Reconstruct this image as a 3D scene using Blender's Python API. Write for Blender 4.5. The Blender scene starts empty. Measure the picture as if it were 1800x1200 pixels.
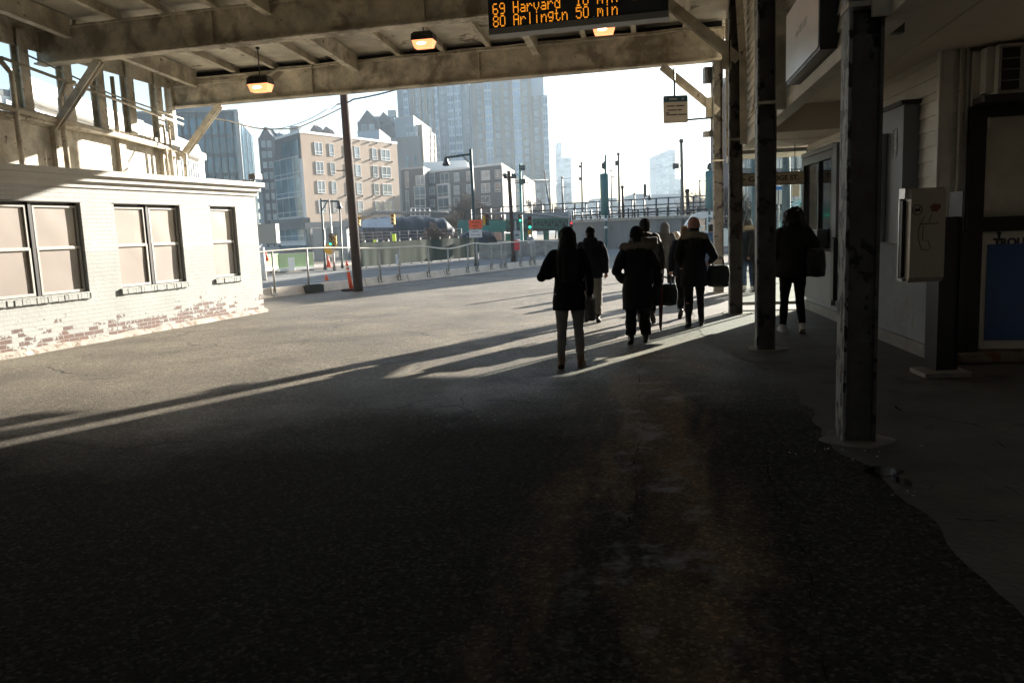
import bpy, math, random
from mathutils import Vector, Matrix, noise
random.seed(11)
SC = bpy.context.scene
COL = SC.collection
R = math.radians
PI = math.pi
# ------------------------------------------------------------------ camera numbers
FPX, PITCH, ROLL, CAMH = 1400.0, R(7.85), R(2.3), 1.65
_f = Vector((0, math.cos(PITCH), -math.sin(PITCH)))
_r0 = Vector((1, 0, 0)); _u0 = Vector((0, math.sin(PITCH), math.cos(PITCH)))
_c, _s = math.cos(ROLL), math.sin(ROLL)
CR = _c * _r0 - _s * _u0
CU = _s * _r0 + _c * _u0
def ray(px, py): return _f + CR * ((px - 900) / FPX) + CU * ((600 - py) / FPX)
def gnd(px, py, z=0.0):
    d = ray(px, py); t = (z - CAMH) / d.z
    return Vector((d.x * t, d.y * t, z))
def atY(px, py, Y):
    d = ray(px, py); t = Y / d.y
    return Vector((d.x * t, Y, CAMH + d.z * t))
def plane(px, py, P, Q):
    d = ray(px, py); nx, ny = Q[1] - P[1], -(Q[0] - P[0])
    t = (nx * P[0] + ny * P[1]) / (nx * d.x + ny * d.y)
    return Vector((d.x * t, d.y * t, CAMH + d.z * t))
def fac(px, py, P, Q):
    h = plane(px, py, P, Q); L = math.hypot(Q[0] - P[0], Q[1] - P[1])
    return ((h.x - P[0]) * (Q[0] - P[0]) + (h.y - P[1]) * (Q[1] - P[1])) / L, h.z
def hor(px): return 407 - (px - 900) * 0.0402
def fp(px, Y): 
    p = atY(px, hor(px), Y); return (p.x, Y)

cam = bpy.data.cameras.new('camera'); cam.sensor_width = 36; cam.lens = 28.0
cam.clip_start = 0.05; cam.clip_end = 6000
camo = bpy.data.objects.new('camera', cam); COL.objects.link(camo)
m = Matrix.Identity(4)
for i, a in enumerate((CR, CU, -_f)):
    for k in range(3): m[k][i] = a[k]
m[0][3], m[1][3], m[2][3] = 0, 0, CAMH
camo.matrix_world = m
SC.camera = camo

# ------------------------------------------------------------------ builders
ABS = {}
def tag(o, label=None, cat=None, group=None, kind=None):
    if label: o['label'] = label
    if cat: o['category'] = cat
    if group: o['group'] = group
    if kind: o['kind'] = kind
    return o
def thing(name, label, cat, loc=(0, 0, 0), rz=0.0, group=None):
    o = bpy.data.objects.new(name, None); COL.objects.link(o)
    o.empty_display_size = 0.2
    o.location = loc; o.rotation_euler = (0, 0, rz)
    ABS[o] = Vector(loc)
    return tag(o, label, cat, group, 'thing')
def link(name, me, parent=None, loc=(0, 0, 0), rz=0.0):
    o = bpy.data.objects.new(name, me); COL.objects.link(o)
    if parent: o.parent = parent
    o.location = loc; o.rotation_euler = (0, 0, rz)
    return o
class MB:
    def __init__(s): s.v = []; s.f = []; s.m = []; s.sm = []
    def add(s, vs, fs, mi=0, smooth=False):
        b = len(s.v); s.v += [Vector(v) for v in vs]
        for f in fs:
            s.f.append([b + i for i in f]); s.m.append(mi); s.sm.append(smooth)
        return s
    def bx(s, x0, x1, y0, y1, z0, z1, mi=0):
        v = [(x, y, z) for x in (x0, x1) for y in (y0, y1) for z in (z0, z1)]
        return s.add(v, [(0, 1, 3, 2), (4, 6, 7, 5), (0, 4, 5, 1), (2, 3, 7, 6), (0, 2, 6, 4), (1, 5, 7, 3)], mi)
    def bar(s, p, q, w, h, up=(0, 0, 1), mi=0):
        p, q, up = Vector(p), Vector(q), Vector(up)
        d = (q - p).normalized(); a = d.cross(up)
        if a.length < 1e-4: a = d.cross(Vector((1, 0, 0)))
        a.normalize(); b = a.cross(d).normalized()
        v = []
        for e in (p, q):
            for i, j in ((-1, -1), (1, -1), (1, 1), (-1, 1)): v.append(e + a * (i * w / 2) + b * (j * h / 2))
        return s.add(v, [(0, 1, 2, 3), (7, 6, 5, 4), (0, 4, 5, 1), (1, 5, 6, 2), (2, 6, 7, 3), (3, 7, 4, 0)], mi)
    def tube(s, pts, r, n=8, mi=0, smooth=True, sq=1.0):
        pts = [Vector(p) for p in pts]
        rs = r if isinstance(r, (list, tuple)) else [r] * len(pts)
        d0 = (pts[1] - pts[0]).normalized()
        a = d0.cross(Vector((0, 0, 1)))
        if a.length < 1e-3: a = Vector((1, 0, 0))
        a.normalize(); vs = []
        for i, p in enumerate(pts):
            d = (pts[min(i + 1, len(pts) - 1)] - pts[max(i - 1, 0)]).normalized()
            a = (a - d * a.dot(d)).normalized(); b = d.cross(a)
            for k in range(n):
                t = 2 * PI * k / n
                vs.append(p + a * (math.cos(t) * rs[i]) + b * (math.sin(t) * rs[i] * sq))
        fs = []
        for i in range(len(pts) - 1):
            for k in range(n):
                fs.append((i * n + k, i * n + (k + 1) % n, (i + 1) * n + (k + 1) % n, (i + 1) * n + k))
        s.add(vs, fs, mi, smooth)
        b0 = len(s.v) - len(vs)
        s.f.append([b0 + k for k in reversed(range(n))]); s.m.append(mi); s.sm.append(False)
        e = b0 + (len(pts) - 1) * n
        s.f.append([e + k for k in range(n)]); s.m.append(mi); s.sm.append(False)
        return s
    def stack(s, rings, n=20, mi=0, smooth=True):
        """rings: (z, cx, cy, rx, ry)"""
        vs = []; fs = []
        for (z, cx, cy, rx, ry) in rings:
            for k in range(n):
                t = 2 * PI * k / n
                vs.append((cx + rx * math.cos(t), cy + ry * math.sin(t), z))
        for i in range(len(rings) - 1):
            for k in range(n):
                fs.append((i * n + k, i * n + (k + 1) % n, (i + 1) * n + (k + 1) % n, (i + 1) * n + k))
        fs.append(tuple(reversed(range(n)))); e = (len(rings) - 1) * n
        fs.append(tuple(e + k for k in range(n)))
        return s.add(vs, fs, mi, smooth)
    def ball(s, c, rx, ry, rz, n=12, mi=0):
        rings = []
        for i in range(1, n // 2 + 1):
            t = PI * (i - .5) / (n // 2) - PI / 2
            rings.append((c[2] + rz * math.sin(t), c[0], c[1], rx * math.cos(t), ry * math.cos(t)))
        return s.stack(rings, n, mi)
    def prism(s, poly, z0, z1, mi=0):
        n = len(poly)
        v = [(p[0], p[1], z0) for p in poly] + [(p[0], p[1], z1) for p in poly]
        f = [tuple(reversed(range(n))), tuple(range(n, 2 * n))] + [(i, (i + 1) % n, n + (i + 1) % n, n + i) for i in range(n)]
        return s.add(v, f, mi)
    def poly(s, pts, mi=0): return s.add(pts, [tuple(range(len(pts)))], mi)
    def xf(s, M):
        s.v = [M @ v for v in s.v]; return s
    def mesh(s, name, mats, off=None):
        me = bpy.data.meshes.new(name)
        vv = [v - off for v in s.v] if off else s.v
        me.from_pydata([tuple(v) for v in vv], [], s.f)
        if not isinstance(mats, (list, tuple)): mats = [mats]
        for mm in mats: me.materials.append(mm)
        me.polygons.foreach_set('material_index', s.m)
        me.polygons.foreach_set('use_smooth', s.sm)
        me.update()
        return me
    def world(s, name, mats, parent=None):
        """vertices are in world space (parents unrotated)"""
        off = ABS[parent] if parent else None
        o = link(name, s.mesh(name, mats, off), parent)
        ABS[o] = ABS[parent] if parent else Vector((0, 0, 0))
        return o
    def alone(s, name, mats, base, **kw):
        """a one-mesh top-level thing, origin at base"""
        b = Vector(base); o = link(name, s.mesh(name, mats, b), None, b)
        ABS[o] = b; return tag(o, kind=kw.pop('kind', 'thing'), **kw)
    def local(s, name, mats, parent=None, loc=(0, 0, 0), rz=0.0):
        o = link(name, s.mesh(name, mats), parent, loc, rz)
        ABS[o] = Vector((0, 0, 0)); return o
def rot2(ang): return Matrix.Rotation(ang, 4, 'Z')

# ------------------------------------------------------------------ materials
def nodes(name):
    mt = bpy.data.materials.new(name); mt.use_nodes = True
    nt = mt.node_tree; b = nt.nodes['Principled BSDF']
    return mt, nt, b
def N(nt, typ, **kw):
    n = nt.nodes.new(typ)
    for k, v in kw.items():
        if k in ('operation', 'blend_type', 'data_type', 'feature', 'distance', 'noise_dimensions', 'normalize', 'musgrave_type'): setattr(n, k, v)
        else: n.inputs[k].default_value = v
    return n
def L(nt, a, b): nt.links.new(a, b)
def rgba(c): return (c[0], c[1], c[2], 1)
def ramp(nt, fac_, stops):
    r = nt.nodes.new('ShaderNodeValToRGB'); L(nt, fac_, r.inputs[0])
    e = r.color_ramp.elements
    while len(e) > 1: e.remove(e[-1])
    e[0].position = stops[0][0]; e[0].color = rgba(stops[0][1])
    for p, c in stops[1:]:
        k = e.new(p); k.color = rgba(c)
    return r
def mixc(nt, fac_, a, b, blend='MIX'):
    m_ = nt.nodes.new('ShaderNodeMix'); m_.data_type = 'RGBA'; m_.blend_type = blend
    if isinstance(fac_, (int, float)): m_.inputs[0].default_value = fac_
    else: L(nt, fac_, m_.inputs[0])
    for i, x in ((6, a), (7, b)):
        if isinstance(x, (tuple, list)): m_.inputs[i].default_value = rgba(x)
        else: L(nt, x, m_.inputs[i])
    return m_.outputs[2]
def M(name, col, rough=0.7, metal=0.0, var=0.25, vs=3.0, bump=0.0, bs=40.0, spots=None, spec=0.5, streak=1.0, spots2=None):
    """procedural paint/stone/cloth: base colour broken by noise, optional worn spots (col, scale, threshold)"""
    mt, nt, b = nodes(name)
    tc = nt.nodes.new('ShaderNodeTexCoord')
    src = tc.outputs['Object']
    mp = N(nt, 'ShaderNodeMapping', Scale=(1, 1, streak)); L(nt, src, mp.inputs[0])
    n1 = N(nt, 'ShaderNodeTexNoise', Scale=vs, Detail=7.0, Roughness=0.65); L(nt, mp.outputs[0], n1.inputs['Vector'])
    lo = tuple(c * (1 - var) for c in col); hi = tuple(min(1, c * (1 + var * 0.7)) for c in col)
    out = ramp(nt, n1.outputs[0], [(0.3, lo), (0.7, hi)]).outputs[0]
    for sp, wdt in ((spots, .035), (spots2, .14)):
        if sp:
            n2 = N(nt, 'ShaderNodeTexNoise', Scale=sp[1], Detail=5.0, Roughness=0.6, Distortion=0.4); L(nt, mp.outputs[0], n2.inputs['Vector'])
            msk = ramp(nt, n2.outputs[0], [(sp[2], (0, 0, 0)), (sp[2] + wdt, (1, 1, 1))])
            out = mixc(nt, msk.outputs[0], out, sp[0])
    L(nt, out, b.inputs['Base Color'])
    b.inputs['Roughness'].default_value = rough; b.inputs['Metallic'].default_value = metal
    b.inputs['Specular IOR Level'].default_value = spec
    if bump:
        n3 = N(nt, 'ShaderNodeTexNoise', Scale=bs, Detail=4.0); L(nt, src, n3.inputs['Vector'])
        bp = N(nt, 'ShaderNodeBump', Strength=bump, Distance=0.02); L(nt, n3.outputs[0], bp.inputs['Height'])
        L(nt, bp.outputs[0], b.inputs['Normal'])
    return mt
def emit(name, col, st):
    mt, nt, b = nodes(name)
    b.inputs['Base Color'].default_value = rgba(col); b.inputs['Emission Color'].default_value = rgba(col)
    b.inputs['Emission Strength'].default_value = st
    return mt
def glass_far(name, col, rough=0.08, var=0.5, vs=0.25):
    mt, nt, b = nodes(name)
    tc = nt.nodes.new('ShaderNodeTexCoord'); oi = nt.nodes.new('ShaderNodeObjectInfo')
    n1 = N(nt, 'ShaderNodeTexNoise', Scale=vs, Detail=3.0); L(nt, tc.outputs['Object'], n1.inputs['Vector'])
    lo = tuple(c * (1 - var) for c in col); hi = tuple(min(1, c * (1 + var)) for c in col)
    a = ramp(nt, n1.outputs[0], [(0.35, lo), (0.65, hi)]).outputs[0]
    a2 = ramp(nt, oi.outputs['Random'], [(0.0, (0.55,) * 3), (1.0, (1.35,) * 3)]).outputs[0]
    L(nt, mixc(nt, 1.0, a, a2, 'MULTIPLY'), b.inputs['Base Color'])
    b.inputs['Roughness'].default_value = rough; b.inputs['Specular IOR Level'].default_value = 0.8
    return mt
def clear_glass(name, tint=(0.9, 0.95, 0.93), f=0.12):
    mt, nt, b = nodes(name)
    nt.nodes.remove(b)
    t = nt.nodes.new('ShaderNodeBsdfTransparent'); t.inputs[0].default_value = rgba(tint)
    g = nt.nodes.new('ShaderNodeBsdfGlossy'); g.inputs['Roughness'].default_value = 0.03
    mx = nt.nodes.new('ShaderNodeMixShader'); mx.inputs[0].default_value = f
    L(nt, t.outputs[0], mx.inputs[1]); L(nt, g.outputs[0], mx.inputs[2])
    L(nt, mx.outputs[0], nt.nodes['Material Output'].inputs[0])
    return mt

CREAM = (0.42, 0.38, 0.30)
m_steel = M('painted_steel', (0.58, 0.525, 0.42), 0.6, 0, 0.45, 2.2, 0.25, 18, ((0.13, 0.09, 0.055), 6.5, 0.63), spots2=((0.33, 0.28, 0.20), 1.7, 0.52))
m_beam = M('stained_girder', (0.55, 0.495, 0.39), 0.75, 0, 0.5, 2.1, 0.45, 14, ((0.12, 0.095, 0.065), 9.0, 0.66), spots2=((0.24, 0.205, 0.15), 1.5, 0.48))
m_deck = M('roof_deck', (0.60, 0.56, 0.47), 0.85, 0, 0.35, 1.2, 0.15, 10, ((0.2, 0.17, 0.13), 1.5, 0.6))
m_dark = M('dark_gap', (0.02, 0.018, 0.015), 0.9)
m_col = M('flaked_column_paint', (0.125, 0.110, 0.090), 0.7, 0, 0.35, 5, 0.3, 30, ((0.016, 0.012, 0.009), 4.2, 0.565), spots2=((0.10, 0.055, 0.03), 7, 0.60))
m_colflake = M('peeling_flange_paint', (0.30, 0.30, 0.28), 0.6, 0, 0.4, 6, 0.6, 30, ((0.03, 0.027, 0.024), 13, 0.52), streak=0.5)
m_clap = M('cream_clapboard_paint', (0.60, 0.55, 0.45), 0.65, 0, 0.22, 1.5, 0.1, 30, ((0.22, 0.18, 0.13), 8, 0.69), streak=2.0)
m_soffit = M('soffit_paint', (0.64, 0.575, 0.475), 0.8, 0, 0.15, 0.7, 0.06, 12)
m_grey = M('grey_metal', (0.12, 0.125, 0.13), 0.45, 0.2, 0.2, 3, 0.05, 60)
m_dgrey = M('dark_grey_metal', (0.035, 0.035, 0.037), 0.45, 0.2, 0.25, 3)
m_black = M('black_paint', (0.012, 0.012, 0.013), 0.4, 0, 0.3, 5)
m_rubber = M('black_rubber', (0.02, 0.02, 0.02), 0.8)
m_white = M('white_paint', (0.74, 0.73, 0.70), 0.5, 0, 0.08, 3, 0.05, 30)
m_alu = M('aluminium', (0.45, 0.46, 0.47), 0.35, 0.7, 0.12, 4)
m_kclap = M('kiosk_clapboard_paint', (0.74, 0.705, 0.635), 0.65, 0, 0.16, 1.5, 0.1, 30, ((0.36, 0.27, 0.18), 8, 0.70), streak=2.0)
m_deckdark = M('unseen_dark_deck', (0.07, 0.062, 0.05), 0.95)  # dark colour for the unseen rear bays, added to cut bounced light
m_conc = M('worn_concrete', (0.30, 0.275, 0.235), 0.9, 0, 0.3, 2.5, 0.35, 35, ((0.17, 0.15, 0.13), 3.0, 0.6))
m_galv = M('galvanised_steel', (0.32, 0.31, 0.29), 0.5, 0.5, 0.25, 8, 0.1, 40, ((0.17, 0.10, 0.06), 9, 0.62))
m_wood = M('dark_pole_wood', (0.045, 0.027, 0.021), 0.8, 0, 0.35, 6, 0.4, 30, streak=0.15)
m_pole = M('dark_green_pole_paint', (0.022, 0.045, 0.045), 0.45, 0.1, 0.2, 5)
m_teal = M('green_bridge_paint', (0.055, 0.235, 0.205), 0.6, 0, 0.2, 0.8, 0.1, 10, ((0.05, 0.12, 0.10), 1.2, 0.66))
m_orange = M('orange_plastic', (0.80, 0.10, 0.03), 0.5, 0, 0.12, 6)
m_signor = M('orange_sign_face', (0.78, 0.11, 0.04), 0.5, 0, 0.06, 4)
m_signwh = M('white_sign_face', (0.62, 0.62, 0.62), 0.5, 0, 0.06, 4)
m_yellow = M('signal_yellow', (0.60, 0.33, 0.03), 0.5, 0, 0.1, 5)
m_ink = M('black_ink', (0.02, 0.02, 0.02), 0.6)
m_tarp = M('black_tarpaulin', (0.018, 0.021, 0.028), 0.45, 0, 0.3, 1.2, 0.7, 3)
m_screen = M('green_windscreen_fabric', (0.04, 0.056, 0.04), 0.9, 0, 0.3, 0.7, 0.1, 20)
m_ltgreen = M('light_green_barrier', (0.17, 0.27, 0.13), 0.8, 0, 0.2, 0.8)
m_twig = M('bare_twigs', (0.085, 0.065, 0.052), 0.9, 0, 0.25, 2)
m_tan = M('window_shade_fabric', (0.205, 0.170, 0.146), 0.6, 0, 0.07, 1.3, 0.08, 5)
m_frame = M('white_sash_paint', (0.37, 0.355, 0.325), 0.5, 0, 0.12, 5, 0.05, 40)
_b = m_tan.node_tree.nodes['Principled BSDF']; _b.inputs['Coat Weight'].default_value = .45; _b.inputs['Coat Roughness'].default_value = .12
# ================================================================== GROUND
def ground_mat():
    mt, nt, b = nodes('old_asphalt')
    tc = nt.nodes.new('ShaderNodeTexCoord'); P = tc.outputs['Object']
    def noise_(scale, detail=5, rough=.6, vec=P, dist=0.0):
        n = N(nt, 'ShaderNodeTexNoise', Scale=scale, Detail=detail, Roughness=rough, Distortion=dist); L(nt, vec, n.inputs['Vector']); return n.outputs[0]
    def mth(op, a, c=None, clamp=False):
        n = nt.nodes.new('ShaderNodeMath'); n.operation = op; n.use_clamp = clamp
        for i, x in enumerate((a, c)):
            if x is None: continue
            if isinstance(x, (int, float)): n.inputs[i].default_value = x
            else: L(nt, x, n.inputs[i])
        return n.outputs[0]
    # coordinates along / across the shed
    rot = N(nt, 'ShaderNodeMapping', Location=(0, 0, 0), Rotation=(0, 0, R(10.5))); L(nt, P, rot.inputs[0])
    sep = nt.nodes.new('ShaderNodeSeparateXYZ'); L(nt, rot.outputs[0], sep.inputs[0])
    across, along = sep.outputs[0], sep.outputs[1]
    stretch = N(nt, 'ShaderNodeMapping', Scale=(1, 0.22, 1)); L(nt, rot.outputs[0], stretch.inputs[0])
    base = ramp(nt, noise_(0.55, 8, .62), [(0.30, (0.066, 0.057, 0.043)), (0.5, (0.130, 0.113, 0.087)), (0.70, (0.195, 0.172, 0.133))]).outputs[0]
    # aggregate: light and dark stones
    vor = N(nt, 'ShaderNodeTexVoronoi', Scale=58.0); L(nt, P, vor.inputs['Vector'])
    sv = nt.nodes.new('ShaderNodeSeparateColor'); L(nt, vor.outputs['Color'], sv.inputs[0])
    agg = ramp(nt, sv.outputs[0], [(0.0, (0.30,) * 3), (0.5, (0.85,) * 3), (0.80, (1.25,) * 3), (1.0, (2.9, 2.8, 2.6))]).outputs[0]
    base = mixc(nt, 0.85, base, agg, 'MULTIPLY')
    # tyre-polished smooth streaks
    st = ramp(nt, noise_(0.9, 5, .55, stretch.outputs[0]), [(0.42, (0, 0, 0)), (0.66, (1, 1, 1))]).outputs[0]
    base = mixc(nt, mth('MULTIPLY', st, .35), base, (0.17, 0.152, 0.122))
    cp = ramp(nt, noise_(0.22, 6, .62, stretch.outputs[0], .25), [(0.47, (0, 0, 0)), (0.535, (1, 1, 1))]).outputs[0]
    cpm = mth('MULTIPLY', cp, ramp(nt, mth('MULTIPLY', along, 0.05), [(0.30, (1, 1, 1)), (0.42, (0, 0, 0))]).outputs[0])
    base = mixc(nt, mth('MULTIPLY', cpm, .7), base, mixc(nt, 0.9, (0.040, 0.036, 0.030), agg, 'MULTIPLY'))
    # coarse dark asphalt, spread and deepened to paint foreground shade, with a ragged edge
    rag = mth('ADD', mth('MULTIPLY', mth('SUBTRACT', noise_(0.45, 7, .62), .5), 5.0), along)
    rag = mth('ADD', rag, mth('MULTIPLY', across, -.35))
    tar_shade = ramp(nt, mth('MULTIPLY', rag, 0.1), [(0.66, (1, 1, 1)), (0.84, (0, 0, 0))]).outputs[0]
    base = mixc(nt, mth('MULTIPLY', tar_shade, .88), base, mixc(nt, 0.95, (0.037, 0.0325, 0.0265), agg, 'MULTIPLY'))
    # lateral band helper around a centre (metres right of the camera axis, shed aligned)
    wob = mth('MULTIPLY', mth('SUBTRACT', noise_(0.8, 6, .65), .5), 1.3)
    wob2 = mth('MULTIPLY', mth('SUBTRACT', noise_(6.0, 5, .7), .5), .35)
    s = mth('ADD', across, mth('ADD', wob, wob2))
    def band(cx, w, soft=.18):
        d = mth('ABSOLUTE', mth('SUBTRACT', s, cx))
        return mth('DIVIDE', mth('SUBTRACT', w, d), soft, True) if False else ramp(nt, mth('SUBTRACT', mth('ADD', d, 0), w - .25), [(0.0, (1, 1, 1)), (0.5, (0, 0, 0))]).outputs[0]
    pat = ramp(nt, noise_(1.1, 6, .6, stretch.outputs[0], .3), [(0.45, (0, 0, 0)), (0.53, (1, 1, 1))]).outputs[0]
    near = ramp(nt, mth('MULTIPLY', along, 0.05), [(0.42, (1, 1, 1)), (0.62, (0, 0, 0))]).outputs[0]
    rust = mth('MULTIPLY', mth('MULTIPLY', band(-0.38, .30), pat), near)
    rust2 = mth('MULTIPLY', mth('MULTIPLY', band(0.20, .27), pat), near)
    base = mixc(nt, mth('MULTIPLY', mth('MAXIMUM', rust, rust2), .95), base, mixc(nt, .5, (0.25, 0.168, 0.098), agg, 'MULTIPLY'))
    # dark oily, coarse strip beside the kerbless pavement
    pat2 = ramp(nt, noise_(0.7, 7, .65), [(0.40, (0, 0, 0)), (0.58, (1, 1, 1))]).outputs[0]
    oil = mth('MULTIPLY', mth('MAXIMUM', band(1.05, .38), mth('MULTIPLY', band(-1.4, .7), pat2)), near)
    base = mixc(nt, mth('MULTIPLY', oil, .8), base, mixc(nt, 0.9, (0.045, 0.042, 0.038), agg, 'MULTIPLY'))
    # brighter salt-dried patch in the wheel track
    salt = mth('MULTIPLY', mth('MULTIPLY', band(-0.05, .2), ramp(nt, noise_(2.3, 6, .7), [(0.52, (0, 0, 0)), (0.62, (1, 1, 1))]).outputs[0]), near)
    base = mixc(nt, mth('MULTIPLY', salt, .85), base, (0.46, 0.45, 0.43))
    # cracks
    wv = N(nt, 'ShaderNodeTexNoise', Scale=1.6, Detail=5.0); L(nt, P, wv.inputs['Vector'])
    vm = nt.nodes.new('ShaderNodeVectorMath'); vm.operation = 'MULTIPLY_ADD'; L(nt, wv.outputs['Color'], vm.inputs[0]); vm.inputs[1].default_value = (0.9, 0.9, 0); L(nt, P, vm.inputs[2])
    ve = N(nt, 'ShaderNodeTexVoronoi', feature='DISTANCE_TO_EDGE', Scale=0.36); L(nt, vm.outputs[0], ve.inputs['Vector'])
    ck = ramp(nt, ve.outputs[0], [(0.0, (1, 1, 1)), (0.012, (0, 0, 0))]).outputs[0]
    ckm = mth('MULTIPLY', ck, ramp(nt, noise_(0.5, 3), [(0.48, (0, 0, 0)), (0.56, (1, 1, 1))]).outputs[0])
    base = mixc(nt, mth('MULTIPLY', ckm, .85), base, (0.02, 0.019, 0.017))
    L(nt, base, b.inputs['Base Color'])
    rr = ramp(nt, noise_(1.4, 5), [(0.3, (0.55,) * 3), (0.7, (0.75,) * 3)]).outputs[0]
    L(nt, mixc(nt, tar_shade, rr, (0.92,) * 3), b.inputs['Roughness'])
    L(nt, ramp(nt, tar_shade, [(0.0, (.42,) * 3), (1.0, (.10,) * 3)]).outputs[0], b.inputs['Specular IOR Level'])
    h = mth('ADD', mth('MULTIPLY', vor.outputs['Distance'], -.8), mth('ADD', noise_(95, 4, .75), mth('MULTIPLY', ckm, -1.5)))
    bp = N(nt, 'ShaderNodeBump', Strength=0.6, Distance=0.008); L(nt, h, bp.inputs['Height']); L(nt, bp.outputs[0], b.inputs['Normal'])
    return mt
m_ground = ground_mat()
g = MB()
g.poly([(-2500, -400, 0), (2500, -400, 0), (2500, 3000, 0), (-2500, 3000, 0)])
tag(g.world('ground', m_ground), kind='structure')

m_road = M('grey_road_asphalt', (0.165, 0.165, 0.16), 0.8, 0, 0.25, 0.6, 0.2, 30, ((0.11, 0.11, 0.108), 0.6, 0.6), streak=1)
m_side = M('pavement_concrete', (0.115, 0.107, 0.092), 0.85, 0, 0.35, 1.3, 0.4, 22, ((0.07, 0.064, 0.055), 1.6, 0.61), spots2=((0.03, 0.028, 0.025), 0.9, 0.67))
FB = [gnd(478, 522), gnd(555, 515), gnd(628, 505), gnd(665, 500), gnd(708, 496), gnd(745, 490), gnd(779, 486), gnd(808, 482), gnd(833, 480), gnd(856, 477), gnd(876, 475), gnd(893, 474), gnd(910, 471), gnd(927, 469), gnd(940, 468)]
A0 = Vector((-6.98, 23.7, 0)); A1 = Vector((1.3, 37.4, 0)); fd = (A1 - A0).normalized(); fn = Vector((-fd.y, fd.x, 0))
g = MB()
q0, q1 = A0 - fd * 40 + fn * .5, A0 + fd * 90 + fn * .5
g.poly([q0 + Vector((0, 0, .004)), q1 + Vector((0, 0, .004)), q1 + fn * 12.5 + Vector((0, 0, .004)), q0 + fn * 12.5 + Vector((0, 0, .004))])
tag(g.world('road', m_road), kind='structure')
g = MB()
for off in (4.2, 8.2):
    k = -30
    while k < 80:
        a = A0 + fd * k + fn * (off + .5); c = a + fd * 3
        g.poly([a + Vector((0, 0, .009)), c + Vector((0, 0, .009)), c + fn * .12 + Vector((0, 0, .009)), a + fn * .12 + Vector((0, 0, .009))]); k += 9
tag(g.world('road_marking', M('worn_line_paint', (0.5, 0.5, 0.48), .7, 0, .3, 4)), kind='structure')
# far pavement with kerb
g = MB()
a, c = q0 + fn * 12.5, q1 + fn * 12.5
g.add([a, c, c + fn * 4, a + fn * 4, a + Vector((0, 0, .14)), c + Vector((0, 0, .14)), c + fn * 4 + Vector((0, 0, .14)), a + fn * 4 + Vector((0, 0, .14))],
      [(4, 5, 6, 7), (0, 1, 5, 4), (3, 7, 6, 2)])
tag(g.world('far_pavement', M('far_pavement_concrete', (0.33, 0.30, 0.27), .9, 0, .2, .8)), kind='structure')

# near concrete pavement under the columns, flush, with a broken edge
edge = [(1215, 545), (1240, 600), (1262, 612), (1300, 628), (1335, 645), (1360, 655), (1400, 690), (1425, 722), (1450, 770), (1480, 800), (1520, 815), (1545, 838), (1600, 880), (1652, 935), (1700, 1000), (1745, 1050), (1800, 1090)]
ep = [gnd(*e) for e in edge]
ep = [Vector((4.6, 22.5, 0))] + [Vector((3.1, 14.3, 0))] + ep
fine = []
for a, c in zip(ep, ep[1:]):
    n = max(2, int((c - a).length / .12))
    for i in range(n):
        p = a.lerp(c, i / n); w = noise.noise(p * 2.3) * .09 + noise.noise(p * 9) * .035
        fine.append(Vector((p.x + w, p.y + w * .4, .006)))
fine += [Vector((1.7, 1.5, .006)), Vector((1.5, -6, .006)), Vector((12, -6, .006)), Vector((12, 22.5, .006))]
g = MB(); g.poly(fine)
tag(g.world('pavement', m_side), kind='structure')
m_crackfill = M('crack_dark_fill', (.022, .020, .018), 1.0, 0, .2, 5, spec=0.0)  # flat dark colour of the cracks
# cracks and joints in the pavement: thin filled grooves
g = MB()
def crack(px, w=.012, z=.0105):
    w *= .8; pts = [gnd(*p) for p in px]; res = []
    for a, c in zip(pts, pts[1:]):
        n = max(2, int((c - a).length / .06))
        for i in range(n):
            p = a.lerp(c, i / n); k = noise.noise(p * 7) * .03 + noise.noise(p * 23) * .012
            res.append(Vector((p.x + k, p.y + k, z)))
    res.append(Vector((pts[-1].x, pts[-1].y, z)))
    for i, (a, c) in enumerate(zip(res, res[1:])):
        d = (c - a); nn = Vector((-d.y, d.x, 0)).normalized() * w * .8 * max(0.04, .35 + 1.3 * noise.noise(a * 6.3) + .5 * noise.noise(a * 17))
        g.poly([a - nn, c - nn, c + nn, a + nn])
crack([(1550, 700), (1590, 727), (1640, 735), (1710, 748), (1785, 768)], .014)
crack([(1745, 772), (1775, 795)], .01); crack([(1600, 900), (1680, 915), (1800, 922)], .012)
crack([(1560, 688), (1640, 690), (1700, 688)], .006); crack([(1390, 655), (1476, 652)], .006)
crack([(1330, 612), (1478, 610)], .005); crack([(1690, 805), (1800, 880)], .006)
tag(g.world('pavement_crack', m_crackfill), kind='structure')
g = MB()
crack([(1345, 800), (1360, 870), (1395, 935), (1420, 990), (1430, 1060), (1455, 1195)], .009, .0025)
crack([(1125, 640), (1122, 700), (1133, 740), (1127, 775), (1115, 810), (1120, 880), (1100, 935)], .008, .0025)
crack([(1115, 810), (1085, 850), (1095, 900)], .006, .0025)
crack([(0, 830), (60, 808), (150, 790)], .01, .0025)
tag(g.world('asphalt_crack', m_crackfill), kind='structure')
# wet patch by the near column
m_wet, nt, b = nodes('shallow_water'); b.inputs['Base Color'].default_value = (0.012, 0.012, 0.014, 1); b.inputs['Roughness'].default_value = 0.06
g = MB()
for cx, cy, rx, ry in ((1553, 830, .13, .10), (1585, 848, .05, .09)):
    c = gnd(cx, cy)
    g.poly([(c.x + rx * math.cos(t) * (1 + .4 * noise.noise(Vector((t, cx, 0)))), c.y + ry * math.sin(t) * (1 + .5 * noise.noise(Vector((t * 1.7, cy, 0)))), .011) for t in [i * 2 * PI / 24 for i in range(24)]])
tag(g.world('puddle_water', m_wet), kind='structure')
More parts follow.
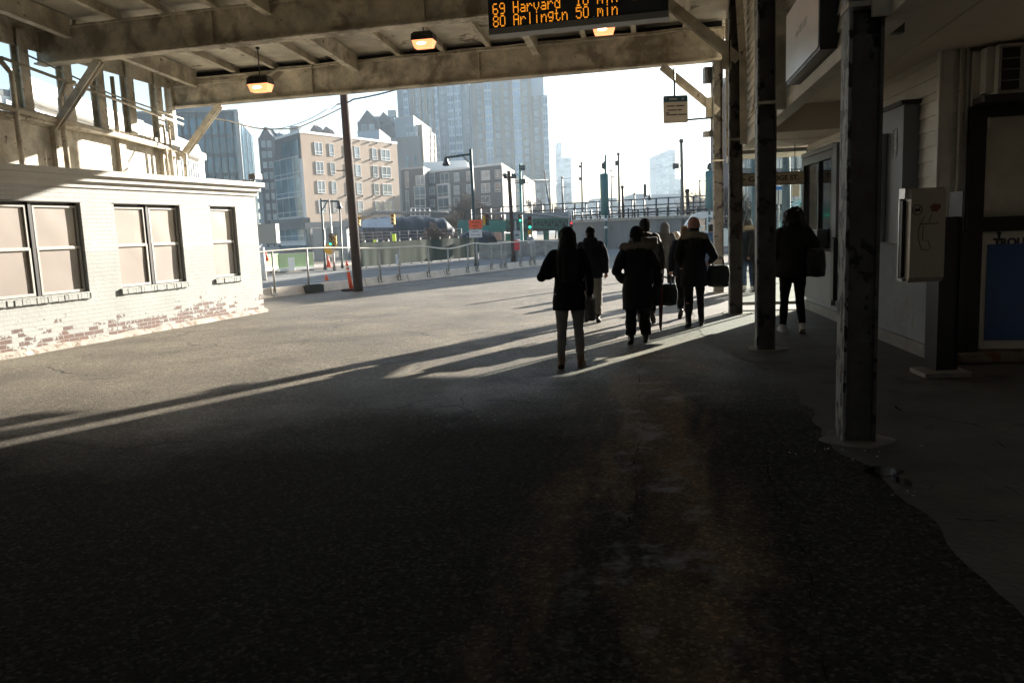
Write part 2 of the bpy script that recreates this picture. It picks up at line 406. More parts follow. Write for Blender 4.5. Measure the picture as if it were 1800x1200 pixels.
# salt crumbs and grit scattered on the asphalt
g = MB(); rg = random.Random(3)
for cx, cy, n, s in ((815, 705, 16, 26), (735, 740, 12, 16), (925, 688, 10, 14), (860, 735, 6, 30), (1500, 785, 26, 50), (1590, 870, 8, 12), (1240, 640, 10, 60), (700, 770, 8, 60)):
    for i in range(n):
        c = gnd(cx + rg.gauss(0, s), cy + rg.gauss(0, s * .25)); r = rg.uniform(.003, .009)
        g.ball((c.x, c.y, .012), r * rg.uniform(.8, 1.8), r, r * .5, 6)
tag(g.world('salt_grit', M('salt_crumb', (0.6, 0.6, 0.6), .8)), kind='stuff')

# ================================================================== STATION SHED
SO = Vector((5.0, 18.95, 0)); SA = R(-10.5)
SM = Matrix.Translation(SO) @ rot2(SA); SMI = SM.inverted()
def sl(p): return SMI @ Vector(p)
shed = thing('station_shed', 'old cream steel canopy with girders, joists and flaking columns over the busway', 'station canopy', SO, SA)
COLY = [0.0, -4.73, -9.02, -13.49, -18.0, -22.5, -27.0]
GB = {0: 5.36, 1: 5.60, 2: 5.82, 3: 5.92, 4: 5.95, 5: 5.95, 6: 5.95}
GD = 0.72
def gy(x, k): return COLY[k] + .13 - x * .061
XL = -14.45
# girders
for k in range(0, 5):
    b = MB(); z = GB[k]
    def rowbox(x0, x1, dy0, dy1, z0, z1):
        v = []
        for x in (x0, x1):
            for y in (gy(x, k) + dy0, gy(x, k) + dy1):
                for zz in (z0, z1): v.append((x, y, zz))
        b.add(v, [(0, 1, 3, 2), (4, 6, 7, 5), (0, 4, 5, 1), (2, 3, 7, 6), (0, 2, 6, 4), (1, 5, 7, 3)])
    rowbox(.13, XL - .1, -.16, .16, z, z + .035)
    rowbox(.13, XL - .1, -.05, .05, z + .035, z + GD - .035)
    rowbox(.13, XL - .1, -.15, .15, z + GD - .035, z + GD)
    x = -1.2
    while x > XL:
        if int(-x * 10) % 3 == 0 or True:
            rowbox(x, x - .02, -.13, .13, z + .037, z + GD - .037)
        x -= 4.5
    x = -.3
    while x > XL:
        for s in (-.13, .13):
            b.ball((x, gy(x, k) + s * .9, z - .002), .016, .016, .01, 6)
        x -= .42
    b.local('girder', m_beam, shed)
# joists
def deckz(y):
    ks = sorted(range(7), key=lambda i: COLY[i])
    if y >= 0: return GB[0] + GD - (y) * .05
    for i in range(6):
        if COLY[i + 1] <= y <= COLY[i]:
            t = (y - COLY[i]) / (COLY[i + 1] - COLY[i]); return GB[i] * (1 - t) + GB[i + 1] * t + GD
    return GB[6] + GD
for k in range(0, 3):
    y1 = COLY[k] + (.95 if k == 0 else .25); y0 = COLY[k + 1] + .25
    for j in range(12):
        x = -.75 - j * 1.17
        yy0, yy1 = y0 - x * .061, y1 - x * .061
        big = j % 4 == 3
        b = MB(); z0, z1 = deckz(y0), deckz(min(y1, 0))
        if k == 0: z1 = GB[0] + GD
        if big:
            b.bar((x, yy0 - .05, z0 - .02), (x, COLY[k] + .02 - x * .061, z1 - .02), .09, .40)
            b.bar((x, yy0 - .05, z0 - .235), (x, COLY[k] + .02 - x * .061, z1 - .235), .16, .03)
        else:
            b.bar((x, yy0, z0 + .095), (x, yy1, z1 + .095), .055, .19)
            b.bar((x, yy0, z0 + .012), (x, yy1, z1 + .012), .12, .02)
        b.local('joist', m_steel, shed)
# roof deck with planks
for deckmat, kr in ((m_deck, range(-1, 2)), (m_deckdark, range(2, 6))):
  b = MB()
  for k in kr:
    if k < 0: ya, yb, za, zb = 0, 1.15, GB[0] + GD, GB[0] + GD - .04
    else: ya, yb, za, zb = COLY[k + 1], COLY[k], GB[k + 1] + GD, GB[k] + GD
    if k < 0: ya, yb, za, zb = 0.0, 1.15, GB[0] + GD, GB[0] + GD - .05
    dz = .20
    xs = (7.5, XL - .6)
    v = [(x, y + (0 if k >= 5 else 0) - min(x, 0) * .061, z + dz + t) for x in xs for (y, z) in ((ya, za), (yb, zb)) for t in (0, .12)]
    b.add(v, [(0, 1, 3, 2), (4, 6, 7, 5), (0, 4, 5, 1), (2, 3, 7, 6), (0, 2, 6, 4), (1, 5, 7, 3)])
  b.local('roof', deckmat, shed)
b = MB()   # board added at the open end to stop sky light leaking in
v = []
for x in (.6, XL - .6):
    for dy in (1.152, 1.20):
        for z in (GB[0] + GD - .02, GB[0] + GD + .34): v.append((x, dy - min(x, 0) * .061, z))
b.add(v, [(0, 1, 3, 2), (4, 6, 7, 5), (0, 4, 5, 1), (2, 3, 7, 6), (0, 2, 6, 4), (1, 5, 7, 3)])
b.local('light_stop_board', m_steel, shed)
# near-black board that paints the dark slots between deck and end girder
b = MB(); v = []
for x in (.1, XL):
    for dy in (.16, .20):
        for z in (GB[0] + GD + .002, GB[0] + GD + .195): v.append((x, dy + .13 - min(x, 0) * .061, z))
b.add(v, [(0, 1, 3, 2), (4, 6, 7, 5), (0, 4, 5, 1), (2, 3, 7, 6), (0, 2, 6, 4), (1, 5, 7, 3)])
b.local('dark_slot_board', m_dark, shed)
# columns: H sections with collar, flaked paint, boot plate
for k in range(0, 6):
    y = COLY[k] + .13; zt = GB[k]; x = -.02 + {1: -.05, 2: -.08}.get(k, 0.0)
    b = MB()
    b.bx(x - .092, x + .092, y - .012, y + .012, .0, zt)
    b.bx(x + .092, x + .115, y - .12, y + .12, 0, zt)
    c = b.local('column', m_col, shed)
    b = MB(); b.bx(x - .115, x - .092, y - .12, y + .12, .0, zt); b.local('flange', m_colflake, c)
    b = MB(); b.bx(x - .123, x + .123, y - .128, y + .128, 3.08, 3.115)
    b.local('collar', m_steel, c)
    b = MB()
    b.bx(x - .089, x + .089, y - .092, y - .014, .0, 2.9)      # boxed-in plate on the front of the web
    b.local('cover_plate', m_col, c)
    b = MB()
    pts = [(x + math.cos(t) * (.25 + .05 * math.sin(3 * t + k)), y + math.sin(t) * (.23 + .05 * math.cos(2 * t + k)), 0) for t in [i * 2 * PI / 18 for i in range(18)]]
    b.prism(pts, .0065, .018); b.local('footing', m_conc, c)
# knee braces on the right columns, long pairs of channels
for k in (0, 1, 2):
    b = MB(); y = COLY[k] + .13; z = GB[k]
    for s in (-.07, .07):
        b.bar((-.02, y + s, z - 1.15), (-1.28, y + s + .075, z - .02), .03, .17)
    b.bx(-.3, -.14, y - .09, y - .07, z - 1.3, z - .82)
    b.local('knee_brace', m_steel, shed)
# narrow splayed strut between upper column and wall, as on columns B and C
for k in (1, 2, 3):
    b = MB(); y = COLY[k] + .13
    b.bar((.06, y - .16, 3.0), (.05, y - .16, 4.4), .12, .05, (0, 1, 0)); b.bar((.05, y - .16, 4.4), (-.02, y - .16, 5.5), .12, .05, (0, 1, 0))
    b.local('column_strut', m_steel, shed)
# clerestory posts, panels, sill and braces on the far-left side
PY = [.88, .27, -.90, -2.02, -3.10, -4.35]
y = -4.35
while y > -24: y -= 1.13; PY.append(y)
for i, y in enumerate(PY):
    b = MB(); w = .13 if i else .07
    b.bx(XL - .12, XL - .09, y - w, y + w, 4.47, 6.2); b.bx(XL + .06, XL + .09, y - w, y + w, 4.47 if i else 2.6, 6.2); b.bx(XL - .09, XL + .06, y - .015, y + .015, 4.47, 6.2)
    b.local('clerestory_post', m_steel, shed)
b = MB(); b.bx(XL - .05, XL - .02, -30, .90, 0, 4.30); b.bx(XL - .06, XL + .10, -30, .93, 4.30, 4.46)
b.bx(XL - .05, XL, -30, .93, 5.86, 6.9)
for yy in (-1.45, -3.6, .3): b.bx(XL - .02, XL + .09, yy - .12, yy + .12, 2.9, 4.3)
b.local('side_panel', m_steel, shed)
b = MB(); b.bx(XL - .1, XL - .06, -30, -9, 4.46, 5.9); b.local('boarded_clerestory', m_steel, shed)
for k in (0, 1, 2):
    b = MB(); yb = gy(XL, k)
    for s in (-.06, .06): b.bar((XL + .12, yb + s, GB[k] - 1.32), (XL + 1.42, yb + s - .08, GB[k] - .02), .03, .16)
    b.local('knee_brace', m_steel, shed)
for pts, r in (([(XL + .2, -9, 4.72), (XL + .2, .7, 4.2)], .07), ([(XL + .16, -9, 4.45), (XL + .16, .85, 4.28)], .05), ([(XL + .3, -5.2, 5.45), (XL + .3, .9, 4.9)], .035),
               ([(XL + .28, -4.6, 5.66), (XL + .3, -2, 5.25), (XL + .3, .95, 5.05)], .02),
               ([(XL + .22, -3.6, 2.95), (XL + .22, -3.6, 4.9), (XL + .3, -3.5, 5.2), (XL + .3, -3.2, 5.3)], .06),
               ([(XL + .22, -4.9, 2.9), (XL + .22, -4.9, 5.2), (XL + .25, -5.3, 5.5)], .055),
               ([(XL + .2, -1.75, 4.3), (XL + .2, -1.75, 5.7)], .05), ([(XL + .24, .1, 3.0), (XL + .24, .1, 4.8)], .03), ([(XL + .24, .32, 3.0), (XL + .24, .32, 4.8)], .03),
               ([(XL + .3, .8, 3.0), (XL + .35, .8, 4.1), (XL + .15, .78, 4.2)], .05)):
    b = MB(); b.tube(pts, r, 8); b.local('pipe', m_steel, shed)
# conduits along the end girder
for dy, dz, r in ((-.10, GD + .03, .022), (-.13, GD - .02, .014)):
    b = MB(); pts = []
    for i in range(40):
        x = -.3 - i * .36; pts.append((x, gy(x, 0) + dy - .05, GB[0] + dz + .012 * math.sin(i * 1.3) + (-.18 if i > 30 else 0)))
    b.tube(pts, r, 6); b.local('conduit', m_steel, shed)
b = MB(); pts = [(x, gy(x, 0) - .2, GB[0] - .02 - .02 * math.sin(x)) for x in (-14.2, -13.6, -13.1, -12.8)]; b.tube(pts, .02, 6); b.local('conduit', m_steel, shed)
# upper clapboard wall over the column line
def clap(b, P, Q, z0, z1, pitch, out=.030, nrm=None, mi=0):
    P, Q = Vector((P[0], P[1], 0)), Vector((Q[0], Q[1], 0)); n = nrm or Vector((-(Q - P).y, (Q - P).x, 0)).normalized()
    z = z0; vs = []; fs = []
    while z < z1 - .005:
        zt = min(z + pitch, z1)
        a = len(vs)
        vs += [P + n * out + Vector((0, 0, z)), Q + n * out + Vector((0, 0, z)), Q + n * .003 + Vector((0, 0, zt)), P + n * .003 + Vector((0, 0, zt)), P + n * .003 + Vector((0, 0, z)), Q + n * .003 + Vector((0, 0, z))]
        fs += [(a, a + 1, a + 2, a + 3), (a, a + 4, a + 5, a + 1)]
        z = zt
    b.add(vs, fs, mi)
b = MB(); wx = .16; WE = -.45
b.bx(wx, wx + .12, -30, WE, 3.0, 6.5)
clap(b, (wx, WE), (wx, -30), 3.12, 6.4, .15, nrm=Vector((-1, 0, 0)))
b.bx(wx - .03, wx + .15, WE, WE + .04, 3.0, 6.5); b.bx(wx - .045, wx, -30, WE, 3.0, 3.12)
b.local('upper_wall', m_clap, shed)
for pts, r in (([(.10, -6.2, 6.2), (.10, -6.2, 3.9), (.11, -6.0, 3.55), (.1, -5.5, 3.45)], .03), ([(.1, -7.3, 6.3), (.1, -7.3, 3.4)], .025), ([(.1, -3.1, 6.3), (.1, -3.1, 3.2)], .03), ([(.1, -1.0, 6), (.1, -1.0, 3.1)], .04),
               ([(-.2, -8.7, 6.3), (-.2, -8.7, 4.2), (.05, -8.7, 3.9)], .025)):
    b = MB(); b.tube(pts, r, 8); b.local('conduit', m_steel, shed)
# soffit: near part higher, far part lower with a step
step = -6.35
b = MB()
yf = -1.5
b.bx(wx + .121, 6.2, step, yf, 3.0, 3.08); b.bx(wx + .121, 6.2, step - .04, step, 3.0, 3.45); b.bx(wx + .121, 7.5, -30, step - .04, 3.40, 3.48)
b.bx(wx + .121, 6.2, yf, yf + .03, 2.98, 3.3)
for i in range(1, 6): b.bx(wx + .121 + i * .95, wx + .145 + i * .95, -30, step - .05, 3.392, 3.40)
for i in range(1, 6): b.bx(wx + .121 + i * .85, wx + .14 + i * .85, step, yf, 2.993, 3.0)
b.bx(wx + .121, 6.2, -5.2, -5.17, 2.992, 3.0)
b.local('soffit', m_soffit, shed)
# unseen enclosure added behind the camera, dark to keep light out of the shed
b = MB(); b.bx(-16, 8, -30.2, -30, 0, 7); b.bx(7.5, 7.7, -30, -8.8, 0, 7)
b.local('dark_backing', M('dark_light_block', (.06, .052, .042), .9), shed)
# ================================================================== KIOSK ON THE RIGHT
K0 = Vector((4.80, 8.96, 0)); K1 = Vector((5.56, 14.9, 0))
kd = (K1 - K0).normalized(); kn = Vector((-kd.y, kd.x, 0))       # kn points left, to the busway
kf = Vector((.983, -.184, 0)); kfn = Vector((-.184, -.983, 0))   # facing wall runs to the right, normal to viewer
KW = K0 + kf * 3.2
kiosk = thing('station_kiosk', 'cream clapboard station kiosk with ticket window behind the dark columns', 'kiosk', K0)
m_clow = M('grey_lower_siding_paint', (0.29, 0.315, 0.335), 0.75, 0, 0.2, 2.2, 0.15, 30, ((0.27, 0.27, 0.26), 1.4, 0.62), spots2=((0.06, 0.06, 0.06), 5, 0.69))
def kp(u, o, z): return K0 + kd * u + kn * o + Vector((0, 0, z))
def kq(u, o, z): return K0 + kf * u + kfn * o + Vector((0, 0, z))
def kbox(b, fr, u0, u1, o0, o1, z0, z1, mi=0):
    v = [fr(u, o, z) for u in (u0, u1) for o in (o0, o1) for z in (z0, z1)]
    b.add(v, [(0, 1, 3, 2), (4, 6, 7, 5), (0, 4, 5, 1), (2, 3, 7, 6), (0, 2, 6, 4), (1, 5, 7, 3)], mi)
KL = (K1 - K0).length
b = MB(); b.prism([tuple(K0)[:2], tuple(KW)[:2], tuple(KW + kd * 5)[:2], tuple(K1 + kf * 1.2)[:2], tuple(K1)[:2]], 0, 3.0)
b.prism([tuple(K0)[:2], tuple(KW)[:2], tuple(KW + kd * 3)[:2], tuple(K0 + kd * 3.2)[:2]], 3.0, 3.40)
b.world('wall', m_kclap, kiosk)
b = MB()
zs, zb = 1.42, 3.4
clap(b, kp(.06, 0, 0), kp(KL - .02, 0, 0), zs, 2.99, .165, nrm=kn)
clap(b, kp(.06, 0, 0), kp(3.2, 0, 0), 2.99, 3.39, .165, nrm=kn)
clap(b, kq(.06, 0, 0), kq(3.1, 0, 0), zs, 3.39, .165, nrm=kfn)
b.world('clapboard_siding', m_kclap, kiosk)
b = MB()
clap(b, kp(.06, 0, 0), kp(KL - .02, 0, 0), .05, zs - .01, .23, nrm=kn)
clap(b, kq(.06, 0, 0), kq(.42, 0, 0), .05, zs - .01, .165, nrm=kfn)
b.world('lower_siding', m_clow, kiosk)
b = MB(); kbox(b, kp, -.02, .06, -.02, .035, 1.3, 3.4); kbox(b, kq, -.0, .10, -.0, .03, 1.3, 3.4); b.world('corner_trim', m_kclap, kiosk)
b = MB(); kbox(b, kp, .06, KL, .0, .05, .0, .16); b.world('base_curb', M('kiosk_base_concrete', (.3, .29, .27), .9, 0, .3, 3, .3, 30), kiosk)
# cable pipes at the corner
for du, pts in ((0, [(.17, .05, 3.4), (.17, .05, 1.95), (.13, .06, 1.75), (.10, .06, 1.4)]), (1, [(.24, .04, 3.4), (.24, .04, 2.5)])):
    b = MB(); b.tube([kq(*p) for p in pts], .018, 8); b.world('conduit', m_kclap, kiosk)
b = MB(); kbox(b, kq, .27, .46, .03, .10, 2.55, 3.35); b.world('corner_board', m_kclap, kiosk)
# ticket window on the long side
u0, u1 = [(fac(px, py, K0, K1)[0]) for px, py in ((1473, 300), (1418, 300))]
win = MB(); kbox(win, kp, u0 - .05, u1, .0, .07, 1.18, 2.72); 
b = MB()
for a, c, z0, z1 in ((u0 - .06, u0 + .06, 1.15, 2.75), (u1 - .16, u1 + .0, 1.15, 2.75), (u0 + .06, u1 - .16, 2.62, 2.75), (u0 + .06, u1 - .16, 1.15, 1.25)): kbox(b, kp, a, c, .0, .09, z0, z1)
um = u0 + (u1 - u0) * .45
kbox(b, kp, um - .03, um + .03, .01, .075, 1.25, 2.62)
tw = b.world('ticket_window', m_dgrey, kiosk)
m_dglass = M('dark_reflective_glass', (0.02, 0.022, 0.026), 0.06, 0, .3, 2, spec=.9)
b = MB(); kbox(b, kp, u0 + .06, u1 - .16, .02, .035, 1.25, 2.62); b.world('pane', m_dglass, tw)
b = MB(); kbox(b, kp, u0 - .28, u0 - .07, .02, .10, 1.35, 2.82); kbox(b, kp, u0 - .07, u1, .02, .10, 2.76, 2.84); b.world('window_trim', m_grey, kiosk)
b = MB(); kbox(b, kp, u0 + .1, u1 - .5, .09, .36, 1.16, 1.22); kbox(b, kp, u0 + .2, u0 + .8, .09, .26, 1.22, 1.48); b.world('counter', m_grey, kiosk)
b = MB(); kbox(b, kp, u0 - .05, u1 - .1, .03, .09, .25, 1.12); b.world('lower_panel', m_grey, kiosk)
b = MB(); kbox(b, kp, u0 - .26, u0 - .10, .02, .12, .35, 1.33); b.world('drain_cover', m_black, kiosk)
# projecting grey booth front with number and light frame
cu0, cu1 = fac(1617, 200, K0, K1)[0] * .9, fac(1557, 215, K0, K1)[0] + .3
b = MB(); kbox(b, kp, cu0, cu1, .02, .20, 1.32, 2.93); booth = b.world('booth_front', M('booth_front_paint', (.23, .25, .27), .55, 0, .12, 2, .05, 30), kiosk)
b = MB(); kbox(b, kp, cu0 - .03, cu1 + .03, .0, .24, 2.932, 2.98); b.world('booth_cap', m_dgrey, booth)
b = MB(); kbox(b, kp, cu0 + .55, cu0 + .68, .205, .36, 1.33, 2.62); kbox(b, kp, cu0 + .53, cu0 + .70, .203, .37, 2.40, 2.66); b.world('booth_frame_post', m_alu, booth)
# the painted 3 in a rounded outline
def text_mesh(s, size, ext=.002, align='CENTER', bold=0.0):
    cu = bpy.data.curves.new('t', 'FONT'); cu.body = s; cu.size = size; cu.extrude = ext; cu.align_x = align; cu.align_y = 'CENTER'; cu.offset = bold
    o = bpy.data.objects.new('t', cu); COL.objects.link(o)
    bpy.context.view_layer.update()
    me = bpy.data.meshes.new_from_object(o.evaluated_get(bpy.context.evaluated_depsgraph_get()))
    bpy.data.objects.remove(o); bpy.data.curves.remove(cu)
    return me
def lettering(s, size, mat, parent, origin, right, up, ext=.002, align='CENTER', name='lettering', bold=0.0, sx=1.0):
    me = text_mesh(s, size, ext, align, bold)
    right, up = Vector(right).normalized(), Vector(up).normalized(); nn = right.cross(up)
    base = ABS.get(parent, Vector((0, 0, 0)))
    o_ = Vector(origin) - base
    for v in me.vertices:
        v.co = o_ + right * (v.co.x * sx) + up * v.co.y + nn * v.co.z
    me.materials.clear(); me.materials.append(mat); me.update()
    return link(name, me, parent)
m_num = M('pale_number_paint', (.45, .46, .47), .6)
lettering('3', .25, m_num, booth, kp(cu0 + .26, .2025, 2.52), -kd, (0, 0, 1), .001)
b = MB()
cc = kp(cu0 + .26, .2025, 2.52); ring = []
for i in range(28):
    t = 2 * PI * i / 28; ring.append((cc - kd * (.075 * math.copysign(abs(math.cos(t)) ** .6, math.cos(t))) + Vector((0, 0, .17 * math.copysign(abs(math.sin(t)) ** .6, math.sin(t))))))
b.tube(ring + [ring[0]], .006, 5); b.world('number_outline', m_num, booth)
# facing wall: big window with black frame, boarded panel below
wu0 = .42
b = MB()
for a, c, z0, z1 in ((wu0 - .16, wu0 - .0, .12, 2.78), (wu0, 2.6, 2.66, 2.78), (wu0, 2.6, 1.44, 1.60), ): kbox(b, kq, a, c, .03, .13, z0, z1)
wf = b.world('front_window', m_black, kiosk)
m_wing = M('dusty_window_glass', (0.62, 0.59, 0.50), 0.10, 0, .35, 1.4, 0.1, 3, spec=.8)
b = MB(); kbox(b, kq, wu0, 2.6, .02, .05, 1.60, 2.66); b.world('pane', m_wing, wf)
b = MB(); kbox(b, kq, wu0 - .02, 2.6, .03, .16, 1.575, 1.598); b.world('sill', m_dgrey, wf)
b = MB(); kbox(b, kq, wu0 + .0, 2.6, .02, .07, .14, 1.438); fp_ = b.world('boarded_panel', M('off_white_board', (.70, .66, .58), .6, 0, .15, 2, .05, 30, ((.12, .07, .04), 6, .7)), kiosk)
b = MB(); kbox(b, kq, wu0 + .075, 2.5, .0705, .082, .235, 1.30); b.world('blue_sheet', M('blue_sheet_paint', (.045, .11, .31), .35, 0, .12, 1.2, .04, 20), fp_)
lettering('TROLLEY', .115, M('navy_letter_paint', (.03, .035, .05), .6), fp_, kq(wu0 + .13, .0725, 1.315), kf, (0, 0, 1), .001, 'LEFT', bold=.006)
b = MB()
c = kq(wu0 + .16, .075, 1.435)
b.add([c, c + kf * .045, c + kf * .03 - Vector((0, 0, .13)), c + kfn * .012 + kf * .02], [(0, 2, 1), (0, 3, 2), (3, 1, 2)]); b.world('rust_drip', m_black, fp_)
b = MB(); kbox(b, kq, wu0 - .24, wu0 - .162, .03, .15, .1, 1.44); b.world('panel_post', m_dgrey, kiosk)
b = MB(); kbox(b, kq, .1, 3.0, .02, .30, .03, .115); kbox(b, kq, .16, 3.0, .0, .25, .0, .03)
b.world('door_step', M('chipped_step_concrete', (.27, .22, .17), .9, 0, .35, 3, .4, 25, ((.25, .12, .06), 3, .58)), kiosk)
# glazed end screen with its posts
S0 = K1 - kf * 1.0 + Vector((-.25, .1, 0)); 
gs = thing('glass_screen', 'clear glazed screen with thin aluminium posts at the far end of the passage', 'glass screen', K1 + kd * .05)
GP = K1 + kd * .05
def gpt(u, o, z): return GP - kf * u + kd * o + Vector((0, 0, z))
b = MB()
for u in (.0, .62, 1.22): kbox(b, gpt, u - .02, u + .02, -.02, .02, 0, 2.97)
kbox(b, gpt, .02, 1.2, -.02, .02, 2.9, 2.97); kbox(b, gpt, .02, 1.2, -.02, .02, .08, .14)
b.world('screen_frame', m_alu, gs)
b = MB(); kbox(b, gpt, .02, 1.2, -.004, .004, .14, 2.9); b.world('pane', clear_glass('clear_screen_glass', (.93, .97, .95), .06), gs)
# hanging street sign
sgY = 14.55
a, c = atY(1298, 307, sgY), atY(1413, 308, sgY); zt = a.z; zb_ = atY(1413, 322, sgY).z
c.z = zt; rt = (c - a); rt.z = 0; rt.normalize()
sn = thing('hanging_street_sign', 'cream hanging direction sign with dark lettering under the canopy soffit', 'street sign', a.lerp(c, .5))
b = MB(); mid = a.lerp(c, .5); wd = (c - a).length; hh = zt - zb_
b.bar(a - Vector((0, 0, hh / 2)), c - Vector((0, 0, hh / 2)), .03, hh); b.world('sign_face', M('cream_sign_face', (.85, .72, .50), .6, 0, .06, 5), sn)
b = MB(); b.bar(a + Vector((0, 0, .008)), c + Vector((0, 0, .008)), .04, .014); b.bar(a - Vector((0, 0, hh + .008)), c - Vector((0, 0, hh + .008)), .04, .014)
for q in (.42, .86): p = a.lerp(c, q); b.tube([p, p + Vector((0, 0, 3.0 - zt))], .006, 6)
b.world('hanger', m_dgrey, sn)
lettering('\u2190 CAMBRIDGE ST.', .118, M('brown_black_letters', (.03, .02, .015), .6), sn, a + rt * (wd * .015) - Vector((0, .018, hh / 2 - .004)) , rt, (0, 0, 1), .001, 'LEFT', bold=.003, sx=1.08)
# window air conditioner above the front window
ac = thing('air_conditioner', 'window air conditioner with white wire guard above the front window', 'air conditioner', kq(wu0 + .05, 0, 2.86))
b = MB(); kbox(b, kq, wu0 + .0, wu0 + .85, .0, .36, 2.86, 3.36); kbox(b, kq, wu0 - .08, wu0 - .0, .0, .26, 2.9, 3.36); b.world('housing', m_kclap, ac)
b = MB(); kbox(b, kq, wu0 + .03, wu0 + .82, .361, .366, 2.90, 3.33); b.world('intake', m_black, ac)
b = MB()
for z in (2.89, 2.99, 3.10, 3.21, 3.32): b.tube([kq(wu0 + .0, .385, z), kq(wu0 + .85, .385, z)], .005, 6)
for u in (.005, .845): b.tube([kq(wu0 + u, .385, 2.88), kq(wu0 + u, .385, 3.34)], .006, 6)
kbox(b, kq, wu0 + .20, wu0 + .30, .367, .375, 2.9, 3.33)
b.world('wire_guard', m_frame, ac)
b = MB(); kbox(b, kq, wu0 - .14, wu0 + .9, .0, .42, 2.79, 2.855); b.world('support_shelf', m_dgrey, ac)
# payphone
PH = Vector((4.46, 8.18, 0))
ph = thing('payphone', 'old payphone in a cream metal shroud on a dark steel post', 'payphone', PH)
b = MB(); b.bx(PH.x - .10, PH.x + .10, PH.y - .09, PH.y + .09, .06, 1.62); b.bx(PH.x - .11, PH.x - .10, PH.y - .12, PH.y + .12, .06, 1.60); b.bx(PH.x + .10, PH.x + .11, PH.y - .12, PH.y + .12, .06, 1.87)
b.world('post', m_dgrey, ph)
b = MB(); b.prism([(PH.x - .28, PH.y - .24), (PH.x + .18, PH.y - .26), (PH.x + .22, PH.y + .1), (PH.x - .24, PH.y + .16)], .0, .055); b.world('base_pad', M('phone_pad_concrete', (.38, .36, .32), .9, 0, .3, 4, .4, 30), ph)
m_shroud = M('brushed_cream_steel', (.46, .42, .355), .42, .15, .14, 3, .08, 50, ((.16, .12, .08), 7, .72))
zb0, zt0 = .985, 1.915; ya = PH.y - .26; yb = ya + .17; xa, xb = atY(1600, 420, ya).x - .04, atY(1661, 420, ya).x
b = MB()
prof = []
for i in range(7):
    t = PI / 2 * i / 6; prof.append((ya + .06 - .06 * math.sin(t), zt0 - .06 + .06 * math.cos(t)))
prof += [(ya, zb0 + .05), (ya + .04, zb0), (yb, zb0), (yb, zt0)]
n = len(prof)
v = [(xa + .04, p[0], p[1]) for p in prof] + [(xb, p[0], p[1]) for p in prof]
b.add(v, [tuple(range(n)), tuple(reversed(range(n, 2 * n)))] + [(i, n + i, n + (i + 1) % n, (i + 1) % n) for i in range(n)])
b.world('shroud', m_shroud, ph)
b = MB(); b.bx(xa, xa + .04, ya + .07, yb, zb0 + .01, zb0 + .04); b.bx(xa, xa + .04, ya + .05, yb, zt0 - .10, zt0 - .0); b.bx(xa - .002, xa + .038, yb - .02, yb, zb0 + .04, zt0 - .1)
b.world('shroud_lip', m_alu, ph)
b = MB(); b.bx(xa + .003, xa + .039, ya + .10, yb - .03, zb0 + .05, zt0 - .12); b.world('phone_body', m_black, ph)
b = MB()
def php(u, w): return (xa + .04 + (xb - xa - .04) * u, ya - .001, zt0 - (zt0 - zb0) * w)
hs = [(.38, .30), (.24, .42), (.22, .52), (.32, .645), (.48, .66), (.60, .64), (.52, .56), (.36, .55), (.36, .40)]
b.tube([php(*p) for p in hs], .0035, 5); b.tube([php(*p) for p in ((.60, .28), (.52, .37))], .003, 5); b.tube([php(*p) for p in ((.28, .382), (.80, .376))], .004, 5)
b.world('handset_outline', m_ink, ph)
b = MB(); cc = Vector(php(.18, .23)); ring = [cc + Vector((.048 * math.cos(t), 0, .048 * math.sin(t))) for t in [i * 2 * PI / 22 for i in range(22)]]
b.tube(ring + [ring[0]], .004, 5); b.tube([cc + Vector((-.034, 0, -.034)), cc + Vector((.034, 0, .034))], .003, 5); b.bx(cc.x - .028, cc.x + .028, cc.y - .001, cc.y + .001, cc.z - .012, cc.z + .012)
b.world('prohibition_symbol', m_ink, ph)
b = MB(); cc = Vector(php(.68, .22)); rg = random.Random(5)
b.poly([(cc.x + .062 * math.cos(t) * rg.uniform(.55, 1.2), cc.y + .0002, cc.z + .05 * math.sin(t) * rg.uniform(.6, 1.2)) for t in [i * 2 * PI / 15 for i in range(15)]]); b.world('torn_sticker', M('faded_red_sticker', (.22, .07, .06), .6, 0, .4, 12), ph)
b = MB()
for u, w in ((.08, .06), (.92, .06), (.08, .95), (.92, .95)): q = php(u, w); b.ball(q, .006, .004, .006, 8)
b.world('rivet', m_alu, ph)
# lightbox sign on the upper wall, and second hanging sign beyond the near column
lb = thing('lightbox_sign', 'unlit white lightbox sign in a black case on the upper wall', 'sign', SM @ Vector((.08, -10.5, 3.2)))
y0, y1 = sl((3.24, 9.18, 0)).y, sl((2.88, 7.35, 0)).y; lz0, lz1 = 3.14, 3.90
def lbw(b):
    b.xf(SM); return b
b = MB(); b.bx(-.01, .15, y1, y0, lz0, lz1); lbw(b).world('case', m_black, lb)
b = MB(); b.bx(-.022, -.012, y1 + .02, y0 - .02, lz0 + .03, lz1 - .03); lbw(b).world('sign_face', M('milky_sign_face', (.80, .80, .77), .3, 0, .08, 1.5), lb)
b = MB()
for q in (.36, .41, .47, .50, .55, .60, .65): b.bx(-.0245, -.023, y0 - (y0 - y1) * (q + .028), y0 - (y0 - y1) * q, 3.50, 3.50 + (.05 if q < .45 else .075))
lbw(b).world('faded_lettering', M('faded_letter_grey', (.45, .45, .44), .5), lb)
hs_ = thing('hanging_panel_sign', 'grey rounded back of a sign hanging from the soffit beside the near column', 'sign', (3.05, 6.35, 3.0))
b = MB(); p0 = atY(1552, 0, 6.35); p1 = atY(1601, 45, 6.35)
